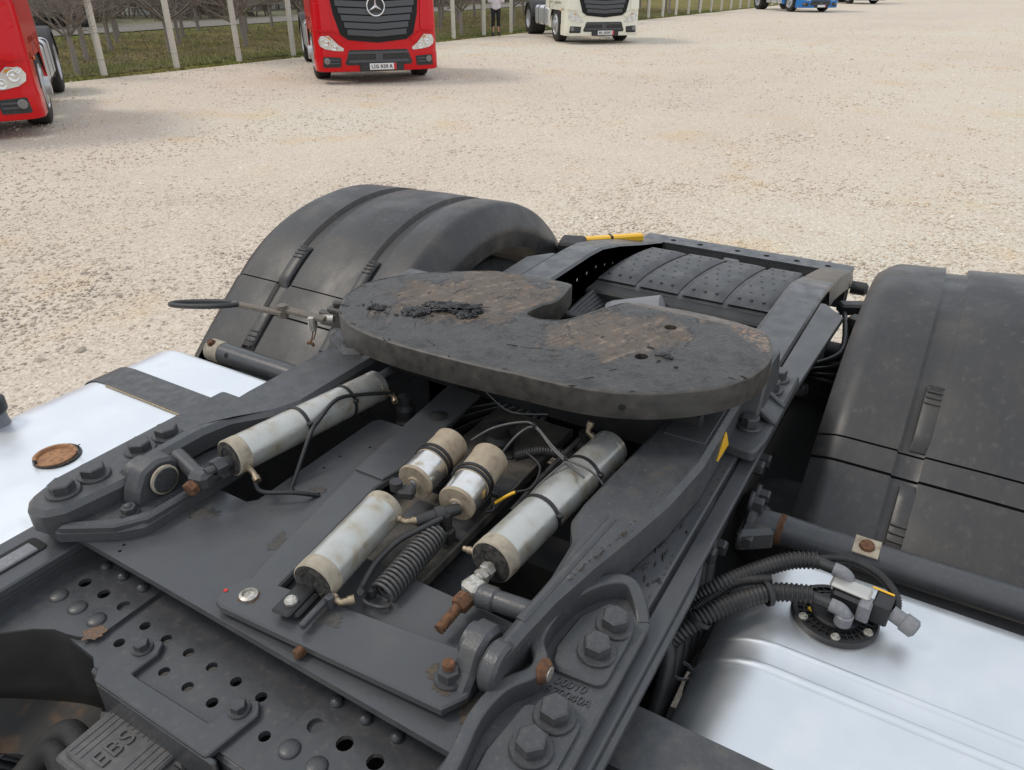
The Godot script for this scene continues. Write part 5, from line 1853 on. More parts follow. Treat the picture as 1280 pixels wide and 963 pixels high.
	# left tank
	st = [[0.125, 0.10], [0.123, 0.06], [0.128, 0.03], [0.140, 0.012], [0.152, 0.004], [0.165, 0.0], [0.21, 0.0], [0.6, 0.0], [1.2, 0.0], [1.9, 0.0], [1.92, 0.1]]
	g = Geo.new()
	g.grid(tank_rows(-1.275, -0.50, 0.34, 0.945, 0.16, st), true)
	var lt := part("fuel_tank", g, M.tank_white, L, "pale aluminium tank with a dark strap and an open rusty filler ring")
	g = Geo.new()
	rows = []
	var ring: PackedVector3Array = tank_rows(-1.275, -0.50, 0.34, 0.945, 0.16, [[0.0, -0.006]])[0]
	for z in [0.294, 0.298, 0.384, 0.388]:
		var line := PackedVector3Array()
		for j in range(7, 20):
			var q := ring[j]
			var lift := 0.0 if z == 0.294 or z == 0.388 else 0.003
			line.append(Vector3(q.x, q.y + lift - 0.003, z))
		rows.append(line)
	g.grid(rows)
	part("tank_strap", g, M.strap, lt)
	g = Geo.new()
	g.tube([Vector3(-1.1, 0.9475, 0.392), Vector3(-0.52, 0.9475, 0.392)], 0.0025, 6)
	part("strap_liner", g, M.brass, lt)
	var f := Vector3(-0.893, 0.945, 0.654)
	g = Geo.new()
	g.lathe([Vector2(0.0505, 0), Vector2(0.049, 0.004), Vector2(0.044, 0.0045)], f + Vector3(0.003, 0, -0.003), Vector3.UP, 30)
	part("tar_ring", g, M.grease, lt)
	g = Geo.new()
	g.lathe([Vector2(0.045, 0.003), Vector2(0.045, 0.007), Vector2(0.042, 0.008), Vector2(0.038, 0.0075), Vector2(0.035, 0.002), Vector2(0.035, 0.001), Vector2(0, 0.001)], f, Vector3.UP, 30)
	part("rusty_cap", g, M.rust_orange, lt)
	g = Geo.new()
	g.box(f + Vector3(-0.002, 0.010, 0.043), Vector3(0.010, 0.010, 0.007), 0.002)
	g.tube(curve([f + Vector3(0.036, 0.006, -0.03), f + Vector3(0.042, 0.016, -0.034), f + Vector3(0.040, 0.024, -0.036), f + Vector3(0.045, 0.028, -0.038)], 4), 0.0012, 5)
	part("torn_gasket", g, M.grease, lt)
	# filler neck at the far left, wrapped in clear film
	g = Geo.new()
	g.lathe([Vector2(0.034, 0), Vector2(0.030, 0.018), Vector2(0.028, 0.045), Vector2(0, 0.046)], Vector3(-1.155, 0.935, 0.645), Vector3.UP, 20)
	part("filler_neck", g, M.grey_plastic, lt)
	g = Geo.new()
	g.lathe([Vector2(0.034, 0.044), Vector2(0.036, 0.048), Vector2(0.036, 0.075), Vector2(0.030, 0.080), Vector2(0, 0.080)], Vector3(-1.155, 0.935, 0.645), Vector3.UP, 20)
	part("filler_cap", g, M.black, lt)

# ---- tail of the frame
func rear_end() -> void:
	# black tread cover in four panels
	var body := func(x: float, z: float) -> float:
		var t := clampf((-0.98 - z) / 0.48, 0.0, 1.0)
		return 0.968 - 0.030 * t * t - 0.012 * pow(1.0 - t, 4.0)
	var g := Geo.new()
	var rows := []
	for i in 15:
		var t := i / 14.0
		var z := lerpf(-0.975, -1.47, t)
		var line := PackedVector3Array()
		for j in 21:
			var x := lerpf(-0.325, 0.300, j / 20.0)
			var d := 0.0 if (i > 0 and i < 14 and j > 0 and j < 20) else 0.010
			line.append(Vector3(x, body.call(x, z) - 0.008 - d, z))
		rows.append(line)
	g.grid(rows)
	rows = []
	for y in [0.0, -0.012, -0.055]:
		var line := PackedVector3Array()
		for j in 21:
			var x := lerpf(-0.325, 0.300, j / 20.0)
			line.append(Vector3(x, body.call(x, -0.975) - 0.018 + y, -0.975 + (0.006 if y < -0.001 else 0.0)))
		rows.append(line)
	g.grid(rows)
	var tc := part("tread_cover", g, M.tread, L)
	for k in 4:
		var xa := -0.317 + 0.155 * k
		var xb := xa + 0.140
		g = Geo.new()
		rows = []
		for i in 13:
			var t := i / 12.0
			var z := lerpf(-0.990, -1.455, t)
			# panels flare and bend as moulded ribs do
			var sh := 0.028 * t * t
			var line := PackedVector3Array()
			for j in 9:
				var u := j / 8.0
				var x := lerpf(xa, xb, u) + sh
				x = minf(x, 0.298)
				var edge := 0.010 if (j == 0 or j == 8 or i == 0 or i == 12) else 0.0
				line.append(Vector3(x, body.call(x, z) + 0.008 - edge * 1.3, z))
			rows.append(line)
		g.grid(rows)
		var pn := part("tread_panel", g, M.tread, tc)
		g = Geo.new()
		for i in 7:
			for j in (3 if i % 2 == 0 else 2):
				var z := -1.025 - 0.060 * i
				var t := (-0.990 - z) / 0.465
				var x := xa + (0.030 if i % 2 == 0 else 0.050) + 0.040 * j + 0.028 * t * t
				g.lathe([Vector2(0.0065, 0.0), Vector2(0.005, 0.0014), Vector2(0.0, 0.0016)], Vector3(x, body.call(x, z) + 0.0075, z), Vector3.UP, 8)
		part("studs", g, M.stud, pn).set_meta("kind", "stuff")
	# rear cross-member
	g = Geo.new()
	var holes := []
	for x in [-0.30, -0.18, -0.02, 0.10, 0.22, 0.34]:
		holes.append(Vector3(x, -1.735, 0.013))
	g.perforated(V2([-0.43, -1.69, 0.43, -1.69, 0.43, -1.785, -0.43, -1.785]), 0.880, 0.888, holes, 0.035)
	g.box(Vector3(0, 0.81, -1.695), Vector3(0.86, 0.14, 0.008), 0.003)
	g.box(Vector3(0, 0.80, -1.782), Vector3(0.86, 0.16, 0.008), 0.003)
	var rc := part("rear_cross_member", g, M.paint, L)
	g = Geo.new()
	g.box(Vector3(0.015, 0.905, -1.50), Vector3(0.062, 0.045, 0.03), 0.005)
	part("latch", g, M.paint, rc)
	# rounded, dusty end of the right rail
	g = Geo.new()
	var dr := [PackedVector3Array(), PackedVector3Array(), PackedVector3Array(), PackedVector3Array()]
	for i in 9:
		var t := i / 8.0
		var z := lerpf(-1.10, -1.74, t)
		var y := 1.0335 - 0.143 * t - 0.02 * pow(t, 6) + (-0.012 if i == 0 else 0.0) + 0.004 * sin(t * PI)
		dr[0].append(Vector3(0.334, y - 0.002, z))
		dr[1].append(Vector3(0.340, y + 0.003, z))
		dr[2].append(Vector3(0.436, y + 0.003, z))
		dr[3].append(Vector3(0.446, y - 0.06, z))
	g.grid(dr)
	part("rail_end", g, M.dusty, L)
	# bits hanging at the right rail's end
	g = Geo.new()
	g.box(Vector3(0.50, 0.90, -1.30), Vector3(0.10, 0.04, 0.05), 0.008, Basis(Vector3.UP, 0.5))
	g.box(Vector3(0.53, 0.86, -1.18), Vector3(0.05, 0.12, 0.04), 0.006, Basis(Vector3.UP, -0.4))
	g.lathe([Vector2(0.025, 0), Vector2(0.025, 0.05), Vector2(0.015, 0.06), Vector2(0, 0.06)], Vector3(0.45, 0.86, -1.62), Vector3.RIGHT, 14)
	g.lathe([Vector2(0.03, 0), Vector2(0.03, 0.09), Vector2(0, 0.09)], Vector3(0.47, 0.84, -1.05), Vector3.RIGHT, 14)
	part("rear_valve", g, M.plastic_dark, L)
	for i in 4:
		g = Geo.new()
		g.tube(curve([Vector3(0.44, 0.90 - 0.03 * i, -0.75 - 0.05 * i), Vector3(0.52 + 0.01 * i, 0.88 - 0.03 * i, -0.95), Vector3(0.50, 0.90 - 0.02 * i, -1.15 - 0.03 * i), Vector3(0.46, 0.88, -1.35)], 7), 0.009, 8)
		part("rear_hose", g, M.hose, L)
	# yellow bar behind the left rail
	g = Geo.new()
	g.box(Vector3(-0.475, 0.945, -1.44), Vector3(0.29, 0.030, 0.035), 0.006, Basis(Vector3.UP, 0.75))
	var yb := part("yellow_bar", g, M.yellow, L, "bright yellow bar behind the left rail")
	g = Geo.new()
	g.box(Vector3(-0.470, 0.946, -1.445), Vector3(0.012, 0.035, 0.040), 0.004, Basis(Vector3.UP, 0.75))
	part("cable_tie", g, M.black, yb)
	g = Geo.new()
	g.box(Vector3(-0.515, 0.93, -1.02), Vector3(0.15, 0.02, 0.30), 0.006)
	g.box(Vector3(-0.55, 0.95, -1.25), Vector3(0.10, 0.07, 0.12), 0.01, Basis(Vector3.UP, 0.3))
	part("step_bracket", g, M.web, L)

func under() -> void:
	# axle, propeller shaft, air bags and the dark clutter below the deck
	var g := Geo.new()
	g.tube([Vector3(-0.75, 0.508, -0.745), Vector3(-0.25, 0.508, -0.745), Vector3(-0.12, 0.53, -0.745), Vector3(0.12, 0.53, -0.745), Vector3(0.25, 0.508, -0.745), Vector3(0.75, 0.508, -0.745)], [0.08, 0.09, 0.22, 0.22, 0.09, 0.08], 18)
	g.tube([Vector3(0, 0.53, -0.6), Vector3(0, 0.56, 0.2), Vector3(0, 0.62, 1.4)], 0.06, 14)
	part("drive_axle", g, M.web, L)
	for q in [[-0.46, -0.25], [0.46, -0.25], [-0.40, -1.15], [0.40, -1.15]]:
		g = Geo.new()
		g.lathe([Vector2(0.09, 0), Vector2(0.115, 0.04), Vector2(0.12, 0.13), Vector2(0.115, 0.20), Vector2(0.09, 0.24), Vector2(0, 0.24)], Vector3(q[0] * 1.18, 0.55, q[1]), Vector3.UP, 22)
		part("air_bag", g, M.rubber, L)
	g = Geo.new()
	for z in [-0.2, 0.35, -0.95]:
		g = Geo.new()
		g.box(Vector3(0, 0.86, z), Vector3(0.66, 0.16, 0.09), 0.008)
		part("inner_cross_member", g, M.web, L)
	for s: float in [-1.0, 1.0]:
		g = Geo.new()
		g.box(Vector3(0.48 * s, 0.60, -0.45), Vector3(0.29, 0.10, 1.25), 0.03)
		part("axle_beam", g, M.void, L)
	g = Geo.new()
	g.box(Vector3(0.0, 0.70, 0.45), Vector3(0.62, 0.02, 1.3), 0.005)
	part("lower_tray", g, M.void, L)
	g = Geo.new()
	g.lathe([Vector2(0.0, 0), Vector2(0.07, 0.0), Vector2(0.075, 0.02), Vector2(0.075, 0.18), Vector2(0.0, 0.20)], Vector3(-0.19, 0.87, -0.82), Vector3(0.8, 0.2, -0.2), 20)
	g.lathe([Vector2(0.05, 0), Vector2(0.05, 0.06), Vector2(0.0, 0.06)], Vector3(-0.26, 0.85, -0.80), Vector3(-0.8, 0.2, 0.2), 16)
	part("brake_cylinder", g, M.grey_plastic, L)
	for i in 7:
		g = Geo.new()
		var o := 0.022 * i
		g.tube(curve([Vector3(-0.30 + o * 0.6, 0.93 - o * 0.4, -0.95), Vector3(-0.29 + o * 0.5, 0.92 - o * 0.2, -0.7), Vector3(-0.24 + o, 0.90, -0.45), Vector3(-0.2 + o, 0.88, -0.1)], 8), 0.011, 8)
		part("cable", g, M.hose, L)
	for i in 5:
		g = Geo.new()
		var o := 0.02 * i
		g.tube(curve([Vector3(-0.22 + o, 0.98 - o * 0.3, 0.62), Vector3(-0.16 + o, 1.0 - o * 0.2, 0.40), Vector3(-0.18 + o * 1.6, 1.02 - o * 0.3, 0.2), Vector3(-0.1 + o, 1.0, 0.02)], 8), 0.009, 8)
		part("cable", g, M.hose, L)
	for q in [[-0.10, 0.27, 0.03], [-0.21, 0.24, 0.022], [0.03, 0.24, 0.03], [0.19, 0.17, 0.02]]:
		g = Geo.new()
		g.lathe([Vector2(q[2], 0), Vector2(q[2], 0.05), Vector2(q[2] * 0.7, 0.06), Vector2(q[2] * 0.7, 0.08), Vector2(0, 0.085)], Vector3(q[0], 1.02, q[1]), Vector3.UP, 12)
		g.box(Vector3(q[0] + 0.02, 1.04, q[1] + 0.02), Vector3(0.05, 0.03, 0.03), 0.004, Basis(Vector3.UP, 0.4))
		part("valve", g, M.web, L)
	# hanging hoses and brackets outside the right rail
	for i in 5:
		g = Geo.new()
		g.tube(curve([Vector3(0.46, 0.93, 0.42 - 0.07 * i), Vector3(0.49, 0.90 - 0.02 * i, 0.46 - 0.05 * i), Vector3(0.49, 0.80, 0.55 - 0.05 * i), Vector3(0.46, 0.70, 0.66)], 7), 0.014, 9)
		part("cable", g, M.hose, L)
	for q in [[0.22, 0.95], [0.13, 0.90], [0.30, 0.86], [-0.14, 0.93], [-0.22, 0.90], [-0.55, 0.93], [-0.62, 0.90]]:
		g = Geo.new()
		g.hexbolt(Vector3(0.440, q[1], q[0]), 0.018, 0.05, Vector3.RIGHT, 0.3)
		part("frame_bolt", g, M.bolt, L)
	g = Geo.new()
	g.tube(curve([Vector3(0.41, 0.78, 0.98), Vector3(0.46, 0.70, 0.80), Vector3(0.52, 0.70, 0.60), Vector3(0.50, 0.76, 0.44)], 8), 0.05, 14)
	part("exhaust_bend", g, M.plastic_dark, L)
	# rear of the cab floor, behind the camera's feet, and the front wheels
	for s: float in [-1.0, 1.0]:
		g = Geo.new()
		g.lathe([Vector2(0.29, 0), Vector2(0.44, -0.01), Vector2(0.49, 0.01), Vector2(0.508, 0.05), Vector2(0.508, 0.26), Vector2(0.49, 0.30), Vector2(0.44, 0.31), Vector2(0.29, 0.30), Vector2(0.2, 0.2), Vector2(0, 0.2)], Vector3(0.88 * s, 0.508, 2.95), Vector3.RIGHT * s, 36)
		part("front_wheel", g, M.rubber, L)
# ------------------------------------------------------------------ fence, grass and orchard
func ordinal(i: int) -> String:
	var w := ["first", "second", "third", "fourth", "fifth", "sixth", "seventh", "eighth", "ninth", "tenth", "eleventh", "twelfth", "thirteenth", "fourteenth", "fifteenth", "sixteenth", "seventeenth", "eighteenth", "nineteenth", "twentieth", "twenty-first", "twenty-second", "twenty-third", "twenty-fourth", "twenty-fifth", "twenty-sixth", "twenty-seventh", "twenty-eighth", "twenty-ninth", "thirtieth", "thirty-first", "thirty-second"]
	return w[mini(i, w.size() - 1)]

func fence_x(z: float) -> float:
	return -15.28 - 0.036 * (z + 8.76)

func fence_and_orchard() -> void:
	# grass beyond the fence
	var gm := StandardMaterial3D.new()
	gm.uv1_triplanar = true
	gm.uv1_world_triplanar = true
	gm.uv1_scale = Vector3.ONE * 0.5
	gm.vertex_color_use_as_albedo = true
	gm.roughness = 0.95
	gm.metallic_specular = 0.15
	gm.albedo_texture = noise_tex(61, 0.03, [[0.2, lin(0.50, 0.46, 0.32)], [0.5, lin(0.75, 0.75, 0.55)], [0.8, lin(1.0, 0.98, 0.75)]], 512)
	var gn := FastNoiseLite.new()
	gn.seed = 6
	gn.frequency = 0.25
	var green := Color(0.150, 0.165, 0.058)
	var brown := Color(0.25, 0.205, 0.115)
	var dirt := Color(0.17, 0.13, 0.09)
	ground_sheet("grass_field", -28.0, -15.16, -420.0, 60.0, 0.045, 0.5, gm, func(x: float, z: float) -> Color:
		var a := gn.get_noise_2d(x * 2.2, z * 2.2)
		var near := smoothstep(2.6, 0.4, absf(x - fence_x(z)))
		var far := smoothstep(-23.5, -26.0, x)
		var c := brown.lerp(green, clampf(0.28 + a * 0.7 + near * 0.55 + far * 0.8, 0.0, 1.0))
		return c.lerp(dirt, smoothstep(0.25, 0.6, gn.get_noise_2d(x * 1.1 + 99.0, z * 1.1)) * 0.7), true)
	# blades
	var rng := RandomNumberGenerator.new()
	rng.seed = 14
	var bl := Geo.new()
	for i in 9:
		var an := rng.randf() * TAU
		var b := Vector3(cos(an), 0, sin(an)) * rng.randf_range(0.0, 0.05)
		var tip := b + Vector3(cos(an), 0, sin(an)) * rng.randf_range(0.01, 0.06) + Vector3.UP * rng.randf_range(0.03, 0.09)
		var w := Vector3(-sin(an), 0, cos(an)) * 0.005
		bl.tri(b - w, b + w, tip)
	var bm := flat(Color.WHITE, 0.8)
	bm.vertex_color_use_as_albedo = true
	var mm := MultiMesh.new()
	mm.transform_format = MultiMesh.TRANSFORM_3D
	mm.use_colors = true
	mm.mesh = bl.mesh()
	var num := 26000
	mm.instance_count = num
	for i in num:
		var z := rng.randf_range(-46.0, -1.0)
		var u := pow(rng.randf(), 1.6)
		var x := fence_x(z) - 0.05 - u * 11.5
		var s := rng.randf_range(0.6, 1.7)
		mm.set_instance_transform(i, Transform3D(Basis(Vector3.UP, rng.randf() * TAU).scaled(Vector3(s, s * rng.randf_range(0.5, 1.2), s)), Vector3(x, 0.045, z)))
		var a := gn.get_noise_2d(x * 2.2, z * 2.2)
		mm.set_instance_color(i, brown.lerp(green, clampf(0.3 + a * 0.9 + smoothstep(2.0, 0.3, absf(x - fence_x(z))) * 0.5, 0, 1)) * rng.randf_range(0.85, 1.6))
	var gi := MultiMeshInstance3D.new()
	gi.name = "grass_blades"
	gi.multimesh = mm
	gi.material_override = bm
	add_child(gi, true)
	gi.set_meta("kind", "stuff")
	tag(gi, "thin patchy winter grass under the orchard trees", "grass")
	# lane beyond
	ground_sheet("lane", -30.5, -26.8, -420.0, 60.0, 0.075, 1.0, mat([[0.3, lin(0.14, 0.125, 0.105)], [0.7, lin(0.18, 0.165, 0.14)]], 0.95, 0.0, 0.5, 0.02, 66), func(_x: float, _z: float) -> Color: return Color.WHITE)
	# posts
	var pg := Geo.new()
	pg.box(Vector3(0, 1.2, 0), Vector3(0.105, 2.4, 0.105), 0.012)
	var pm := pg.mesh()
	var pmat := mat([[0.25, lin(0.52, 0.50, 0.43)], [0.6, lin(0.60, 0.575, 0.50)], [0.85, lin(0.42, 0.40, 0.345)]], 0.85, 0.0, 1.6, 0.014, 67, 0.8, 0.2)
	var wire_pts := []
	for i in 34:
		var z := -5.3 - 1.745 * i
		if i == 0 or i > 31:
			continue
		var o := MeshInstance3D.new()
		o.name = numbered("fence_post", self)
		o.mesh = pm
		o.material_override = pmat
		o.position = Vector3(fence_x(z), 0.0, z)
		o.rotation = Vector3(rng.randf_range(-0.012, 0.012), 0.04, rng.randf_range(-0.012, 0.012))
		add_child(o, true)
		tag(o, "pale square concrete fence post, %s of the row counted from the left" % ordinal(i - 1), "fence post", "concrete posts of the yard fence")
		wire_pts.append(o.position)
	# slanting brace at the corner post beside the cream lorry
	var br := Geo.new()
	br.box(Vector3(0, 0, 0), Vector3(0.09, 2.5, 0.09), 0.01, Basis(Vector3.RIGHT, 0.42))
	var bo := part("fence_brace", br, pmat)
	bo.position = Vector3(fence_x(-26.4) + 0.05, 1.1, -26.35)
	tag(bo, "slanting concrete brace leaning on the fence left of the cream lorry", "fence brace")
	# wires
	var wm := flat(lin(0.16, 0.155, 0.15), 0.6, 0.3)
	var nth := ["lowest", "middle", "upper", "topmost"]
	for k in 4:
		var g := Geo.new()
		var p := []
		for q in wire_pts:
			p.append(q + Vector3(0.055, [0.35, 0.85, 1.45, 2.1][k], 0))
		g.tube(p, 0.0022, 5)
		var o := part("fence_wire", g, wm)
		tag(o, "%s thin wire strung along the concrete fence posts" % nth[k], "fence wire", "wires of the yard fence")
	orchard()

func limb(g: Geo, a: Vector3, d: Vector3, len: float, r: float, depth: int, rng: RandomNumberGenerator) -> void:
	var path := [a]
	var rad := [r]
	var p := a
	var dir := d.normalized()
	var seg := 4 if depth > 0 else 3
	for i in seg:
		dir = (dir + Vector3(rng.randf_range(-0.28, 0.28), rng.randf_range(-0.08, 0.30), rng.randf_range(-0.28, 0.28))).normalized()
		p += dir * len / seg
		path.append(p)
		rad.append(r * lerpf(1.0, 0.55, float(i + 1) / seg))
	g.tube(path, rad, 6 if depth > 1 else (5 if depth == 1 else 3), false)
	if depth <= 0:
		return
	var kids := 6 if depth == 3 else (6 if depth == 2 else 7)
	for i in kids:
		var t := rng.randf_range(0.2, 1.0) if i > 0 else 1.0
		var ix := mini(int(t * seg), seg)
		var q: Vector3 = path[ix]
		var side := Vector3(rng.randf_range(-1, 1), rng.randf_range(-0.55, 0.9), rng.randf_range(-1, 1)).normalized()
		limb(g, q, (dir * 0.6 + side).normalized(), len * rng.randf_range(0.5, 0.75), rad[ix] * 0.62, depth - 1, rng)

func orchard() -> void:
	var bark := mat([[0.25, lin(0.16, 0.13, 0.105)], [0.55, lin(0.23, 0.195, 0.165)], [0.8, lin(0.33, 0.295, 0.25)]], 0.9, 0.0, 3.0, 0.02, 68)
	var lime := mat([[0.3, lin(0.33, 0.29, 0.255)], [0.6, lin(0.26, 0.225, 0.195)], [0.85, lin(0.19, 0.16, 0.13)]], 0.9, 0.0, 3.0, 0.02, 69)
	var kinds := []
	for k in 4:
		var rng := RandomNumberGenerator.new()
		rng.seed = 400 + k
		var tg := Geo.new()
		tg.tube([Vector3(0, -0.1, 0), Vector3(0.01, 0.3, 0.01), Vector3(0.0, 0.55, 0.02), Vector3(0.01, 0.80, 0.0)], [0.075, 0.060, 0.056, 0.062], 10)
		var cg := Geo.new()
		for i in 5:
			var an := TAU * i / 5 + rng.randf_range(-0.4, 0.4)
			limb(cg, Vector3(0.01, 0.72 + 0.03 * (i % 3), 0.0), Vector3(cos(an), rng.randf_range(0.35, 0.95), sin(an)), rng.randf_range(1.1, 1.75), 0.030, 3, rng)
		kinds.append([tg.mesh(), cg.mesh()])
	var rng2 := RandomNumberGenerator.new()
	rng2.seed = 8
	var rows := [[-15.9, -8.45, 4.65], [-18.3, -10.6, 2.35], [-20.6, -12.5, 2.35], [-22.9, -14.4, 2.35], [-25.4, -12.0, 3.2]]
	var rown := ["front", "second", "third", "fourth", "rearmost"]
	for r in 5:
		var cnt := 9 if r == 0 else (17 if r < 4 else 11)
		for i in cnt:
			var z: float = rows[r][1] - rows[r][2] * i + (2.4 if r > 0 else 0.0)
			var x: float = rows[r][0] + rng2.randf_range(-0.25, 0.25) - (fence_x(rows[r][1]) - fence_x(z)) * 1.0
			var k: int = rng2.randi() % 4
			var t := thing("bare_tree", "bare pruned tree with a whitened trunk, %s from the left in the %s orchard row" % [ordinal(i), rown[r]], "tree", Vector3(x, 0.045, z + rng2.randf_range(-0.2, 0.2)), rng2.randf() * TAU, "bare trees of the orchard")
			var s := rng2.randf_range(0.9, 1.12)
			t.scale = Vector3(s, s, s)
			put("trunk", kinds[k][0], lime, t, Transform3D.IDENTITY)
			put("crown", kinds[k][1], bark, t, Transform3D.IDENTITY)
	# thicket on the far side of the lane
	var tw := Geo.new()
	var rng := RandomNumberGenerator.new()
	rng.seed = 77
	for i in 5:
		limb(tw, Vector3(rng.randf_range(-0.5, 0.5), 0, rng.randf_range(-0.5, 0.5)), Vector3(rng.randf_range(-0.4, 0.4), 1, rng.randf_range(-0.4, 0.4)), rng.randf_range(1.0, 1.6), 0.03, 2, rng)
	var mm := MultiMesh.new()
	mm.transform_format = MultiMesh.TRANSFORM_3D
	mm.mesh = tw.mesh()
	mm.instance_count = 620
	for i in 620:
		var z := rng.randf_range(-130.0, 8.0)
		var s := rng.randf_range(0.9, 1.7)
		mm.set_instance_transform(i, Transform3D(Basis(Vector3.UP, rng.randf() * TAU).scaled(Vector3(s, s, s)), Vector3(-32.5 - rng.randf() * 9.0 + 0.5 * (fence_x(z) + 15.28), 0.0, z)))
	var o := MultiMeshInstance3D.new()
	o.name = "thicket"
	o.multimesh = mm
	o.material_override = mat([[0.3, lin(0.13, 0.10, 0.085)], [0.7, lin(0.20, 0.165, 0.14)]], 0.95, 0.0, 1.0, 0.02, 70)
	add_child(o, true)
	o.set_meta("kind", "stuff")
	tag(o, "tangled grey-brown thicket on the far side of the lane", "thicket")
	var hill := Geo.new()
	var hn := FastNoiseLite.new()
	hn.frequency = 0.01
	var hr := []
	for i in 3:
		var line := PackedVector3Array()
		for j in 60:
			var z := 80.0 - j * 9.0
			line.append(Vector3([-42.0, -50.0, -130.0][i], [0.0, 3.2, 16.0][i] * (1.0 + 0.4 * hn.get_noise_1d(z + i * 40)), z))
		hr.append(line)
	hill.grid(hr)
	part("hillside", hill, mat([[0.3, lin(0.11, 0.09, 0.075)], [0.7, lin(0.17, 0.15, 0.125)]], 0.95, 0.0, 0.2, 0.02, 73)).set_meta("kind", "structure")
	var gr := Geo.new()
	gr.prism(rect(-60.0, -420.0, -27.0, 60.0), 0.0, 0.035, 0.0)
	part("rough_ground", gr, mat([[0.3, lin(0.12, 0.12, 0.06)], [0.7, lin(0.17, 0.15, 0.09)]], 0.95, 0.0, 0.3, 0.02, 74)).set_meta("kind", "structure")
	# two pale sheds seen through the branches left of the red lorry
	for k in 2:
		var s := thing("shed", ["low white shed with a grey roof behind the orchard, left of the red lorry", "longer white shed with a grey roof, right of the low one"][k], "shed", Vector3(-40.0, 0.03, [-27.5, -34.5][k]), 0.1, "white sheds beyond the orchard")
		var wl: float = [3.4, 5.2][k]
		var g := Geo.new()
		g.box(Vector3(0, 1.25, 0), Vector3(4.0, 2.5, wl), 0.02)
		part("wall", g, flat(lin(0.62, 0.62, 0.60), 0.8), s)
		g = Geo.new()
		g.T = Transform3D(Basis(Vector3(1, 0, 0), Vector3(0, 0, -1), Vector3(0, 1, 0)), Vector3.ZERO)
		g.prism(V2([-2.25, 2.5, 2.25, 2.5, 0.0, 3.4]), -wl / 2 - 0.15, wl / 2 + 0.15, 0.01)
		part("roof", g, flat(lin(0.24, 0.235, 0.23), 0.8), s)
		g = Geo.new()
		g.box(Vector3(2.01, 1.0, 0.5), Vector3(0.05, 2.0, 0.95), 0.01)
		part("door", g, flat(lin(0.22, 0.20, 0.18), 0.7), s)
	# old farm tractor with a red trailer, between the first two posts
	var f := thing("farm_tractor", "old red farm machine with a green cab and dark wheels beyond the orchard", "tractor", Vector3(-31.5, 0.05, -16.6), 0.15)
	var g := Geo.new()
	g.box(Vector3(0, 0.95, 1.0), Vector3(1.3, 0.55, 3.2), 0.06)
	g.box(Vector3(0, 0.70, 1.0), Vector3(0.5, 0.2, 4.2), 0.03)
	part("red_body", g, flat(lin(0.13, 0.04, 0.035), 0.6), f)
	g = Geo.new()
	g.box(Vector3(0, 1.55, -1.3), Vector3(1.3, 1.1, 1.3), 0.08)
	g.box(Vector3(0, 2.3, -1.3), Vector3(1.45, 0.12, 1.5), 0.05)
	for x in [-0.6, 0.6]:
		for z in [-1.85, -0.75]:
			g.box(Vector3(x, 2.05, z), Vector3(0.08, 0.6, 0.08), 0.01)
	part("green_cab", g, flat(lin(0.03, 0.13, 0.11), 0.5), f)
	for z: float in [2.2, 0.6, -1.6]:
		for x in [-0.8, 0.8]:
			g = Geo.new()
			var r := 0.62 if z < 0 else 0.42
			g.lathe([Vector2(0, 0), Vector2(r * 0.5, 0.02), Vector2(r * 0.8, -0.02), Vector2(r, 0.04), Vector2(r, 0.20), Vector2(r * 0.8, 0.25), Vector2(0, 0.22)], Vector3(x, r, z), Vector3(signf(x), 0, 0), 22)
			part("wheel", g, M.rubber, f)

# ------------------------------------------------------------------ parked lorries
func plan_line(hw: float, r: float, zb: float, bulge: float) -> Array:
	# outline seen from above, back left to back right round the front; front centre at z = 0
	var out := [Vector2(-hw, zb)]
	for k in 5:
		out.append(Vector2(-hw, lerpf(zb, -r - bulge, (k + 1) / 5.0)))
	for k in 8:
		var an := PI - PI / 2 * (k + 1) / 8.0
		out.append(Vector2(-hw + r + cos(an) * r, -r - bulge + sin(an) * r))
	for k in 13:
		var u := lerpf(-1.0, 1.0, (k + 1) / 14.0)
		out.append(Vector2((hw - r) * u, -bulge * u * u))
	for k in 9:
		var an := PI / 2 - PI / 2 * k / 8.0
		out.append(Vector2(hw - r + cos(an) * r, -r - bulge + sin(an) * r))
	for k in 5:
		out.append(Vector2(hw, lerpf(-r - bulge, zb, (k + 1) / 5.0)))
	return out

func front_z(x: float, y: float) -> float:
	var b := 0.09
	var u := x / 0.98
	var z := -b * u * u
	if absf(x) > 0.98:
		var t := minf(1.0, (absf(x) - 0.98) / 0.22)
		z = -b - 0.22 * (1.0 - sqrt(maxf(0.0, 1.0 - t * t)))
	if y > 1.2:
		z -= (y - 1.2) * 0.07
	return z

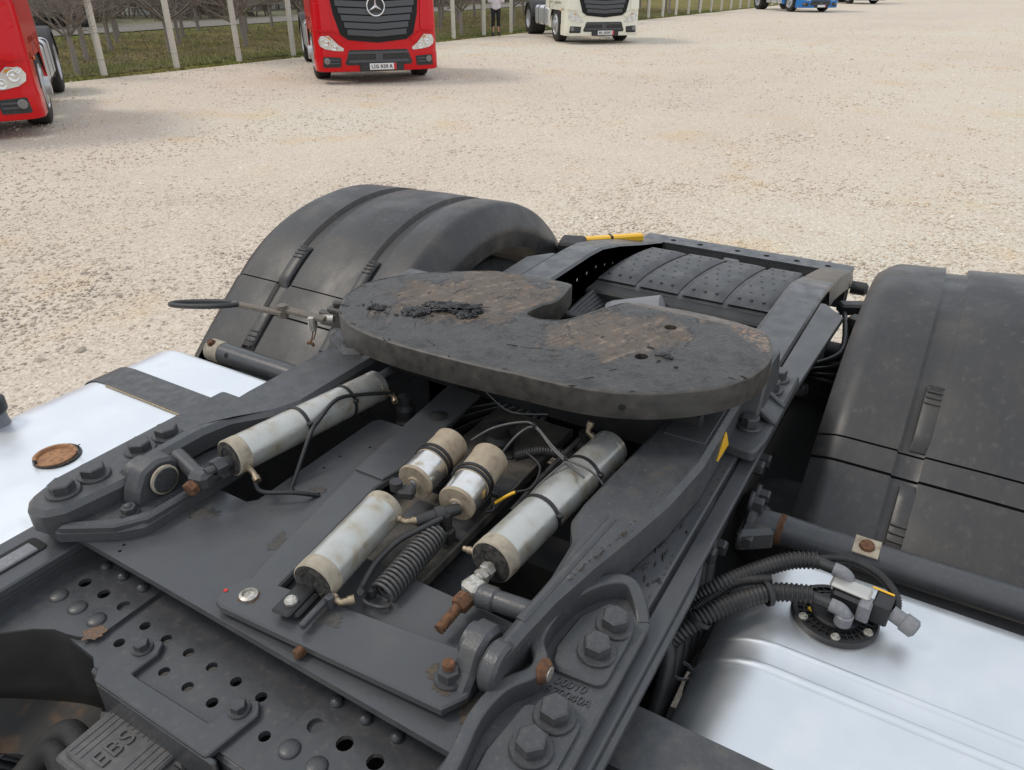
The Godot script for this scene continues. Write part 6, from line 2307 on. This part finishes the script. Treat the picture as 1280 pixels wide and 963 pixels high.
func slab(g: Geo, poly: Array, off: float, thick: float, step := 0.08) -> void:
	# a thin shaped piece laid on the curved front of the cab
	var p := PackedVector2Array(poly)
	if Geometry2D.is_polygon_clockwise(p):
		p.reverse()
	var edge := PackedVector2Array()
	for i in p.size():
		var a := p[i]
		var d := p[(i + 1) % p.size()]
		var k := maxi(1, int(ceil(a.distance_to(d) / step)))
		for j in k:
			edge.append(a.lerp(d, float(j) / k))
	var pts := PackedVector2Array(edge)
	var lo := p[0]
	var hi := p[0]
	for q in p:
		lo = lo.min(q)
		hi = hi.max(q)
	var sx := lo.x + step * 0.53
	while sx < hi.x:
		var sy := lo.y + step * 0.47
		while sy < hi.y:
			var q := Vector2(sx + 0.003 * sin(sy * 50), sy + 0.003 * cos(sx * 70))
			if Geometry2D.is_point_in_polygon(q, p):
				pts.append(q)
			sy += step
		sx += step
	var ix := Geometry2D.triangulate_delaunay(pts)
	for i in range(0, ix.size(), 3):
		var c := (pts[ix[i]] + pts[ix[i + 1]] + pts[ix[i + 2]]) / 3.0
		if Geometry2D.is_point_in_polygon(c, p):
			var f := []
			for k in 3:
				var q := pts[ix[i + k]]
				f.append(Vector3(q.x, fy(q.y), front_z(q.x, q.y) + off))
			if (f[2] - f[0]).cross(f[1] - f[0]).z < 0:
				g.tri(f[0], f[2], f[1])
			else:
				g.tri(f[0], f[1], f[2])
	for i in edge.size():
		var a := edge[i]
		var b := edge[(i + 1) % edge.size()]
		var za := front_z(a.x, a.y) + off
		var zb := front_z(b.x, b.y) + off
		g.quad(Vector3(a.x, fy(a.y), za - thick), Vector3(b.x, fy(b.y), zb - thick), Vector3(b.x, fy(b.y), zb), Vector3(a.x, fy(a.y), za))

func mirror(p: Array) -> Array:
	var o := []
	for q in p:
		o.append(Vector2(-q.x, q.y))
	return o

func parked_lorry(label: String, pos: Vector3, turn: float, col: Color, col2: Color, plate: String, detail: int, tank_m: Material) -> Node3D:
	var t := thing("parked_lorry", label, "lorry", pos, turn, "tractor lorries parked along the fence")
	var paint := flat(col, 0.22)
	paint.metallic_specular = 0.4
	var dark: Material = M.plastic_dark
	var grey := flat(lin(0.062, 0.066, 0.073), 0.42)
	var g := Geo.new()
	# bumper: lower body up to the step line, ends ahead of the wheel
	var rows := []
	for q in [[0.235, -0.035, 0.022], [0.25, 0.0, 0.0], [0.45, 0.0, 0.0], [0.60, 0.0, -0.006], [0.64, -0.01, 0.0], [0.80, -0.01, 0.004], [1.02, -0.01, 0.008], [1.20, -0.01, 0.012]]:
		var line := PackedVector3Array()
		for p in plan_line(1.20 + q[1], 0.22, -0.66, 0.09):
			line.append(Vector3(p.x, fy(q[0]), p.y - q[2]))
		rows.append(line)
	g.grid(rows)
	var body := part("cab", g, paint, t)
	# upper cab
	g = Geo.new()
	rows = []
	for q in [[1.10, 0.0, 0.0], [1.20, 0.0, 0.0], [1.5, 0.0, 0.021], [1.9, 0.0, 0.05], [2.0, -0.01, 0.06], [2.9, -0.05, 0.16], [3.3, -0.06, 0.28], [3.62, -0.10, 0.70], [3.66, -0.3, 1.0]]:
		var line := PackedVector3Array()
		for p in plan_line(1.19 + q[1], 0.22, -2.15, 0.09):
			line.append(Vector3(p.x, fy(q[0]), minf(p.y - q[2], -0.0 - q[2] + 0.0) if p.y > -1.9 else p.y))
		rows.append(line)
	g.grid(rows)
	g.box(Vector3(0, fy(2.35), -2.16), Vector3(2.30, 2.0, 0.03), 0.01)
	g.box(Vector3(0, 1.12, -1.4), Vector3(2.3, 0.03, 1.5), 0.01)
	part("upper_cab", g, paint, t)
	g = Geo.new()
	slab(g, rnd(V2([-1.02, 2.02, 1.02, 2.02, 0.97, 2.85, -0.97, 2.85]), 0.08, 3), -0.012, 0.02)
	part("windscreen", g, flat(lin(0.012, 0.020, 0.040), 0.06), t)
	# grille: dark shield with V-shaped slats
	g = Geo.new()
	slab(g, rnd(V2([-0.84, 1.92, 0.84, 1.92, 0.80, 1.50, 0.70, 1.06, 0.56, 0.94, 0.0, 0.875, -0.56, 0.94, -0.70, 1.06, -0.80, 1.50]), 0.05, 3), 0.010, 0.03)
	var gr := part("grille", g, M.void, t)
	for k in 6:
		var y := 1.80 - 0.155 * k
		var w := lerpf(0.79, 0.56, k / 5.0)
		g = Geo.new()
		slab(g, V2([-w, y + 0.028, -w * 0.5, y + 0.004, 0, y - 0.02, w * 0.5, y + 0.004, w, y + 0.028, w + 0.01, y + 0.150, w * 0.5, y + 0.128, 0, y + 0.106, -w * 0.5, y + 0.128, -w - 0.01, y + 0.150]), 0.036 - 0.002 * k, 0.03, 0.12)
		part("slat", g, grey, gr)
		g = Geo.new()
		if k == 5:
			continue
		slab(g, V2([-w * 0.6, y - 0.022, 0, y - 0.052, w * 0.6, y - 0.022, w * 0.6, y - 0.002, 0, y - 0.030, -w * 0.6, y - 0.002]), 0.014, 0.01, 0.12)
		part("gap", g, M.void, gr)
	# ring and three-armed star
	if detail > 0:
		g = Geo.new()
		var ring := []
		for i in 33:
			var an := TAU * i / 32
			ring.append(Vector3(cos(an) * 0.165, fy(1.66) + sin(an) * 0.165, front_z(0, 1.66) + 0.055))
		g.tube(ring, 0.014, 8, false)
		var em := part("badge_ring", g, M.chrome_bright, gr)
		g = Geo.new()
		g.lathe([Vector2(0.16, 0.0), Vector2(0.0, 0.004)], Vector3(0, fy(1.66), front_z(0, 1.66) + 0.040), Vector3(0, 0, 1), 28)
		part("badge_back", g, M.plastic_dark, em)
		for i in 3:
			g = Geo.new()
			var an := PI / 2 + TAU * i / 3
			var u := Vector3(cos(an), sin(an), 0)
			var w := Vector3(-sin(an), cos(an), 0)
			var c := Vector3(0, fy(1.66), front_z(0, 1.66) + 0.05)
			g.tri(c + u * 0.155, c + w * 0.024 + u * 0.006, c + Vector3(0, 0, 0.022))
			g.tri(c + u * 0.155, c + Vector3(0, 0, 0.022), c - w * 0.024 + u * 0.006)
			part("star_arm", g, M.chrome_bright, em)
	# lower intake, fog lamp recesses, headlamps
	g = Geo.new()
	slab(g, rnd(V2([-0.56, 0.72, 0.56, 0.72, 0.66, 0.42, 0.62, 0.38, -0.62, 0.38, -0.66, 0.42]), 0.03, 3), 0.006, 0.02)
	var it := part("lower_intake", g, dark, t)
	for y in [0.66, 0.47]:
		g = Geo.new()
		slab(g, V2([-0.60, y - 0.03, 0.60, y - 0.03, 0.57, y + 0.03, -0.57, y + 0.03]), 0.022, 0.02, 0.15)
		part("intake_bar", g, grey, it)
	g = Geo.new()
	slab(g, V2([-0.07, 0.44, 0.07, 0.44, 0.07, 0.66, -0.07, 0.66]), 0.020, 0.02, 0.15)
	part("intake_bar", g, grey, it)
	for s: float in [-1.0, 1.0]:
		var pf := V2([0.72, 0.56, 1.06, 0.58, 1.08, 0.34, 0.74, 0.34])
		g = Geo.new()
		slab(g, rnd(pf if s > 0 else mirror(pf), 0.025, 2), 0.008, 0.02)
		var fr := part("fog_recess", g, dark, t)
		for y in [0.50, 0.43]:
			g = Geo.new()
			var pb := V2([0.76, y - 0.012, 0.94, y - 0.012, 0.94, y + 0.018, 0.76, y + 0.018])
			slab(g, pb if s > 0 else mirror(pb), 0.022, 0.015, 0.12)
			part("fog_bar", g, grey, fr)
		g = Geo.new()
		g.lathe([Vector2(0.060, 0), Vector2(0.060, 0.02), Vector2(0.05, 0.026), Vector2(0, 0.028)], Vector3(0.99 * s, fy(0.48), front_z(0.99, 0.5) + 0.004), Vector3(0.25 * s, 0, 1), 18)
		part("fog_lamp", g, flat(lin(0.20, 0.20, 0.20), 0.15, 0.4), fr)
		# dark slot above the lamp, then the lamp itself with its reflectors
		var ph := V2([1.08, 1.02, 1.12, 0.92, 1.10, 0.82, 1.01, 0.75, 0.84, 0.71, 0.67, 0.70, 0.66, 0.76, 0.76, 0.84, 0.86, 0.97, 0.92, 1.04])
		g = Geo.new()
		slab(g, rnd(ph if s > 0 else mirror(ph), 0.02, 2), 0.012, 0.02, 0.06)
		var hl := part("headlamp", g, flat(lin(0.66, 0.66, 0.64), 0.12, 0.5), t)
		for q in [[0.98, 0.90, 0.075], [0.83, 0.79, 0.065], [1.04, 0.985, 0.04]]:
			g = Geo.new()
			g.lathe([Vector2(q[2], 0), Vector2(q[2], 0.008), Vector2(q[2] * 0.85, 0.012), Vector2(q[2] * 0.5, 0.003), Vector2(0, 0.010)], Vector3(q[0] * s, fy(q[1]), front_z(q[0], q[1]) + 0.010), Vector3(0.3 * s, 0, 1), 18)
			part("reflector", g, flat(lin(0.68, 0.68, 0.66), 0.10, 0.8), hl)
		g = Geo.new()
		var po := V2([0.90, 1.00, 0.98, 1.02, 0.95, 0.97, 0.88, 0.95])
		slab(g, po if s > 0 else mirror(po), 0.016, 0.01, 0.06)
		part("indicator", g, flat(lin(0.55, 0.22, 0.04), 0.2), hl)
		# shaped edge beside the grille and corner deflector
		g = Geo.new()
		var pe := V2([0.88, 1.95, 1.12, 1.95, 1.15, 1.45, 1.16, 1.16, 0.98, 1.12, 0.84, 1.16, 0.86, 1.5])
		slab(g, rnd(pe if s > 0 else mirror(pe), 0.04, 3), 0.022, 0.03)
		part("corner_panel", g, paint, t)
		g = Geo.new()
		var pc := V2([0.62, 0.95, 0.84, 1.10, 0.92, 1.10, 0.86, 1.05, 0.74, 0.86])
		slab(g, pc if s > 0 else mirror(pc), 0.020, 0.03)
		part("lamp_brow", g, paint, t)
		# wheels
		for w in 2:
			var z: float = [-1.36, -5.05][w]
			var wg := Geo.new()
			var x0: float = (0.86 if w == 0 else 0.60) * s
			var wd := 0.31 if w == 0 else 0.56
			wg.lathe([Vector2(0.30, wd), Vector2(0.44, wd + 0.005), Vector2(0.485, wd - 0.015), Vector2(0.502, wd - 0.05), Vector2(0.502, 0.05), Vector2(0.485, 0.01), Vector2(0.30, 0.0)], Vector3(x0, 0.50, z), Vector3(s, 0, 0), 40)
			var ty := part("wheel", wg, M.rubber, t)
			wg = Geo.new()
			if w == 0:
				wg.lathe([Vector2(0.302, wd), Vector2(0.285, wd + 0.008), Vector2(0.27, wd - 0.02), Vector2(0.22, wd + 0.02), Vector2(0.13, wd + 0.03), Vector2(0.12, wd + 0.09), Vector2(0.0, wd + 0.09)], Vector3(x0, 0.50, z), Vector3(s, 0, 0), 30)
			else:
				wg.lathe([Vector2(0.302, wd), Vector2(0.285, wd + 0.006), Vector2(0.25, wd - 0.12), Vector2(0.16, wd - 0.15), Vector2(0.13, wd - 0.05), Vector2(0.0, wd - 0.05)], Vector3(x0, 0.50, z), Vector3(s, 0, 0), 30)
			part("rim", wg, flat(lin(0.48, 0.49, 0.50), 0.35, 0.6), ty)
			# arches
			var ag := Geo.new()
			var ar := []
			for k in 17:
				var an := deg_to_rad(lerpf(8, 172, k / 16.0))
				var line := PackedVector3Array()
				for q in ([[0.62, 0.60], [1.16, 0.60], [1.195, 0.585]] if w == 0 else [[0.56, 0.60], [1.14, 0.60], [1.18, 0.57], [1.18, 0.50]]):
					line.append(Vector3(q[0] * s, 0.50 + sin(an) * q[1], z + cos(an) * q[1]))
				ar.append(line)
			ag.grid(ar)
			part("wheel_arch", ag, M.plastic_dark, t)
		# side: lower cab skirt behind the wheel arch, step, tank, deflector
		g = Geo.new()
		g.box(Vector3(1.16 * s, 1.13, -1.40), Vector3(0.06, 0.12, 1.45), 0.02)
		g.box(Vector3(1.13 * s, 0.75, -2.03), Vector3(0.12, 0.75, 0.24), 0.03)
		part("side_skirt", g, paint, t)
		g = Geo.new()
		g.box(Vector3(1.205 * s, 0.92, -0.72), Vector3(0.02, 0.05, 0.09), 0.008)
		part("side_lamp", g, flat(lin(0.60, 0.20, 0.03), 0.3), t)
		g = Geo.new()
		var st := [[-2.30, 0.05], [-2.32, 0.01], [-2.36, 0.0], [-3.95, 0.0], [-3.99, 0.01], [-4.01, 0.05]]
		var rr := tank_rows(0.62, 1.18, 0.40, 0.98, 0.10, st)
		if s < 0:
			rr = []
			for line in tank_rows(-1.18, -0.62, 0.40, 0.98, 0.10, st):
				rr.append(line)
		g.grid(rr, true)
		var tk := part("fuel_tank", g, tank_m, t)
		for z in [-2.75, -3.5]:
			g = Geo.new()
			g.box(Vector3(0.90 * s, 0.69, z), Vector3(0.575, 0.595, 0.07), 0.09)
			part("tank_strap", g, M.strap, tk)
		g = Geo.new()
		g.box(Vector3(1.14 * s, 1.85, -2.42), Vector3(0.03, 1.8, 0.5), 0.01)
		part("side_deflector", g, paint, t)
		g = Geo.new()
		g.box(Vector3(1.42 * s, 2.05, -0.42), Vector3(0.24, 0.75, 0.14), 0.05)
		g.tube([Vector3(1.16 * s, 2.35, -0.55), Vector3(1.38 * s, 2.32, -0.44)], 0.03, 8)
		g.tube([Vector3(1.16 * s, 1.78, -0.55), Vector3(1.38 * s, 1.80, -0.44)], 0.03, 8)
		part("mirror", g, dark, t)
		g = Geo.new()
		g.box(Vector3(1.155 * s, 2.0, -1.05), Vector3(0.03, 0.6, 0.95), 0.02)
		part("side_window", g, flat(lin(0.012, 0.018, 0.03), 0.06), t)
	# plate
	g = Geo.new()
	g.box(Vector3(0.04, 0.315, 0.012), Vector3(0.86, 0.15, 0.03), 0.01)
	var ph2 := part("plate_holder", g, dark, t)
	g = Geo.new()
	g.box(Vector3(0.06, 0.325, 0.030), Vector3(0.52, 0.115, 0.006), 0.002)
	part("number_plate", g, flat(lin(0.72, 0.72, 0.70), 0.4), ph2)
	g = Geo.new()
	g.box(Vector3(0.295, 0.325, 0.0345), Vector3(0.05, 0.113, 0.003), 0.001)
	part("plate_band", g, flat(lin(0.55, 0.02, 0.02), 0.4), ph2)
	if plate:
		text("plate_letters", plate, 0.070, 0.003, flat(lin(0.01, 0.01, 0.01), 0.5), ph2, Transform3D(Basis.IDENTITY, Vector3(0.035, 0.325, 0.0345)), true)
	# chassis
	g = Geo.new()
	for s: float in [-1.0, 1.0]:
		g.box(Vector3(0.40 * s, 0.88, -4.0), Vector3(0.09, 0.25, 4.4), 0.01)
	g.box(Vector3(0, 0.62, -1.2), Vector3(1.5, 0.4, 1.5), 0.05)
	g.box(Vector3(0, 0.95, -5.8), Vector3(0.9, 0.15, 0.1), 0.01)
	g.lathe([Vector2(0.45, 0), Vector2(0.45, 0.05), Vector2(0, 0.05)], Vector3(0, 1.12, -4.7), Vector3.UP, 24)
	g.tube([Vector3(-0.9, 0.5, -5.05), Vector3(0.9, 0.5, -5.05)], 0.12, 10)
	g.tube([Vector3(-0.9, 0.5, -1.36), Vector3(0.9, 0.5, -1.36)], 0.08, 10)
	part("chassis", g, M.web, t)
	return t

func background_lorries() -> void:
	var red := lin(0.56, 0.006, 0.010)
	var tk: Material = M.tank_white
	parked_lorry("red tractor lorry cut off by the left edge, its headlamp and front wheel showing", Vector3(-10.44, 0, -3.34), deg_to_rad(56.0), red, red, "", 1, tk)
	parked_lorry("red tractor lorry with a dark grille and a star badge, head-on near the fence", Vector3(-9.62, 0, -10.95), deg_to_rad(48.0), red, red, "LIG 939 A", 1, tk)
	parked_lorry("cream white tractor lorry with a dark grille, right of the standing person", Vector3(-9.9, 0, -22.0), deg_to_rad(43.5), lin(0.74, 0.72, 0.61), red, "ML 60097", 0, tk)
	parked_lorry("blue tractor lorry far off at the top, its wheels and bumper showing", Vector3(-8.6, 0, -48.5), deg_to_rad(43.5), lin(0.03, 0.17, 0.46), red, "", 0, tk)
	parked_lorry("silver grey tractor lorry behind the blue one", Vector3(-8.0, 0, -64.5), deg_to_rad(43.5), lin(0.42, 0.42, 0.40), red, "", 0, tk)
	parked_lorry("dark blue tractor lorry, farthest of the row", Vector3(-7.4, 0, -80.0), deg_to_rad(43.5), lin(0.03, 0.05, 0.11), red, "", 0, tk)

# ------------------------------------------------------------------ the person by the fence
func sdf_mesh(bones: Array, cell: float, blend: float) -> ArrayMesh:
	# bones: [a, b, ra, rb]; surface nets over a smooth union of tapered capsules
	var lo := Vector3.ONE * 1e9
	var hi := -lo
	for b in bones:
		var r: float = maxf(b[2], b[3]) + cell * 3
		lo = lo.min(b[0] - Vector3.ONE * r).min(b[1] - Vector3.ONE * r)
		hi = hi.max(b[0] + Vector3.ONE * r).max(b[1] + Vector3.ONE * r)
	var n := Vector3i(((hi - lo) / cell).ceil()) + Vector3i.ONE
	var f := PackedFloat32Array()
	f.resize(n.x * n.y * n.z)
	f.fill(1.0)
	var near := 0.06
	for b in bones:
		var a: Vector3 = b[0]
		var e: Vector3 = b[1]
		var r: float = maxf(b[2], b[3]) + near
		var i0 := Vector3i(((a.min(e) - Vector3.ONE * r - lo) / cell).floor()).clamp(Vector3i.ZERO, n - Vector3i.ONE)
		var i1 := Vector3i(((a.max(e) + Vector3.ONE * r - lo) / cell).ceil()).clamp(Vector3i.ZERO, n - Vector3i.ONE)
		var ab := e - a
		var ll := maxf(ab.length_squared(), 1e-9)
		for z in range(i0.z, i1.z + 1):
			for y in range(i0.y, i1.y + 1):
				for x in range(i0.x, i1.x + 1):
					var p := lo + Vector3(x, y, z) * cell
					var t := clampf((p - a).dot(ab) / ll, 0.0, 1.0)
					var d := p.distance_to(a + ab * t) - lerpf(b[2], b[3], t)
					var k := (z * n.y + y) * n.x + x
					var o := f[k]
					var h := clampf(0.5 + 0.5 * (o - d) / blend, 0.0, 1.0)
					f[k] = lerpf(o, d, h) - blend * h * (1.0 - h)
	var vid := {}
	var vs := PackedVector3Array()
	for z in n.z - 1:
		for y in n.y - 1:
			for x in n.x - 1:
				var base := (z * n.y + y) * n.x + x
				var s := Vector3.ZERO
				var c := 0
				var vals := []
				for k in 8:
					vals.append(f[base + (k & 1) + ((k >> 1) & 1) * n.x + ((k >> 2) & 1) * n.x * n.y])
				for e in [[0, 1], [2, 3], [4, 5], [6, 7], [0, 2], [1, 3], [4, 6], [5, 7], [0, 4], [1, 5], [2, 6], [3, 7]]:
					var va: float = vals[e[0]]
					var vb: float = vals[e[1]]
					if (va < 0) != (vb < 0):
						var t := va / (va - vb)
						var pa := Vector3(e[0] & 1, (e[0] >> 1) & 1, (e[0] >> 2) & 1)
						var pb := Vector3(e[1] & 1, (e[1] >> 1) & 1, (e[1] >> 2) & 1)
						s += pa.lerp(pb, t)
						c += 1
				if c > 0:
					vid[base] = vs.size()
					vs.append(lo + (Vector3(x, y, z) + s / c) * cell)
	var idx := PackedInt32Array()
	var st := [1, n.x, n.x * n.y]
	for z in range(1, n.z - 1):
		for y in range(1, n.y - 1):
			for x in range(1, n.x - 1):
				var base := (z * n.y + y) * n.x + x
				for ax in 3:
					var va := f[base]
					var vb := f[base + st[ax]]
					if (va < 0) == (vb < 0):
						continue
					var u: int = st[(ax + 1) % 3]
					var w: int = st[(ax + 2) % 3]
					var q := [base, base - u, base - u - w, base - w]
					if not (vid.has(q[0]) and vid.has(q[1]) and vid.has(q[2]) and vid.has(q[3])):
						continue
					if va < 0:
						q.reverse()
					for k in [0, 1, 2, 0, 2, 3]:
						idx.append(vid[q[k]])
	var tool := SurfaceTool.new()
	tool.begin(Mesh.PRIMITIVE_TRIANGLES)
	tool.set_smooth_group(0)
	for p in vs:
		tool.add_vertex(p)
	for i in idx:
		tool.add_index(i)
	tool.generate_normals()
	return tool.commit()

func person_by_fence() -> void:
	var t := thing("person", "person in a pale pink hoodie and black leggings standing by the fence with raised forearms", "person", Vector3(-14.6, 0.02, -23.25), deg_to_rad(38.0))
	# local: faces +z
	var skin := flat(lin(0.50, 0.29, 0.20), 0.55)
	var V := func(x: float, y: float, z: float) -> Vector3: return Vector3(x, y, z)
	var body := []
	# neck, head, forearms' ends and hands with fingers
	body.append([V.call(0, 1.36, 0.0), V.call(0, 1.45, 0.015), 0.05, 0.047])
	body.append([V.call(0, 1.50, 0.02), V.call(0, 1.60, 0.015), 0.075, 0.088])
	body.append([V.call(0, 1.47, 0.055), V.call(0, 1.50, 0.06), 0.045, 0.05])
	body.append([V.call(0, 1.535, 0.105), V.call(0, 1.50, 0.118), 0.010, 0.014])
	for s: float in [-1.0, 1.0]:
		body.append([V.call(0.085 * s, 1.55, 0.01), V.call(0.09 * s, 1.52, 0.01), 0.014, 0.012])
		# wrist and hand in front of the face, fingers curled round a phone
		body.append([V.call(0.12 * s, 1.36, 0.22), V.call(0.095 * s, 1.43, 0.27), 0.027, 0.024])
		body.append([V.call(0.095 * s, 1.43, 0.27), V.call(0.08 * s, 1.49, 0.28), 0.026, 0.028])
		for k in 4:
			var y := 1.475 + 0.017 * k
			var ln: float = [0.035, 0.042, 0.046, 0.040][k]
			body.append([V.call(0.078 * s, y, 0.29), V.call((0.078 - ln * 0.3) * s, y + 0.012, 0.315), 0.010, 0.009])
			body.append([V.call((0.078 - ln * 0.3) * s, y + 0.012, 0.315), V.call((0.078 - ln) * s, y + 0.006, 0.312), 0.009, 0.0075])
		body.append([V.call(0.085 * s, 1.455, 0.27), V.call(0.055 * s, 1.475, 0.262), 0.012, 0.010])
	# trunk and legs carry on under the clothes, so that the figure is whole
	body.append([V.call(0, 1.36, 0.0), V.call(0, 0.95, 0.0), 0.09, 0.10])
	for s: float in [-1.0, 1.0]:
		body.append([V.call(0.08 * s, 0.92, 0.0), V.call(0.10 * s, 0.10, 0.0), 0.07, 0.035])
	var b := MeshInstance3D.new()
	b.name = "body"
	b.mesh = sdf_mesh(body, 0.012, 0.02)
	b.material_override = skin
	t.add_child(b, true)
	var hood := []
	hood.append([V.call(0, 1.29, -0.01), V.call(0, 1.05, 0.0), 0.13, 0.135])
	hood.append([V.call(-0.12, 1.31, -0.005), V.call(0.12, 1.31, -0.005), 0.075, 0.075])
	hood.append([V.call(-0.06, 1.04, 0.0), V.call(-0.06, 0.90, 0.0), 0.115, 0.115])
	hood.append([V.call(0.06, 1.04, 0.0), V.call(0.06, 0.90, 0.0), 0.115, 0.115])
	hood.append([V.call(-0.07, 1.385, -0.05), V.call(0.07, 1.385, -0.05), 0.05, 0.05])
	for s: float in [-1.0, 1.0]:
		hood.append([V.call(0.185 * s, 1.31, 0.0), V.call(0.225 * s, 1.10, 0.08), 0.07, 0.062])
		hood.append([V.call(0.225 * s, 1.10, 0.08), V.call(0.13 * s, 1.345, 0.21), 0.060, 0.045])
	var hm := MeshInstance3D.new()
	hm.name = "hoodie"
	hm.mesh = sdf_mesh(hood, 0.016, 0.05)
	hm.material_override = mat([[0.3, lin(0.72, 0.64, 0.72)], [0.7, lin(0.80, 0.74, 0.80)]], 0.9, 0.0, 3.0, 0.02, 91)
	t.add_child(hm, true)
	var leg := []
	leg.append([V.call(-0.05, 0.90, -0.01), V.call(0.05, 0.90, -0.01), 0.105, 0.105])
	for s: float in [-1.0, 1.0]:
		leg.append([V.call(0.082 * s, 0.88, 0.0), V.call(0.095 * s, 0.50, 0.015), 0.092, 0.062])
		leg.append([V.call(0.095 * s, 0.50, 0.015), V.call(0.100 * s, 0.34, -0.015), 0.058, 0.058])
		leg.append([V.call(0.100 * s, 0.34, -0.015), V.call(0.103 * s, 0.09, -0.01), 0.058, 0.040])
	var lm := MeshInstance3D.new()
	lm.name = "leggings"
	lm.mesh = sdf_mesh(leg, 0.014, 0.03)
	lm.material_override = flat(lin(0.012, 0.012, 0.014), 0.7)
	t.add_child(lm, true)
	for s: float in [-1.0, 1.0]:
		var sh := MeshInstance3D.new()
		sh.name = numbered("shoe", t)
		sh.mesh = sdf_mesh([[V.call(0.104 * s, 0.05, -0.03), V.call(0.118 * s, 0.035, 0.13), 0.045, 0.035], [V.call(0.103 * s, 0.10, -0.01), V.call(0.104 * s, 0.05, -0.02), 0.045, 0.045]], 0.012, 0.02)
		sh.material_override = M.black
		t.add_child(sh, true)
	var hr := MeshInstance3D.new()
	hr.name = "hair"
	hr.mesh = sdf_mesh([[V.call(0, 1.60, -0.005), V.call(0, 1.62, 0.02), 0.10, 0.092], [V.call(0, 1.57, -0.03), V.call(0, 1.30, -0.10), 0.09, 0.055], [V.call(-0.055, 1.56, -0.02), V.call(-0.06, 1.32, -0.09), 0.05, 0.035], [V.call(0.055, 1.56, -0.02), V.call(0.06, 1.32, -0.09), 0.05, 0.035]], 0.013, 0.03)
	hr.material_override = mat([[0.3, lin(0.06, 0.035, 0.022)], [0.7, lin(0.10, 0.06, 0.04)]], 0.6, 0.0, 6.0, 0.02, 92)
	t.add_child(hr, true)
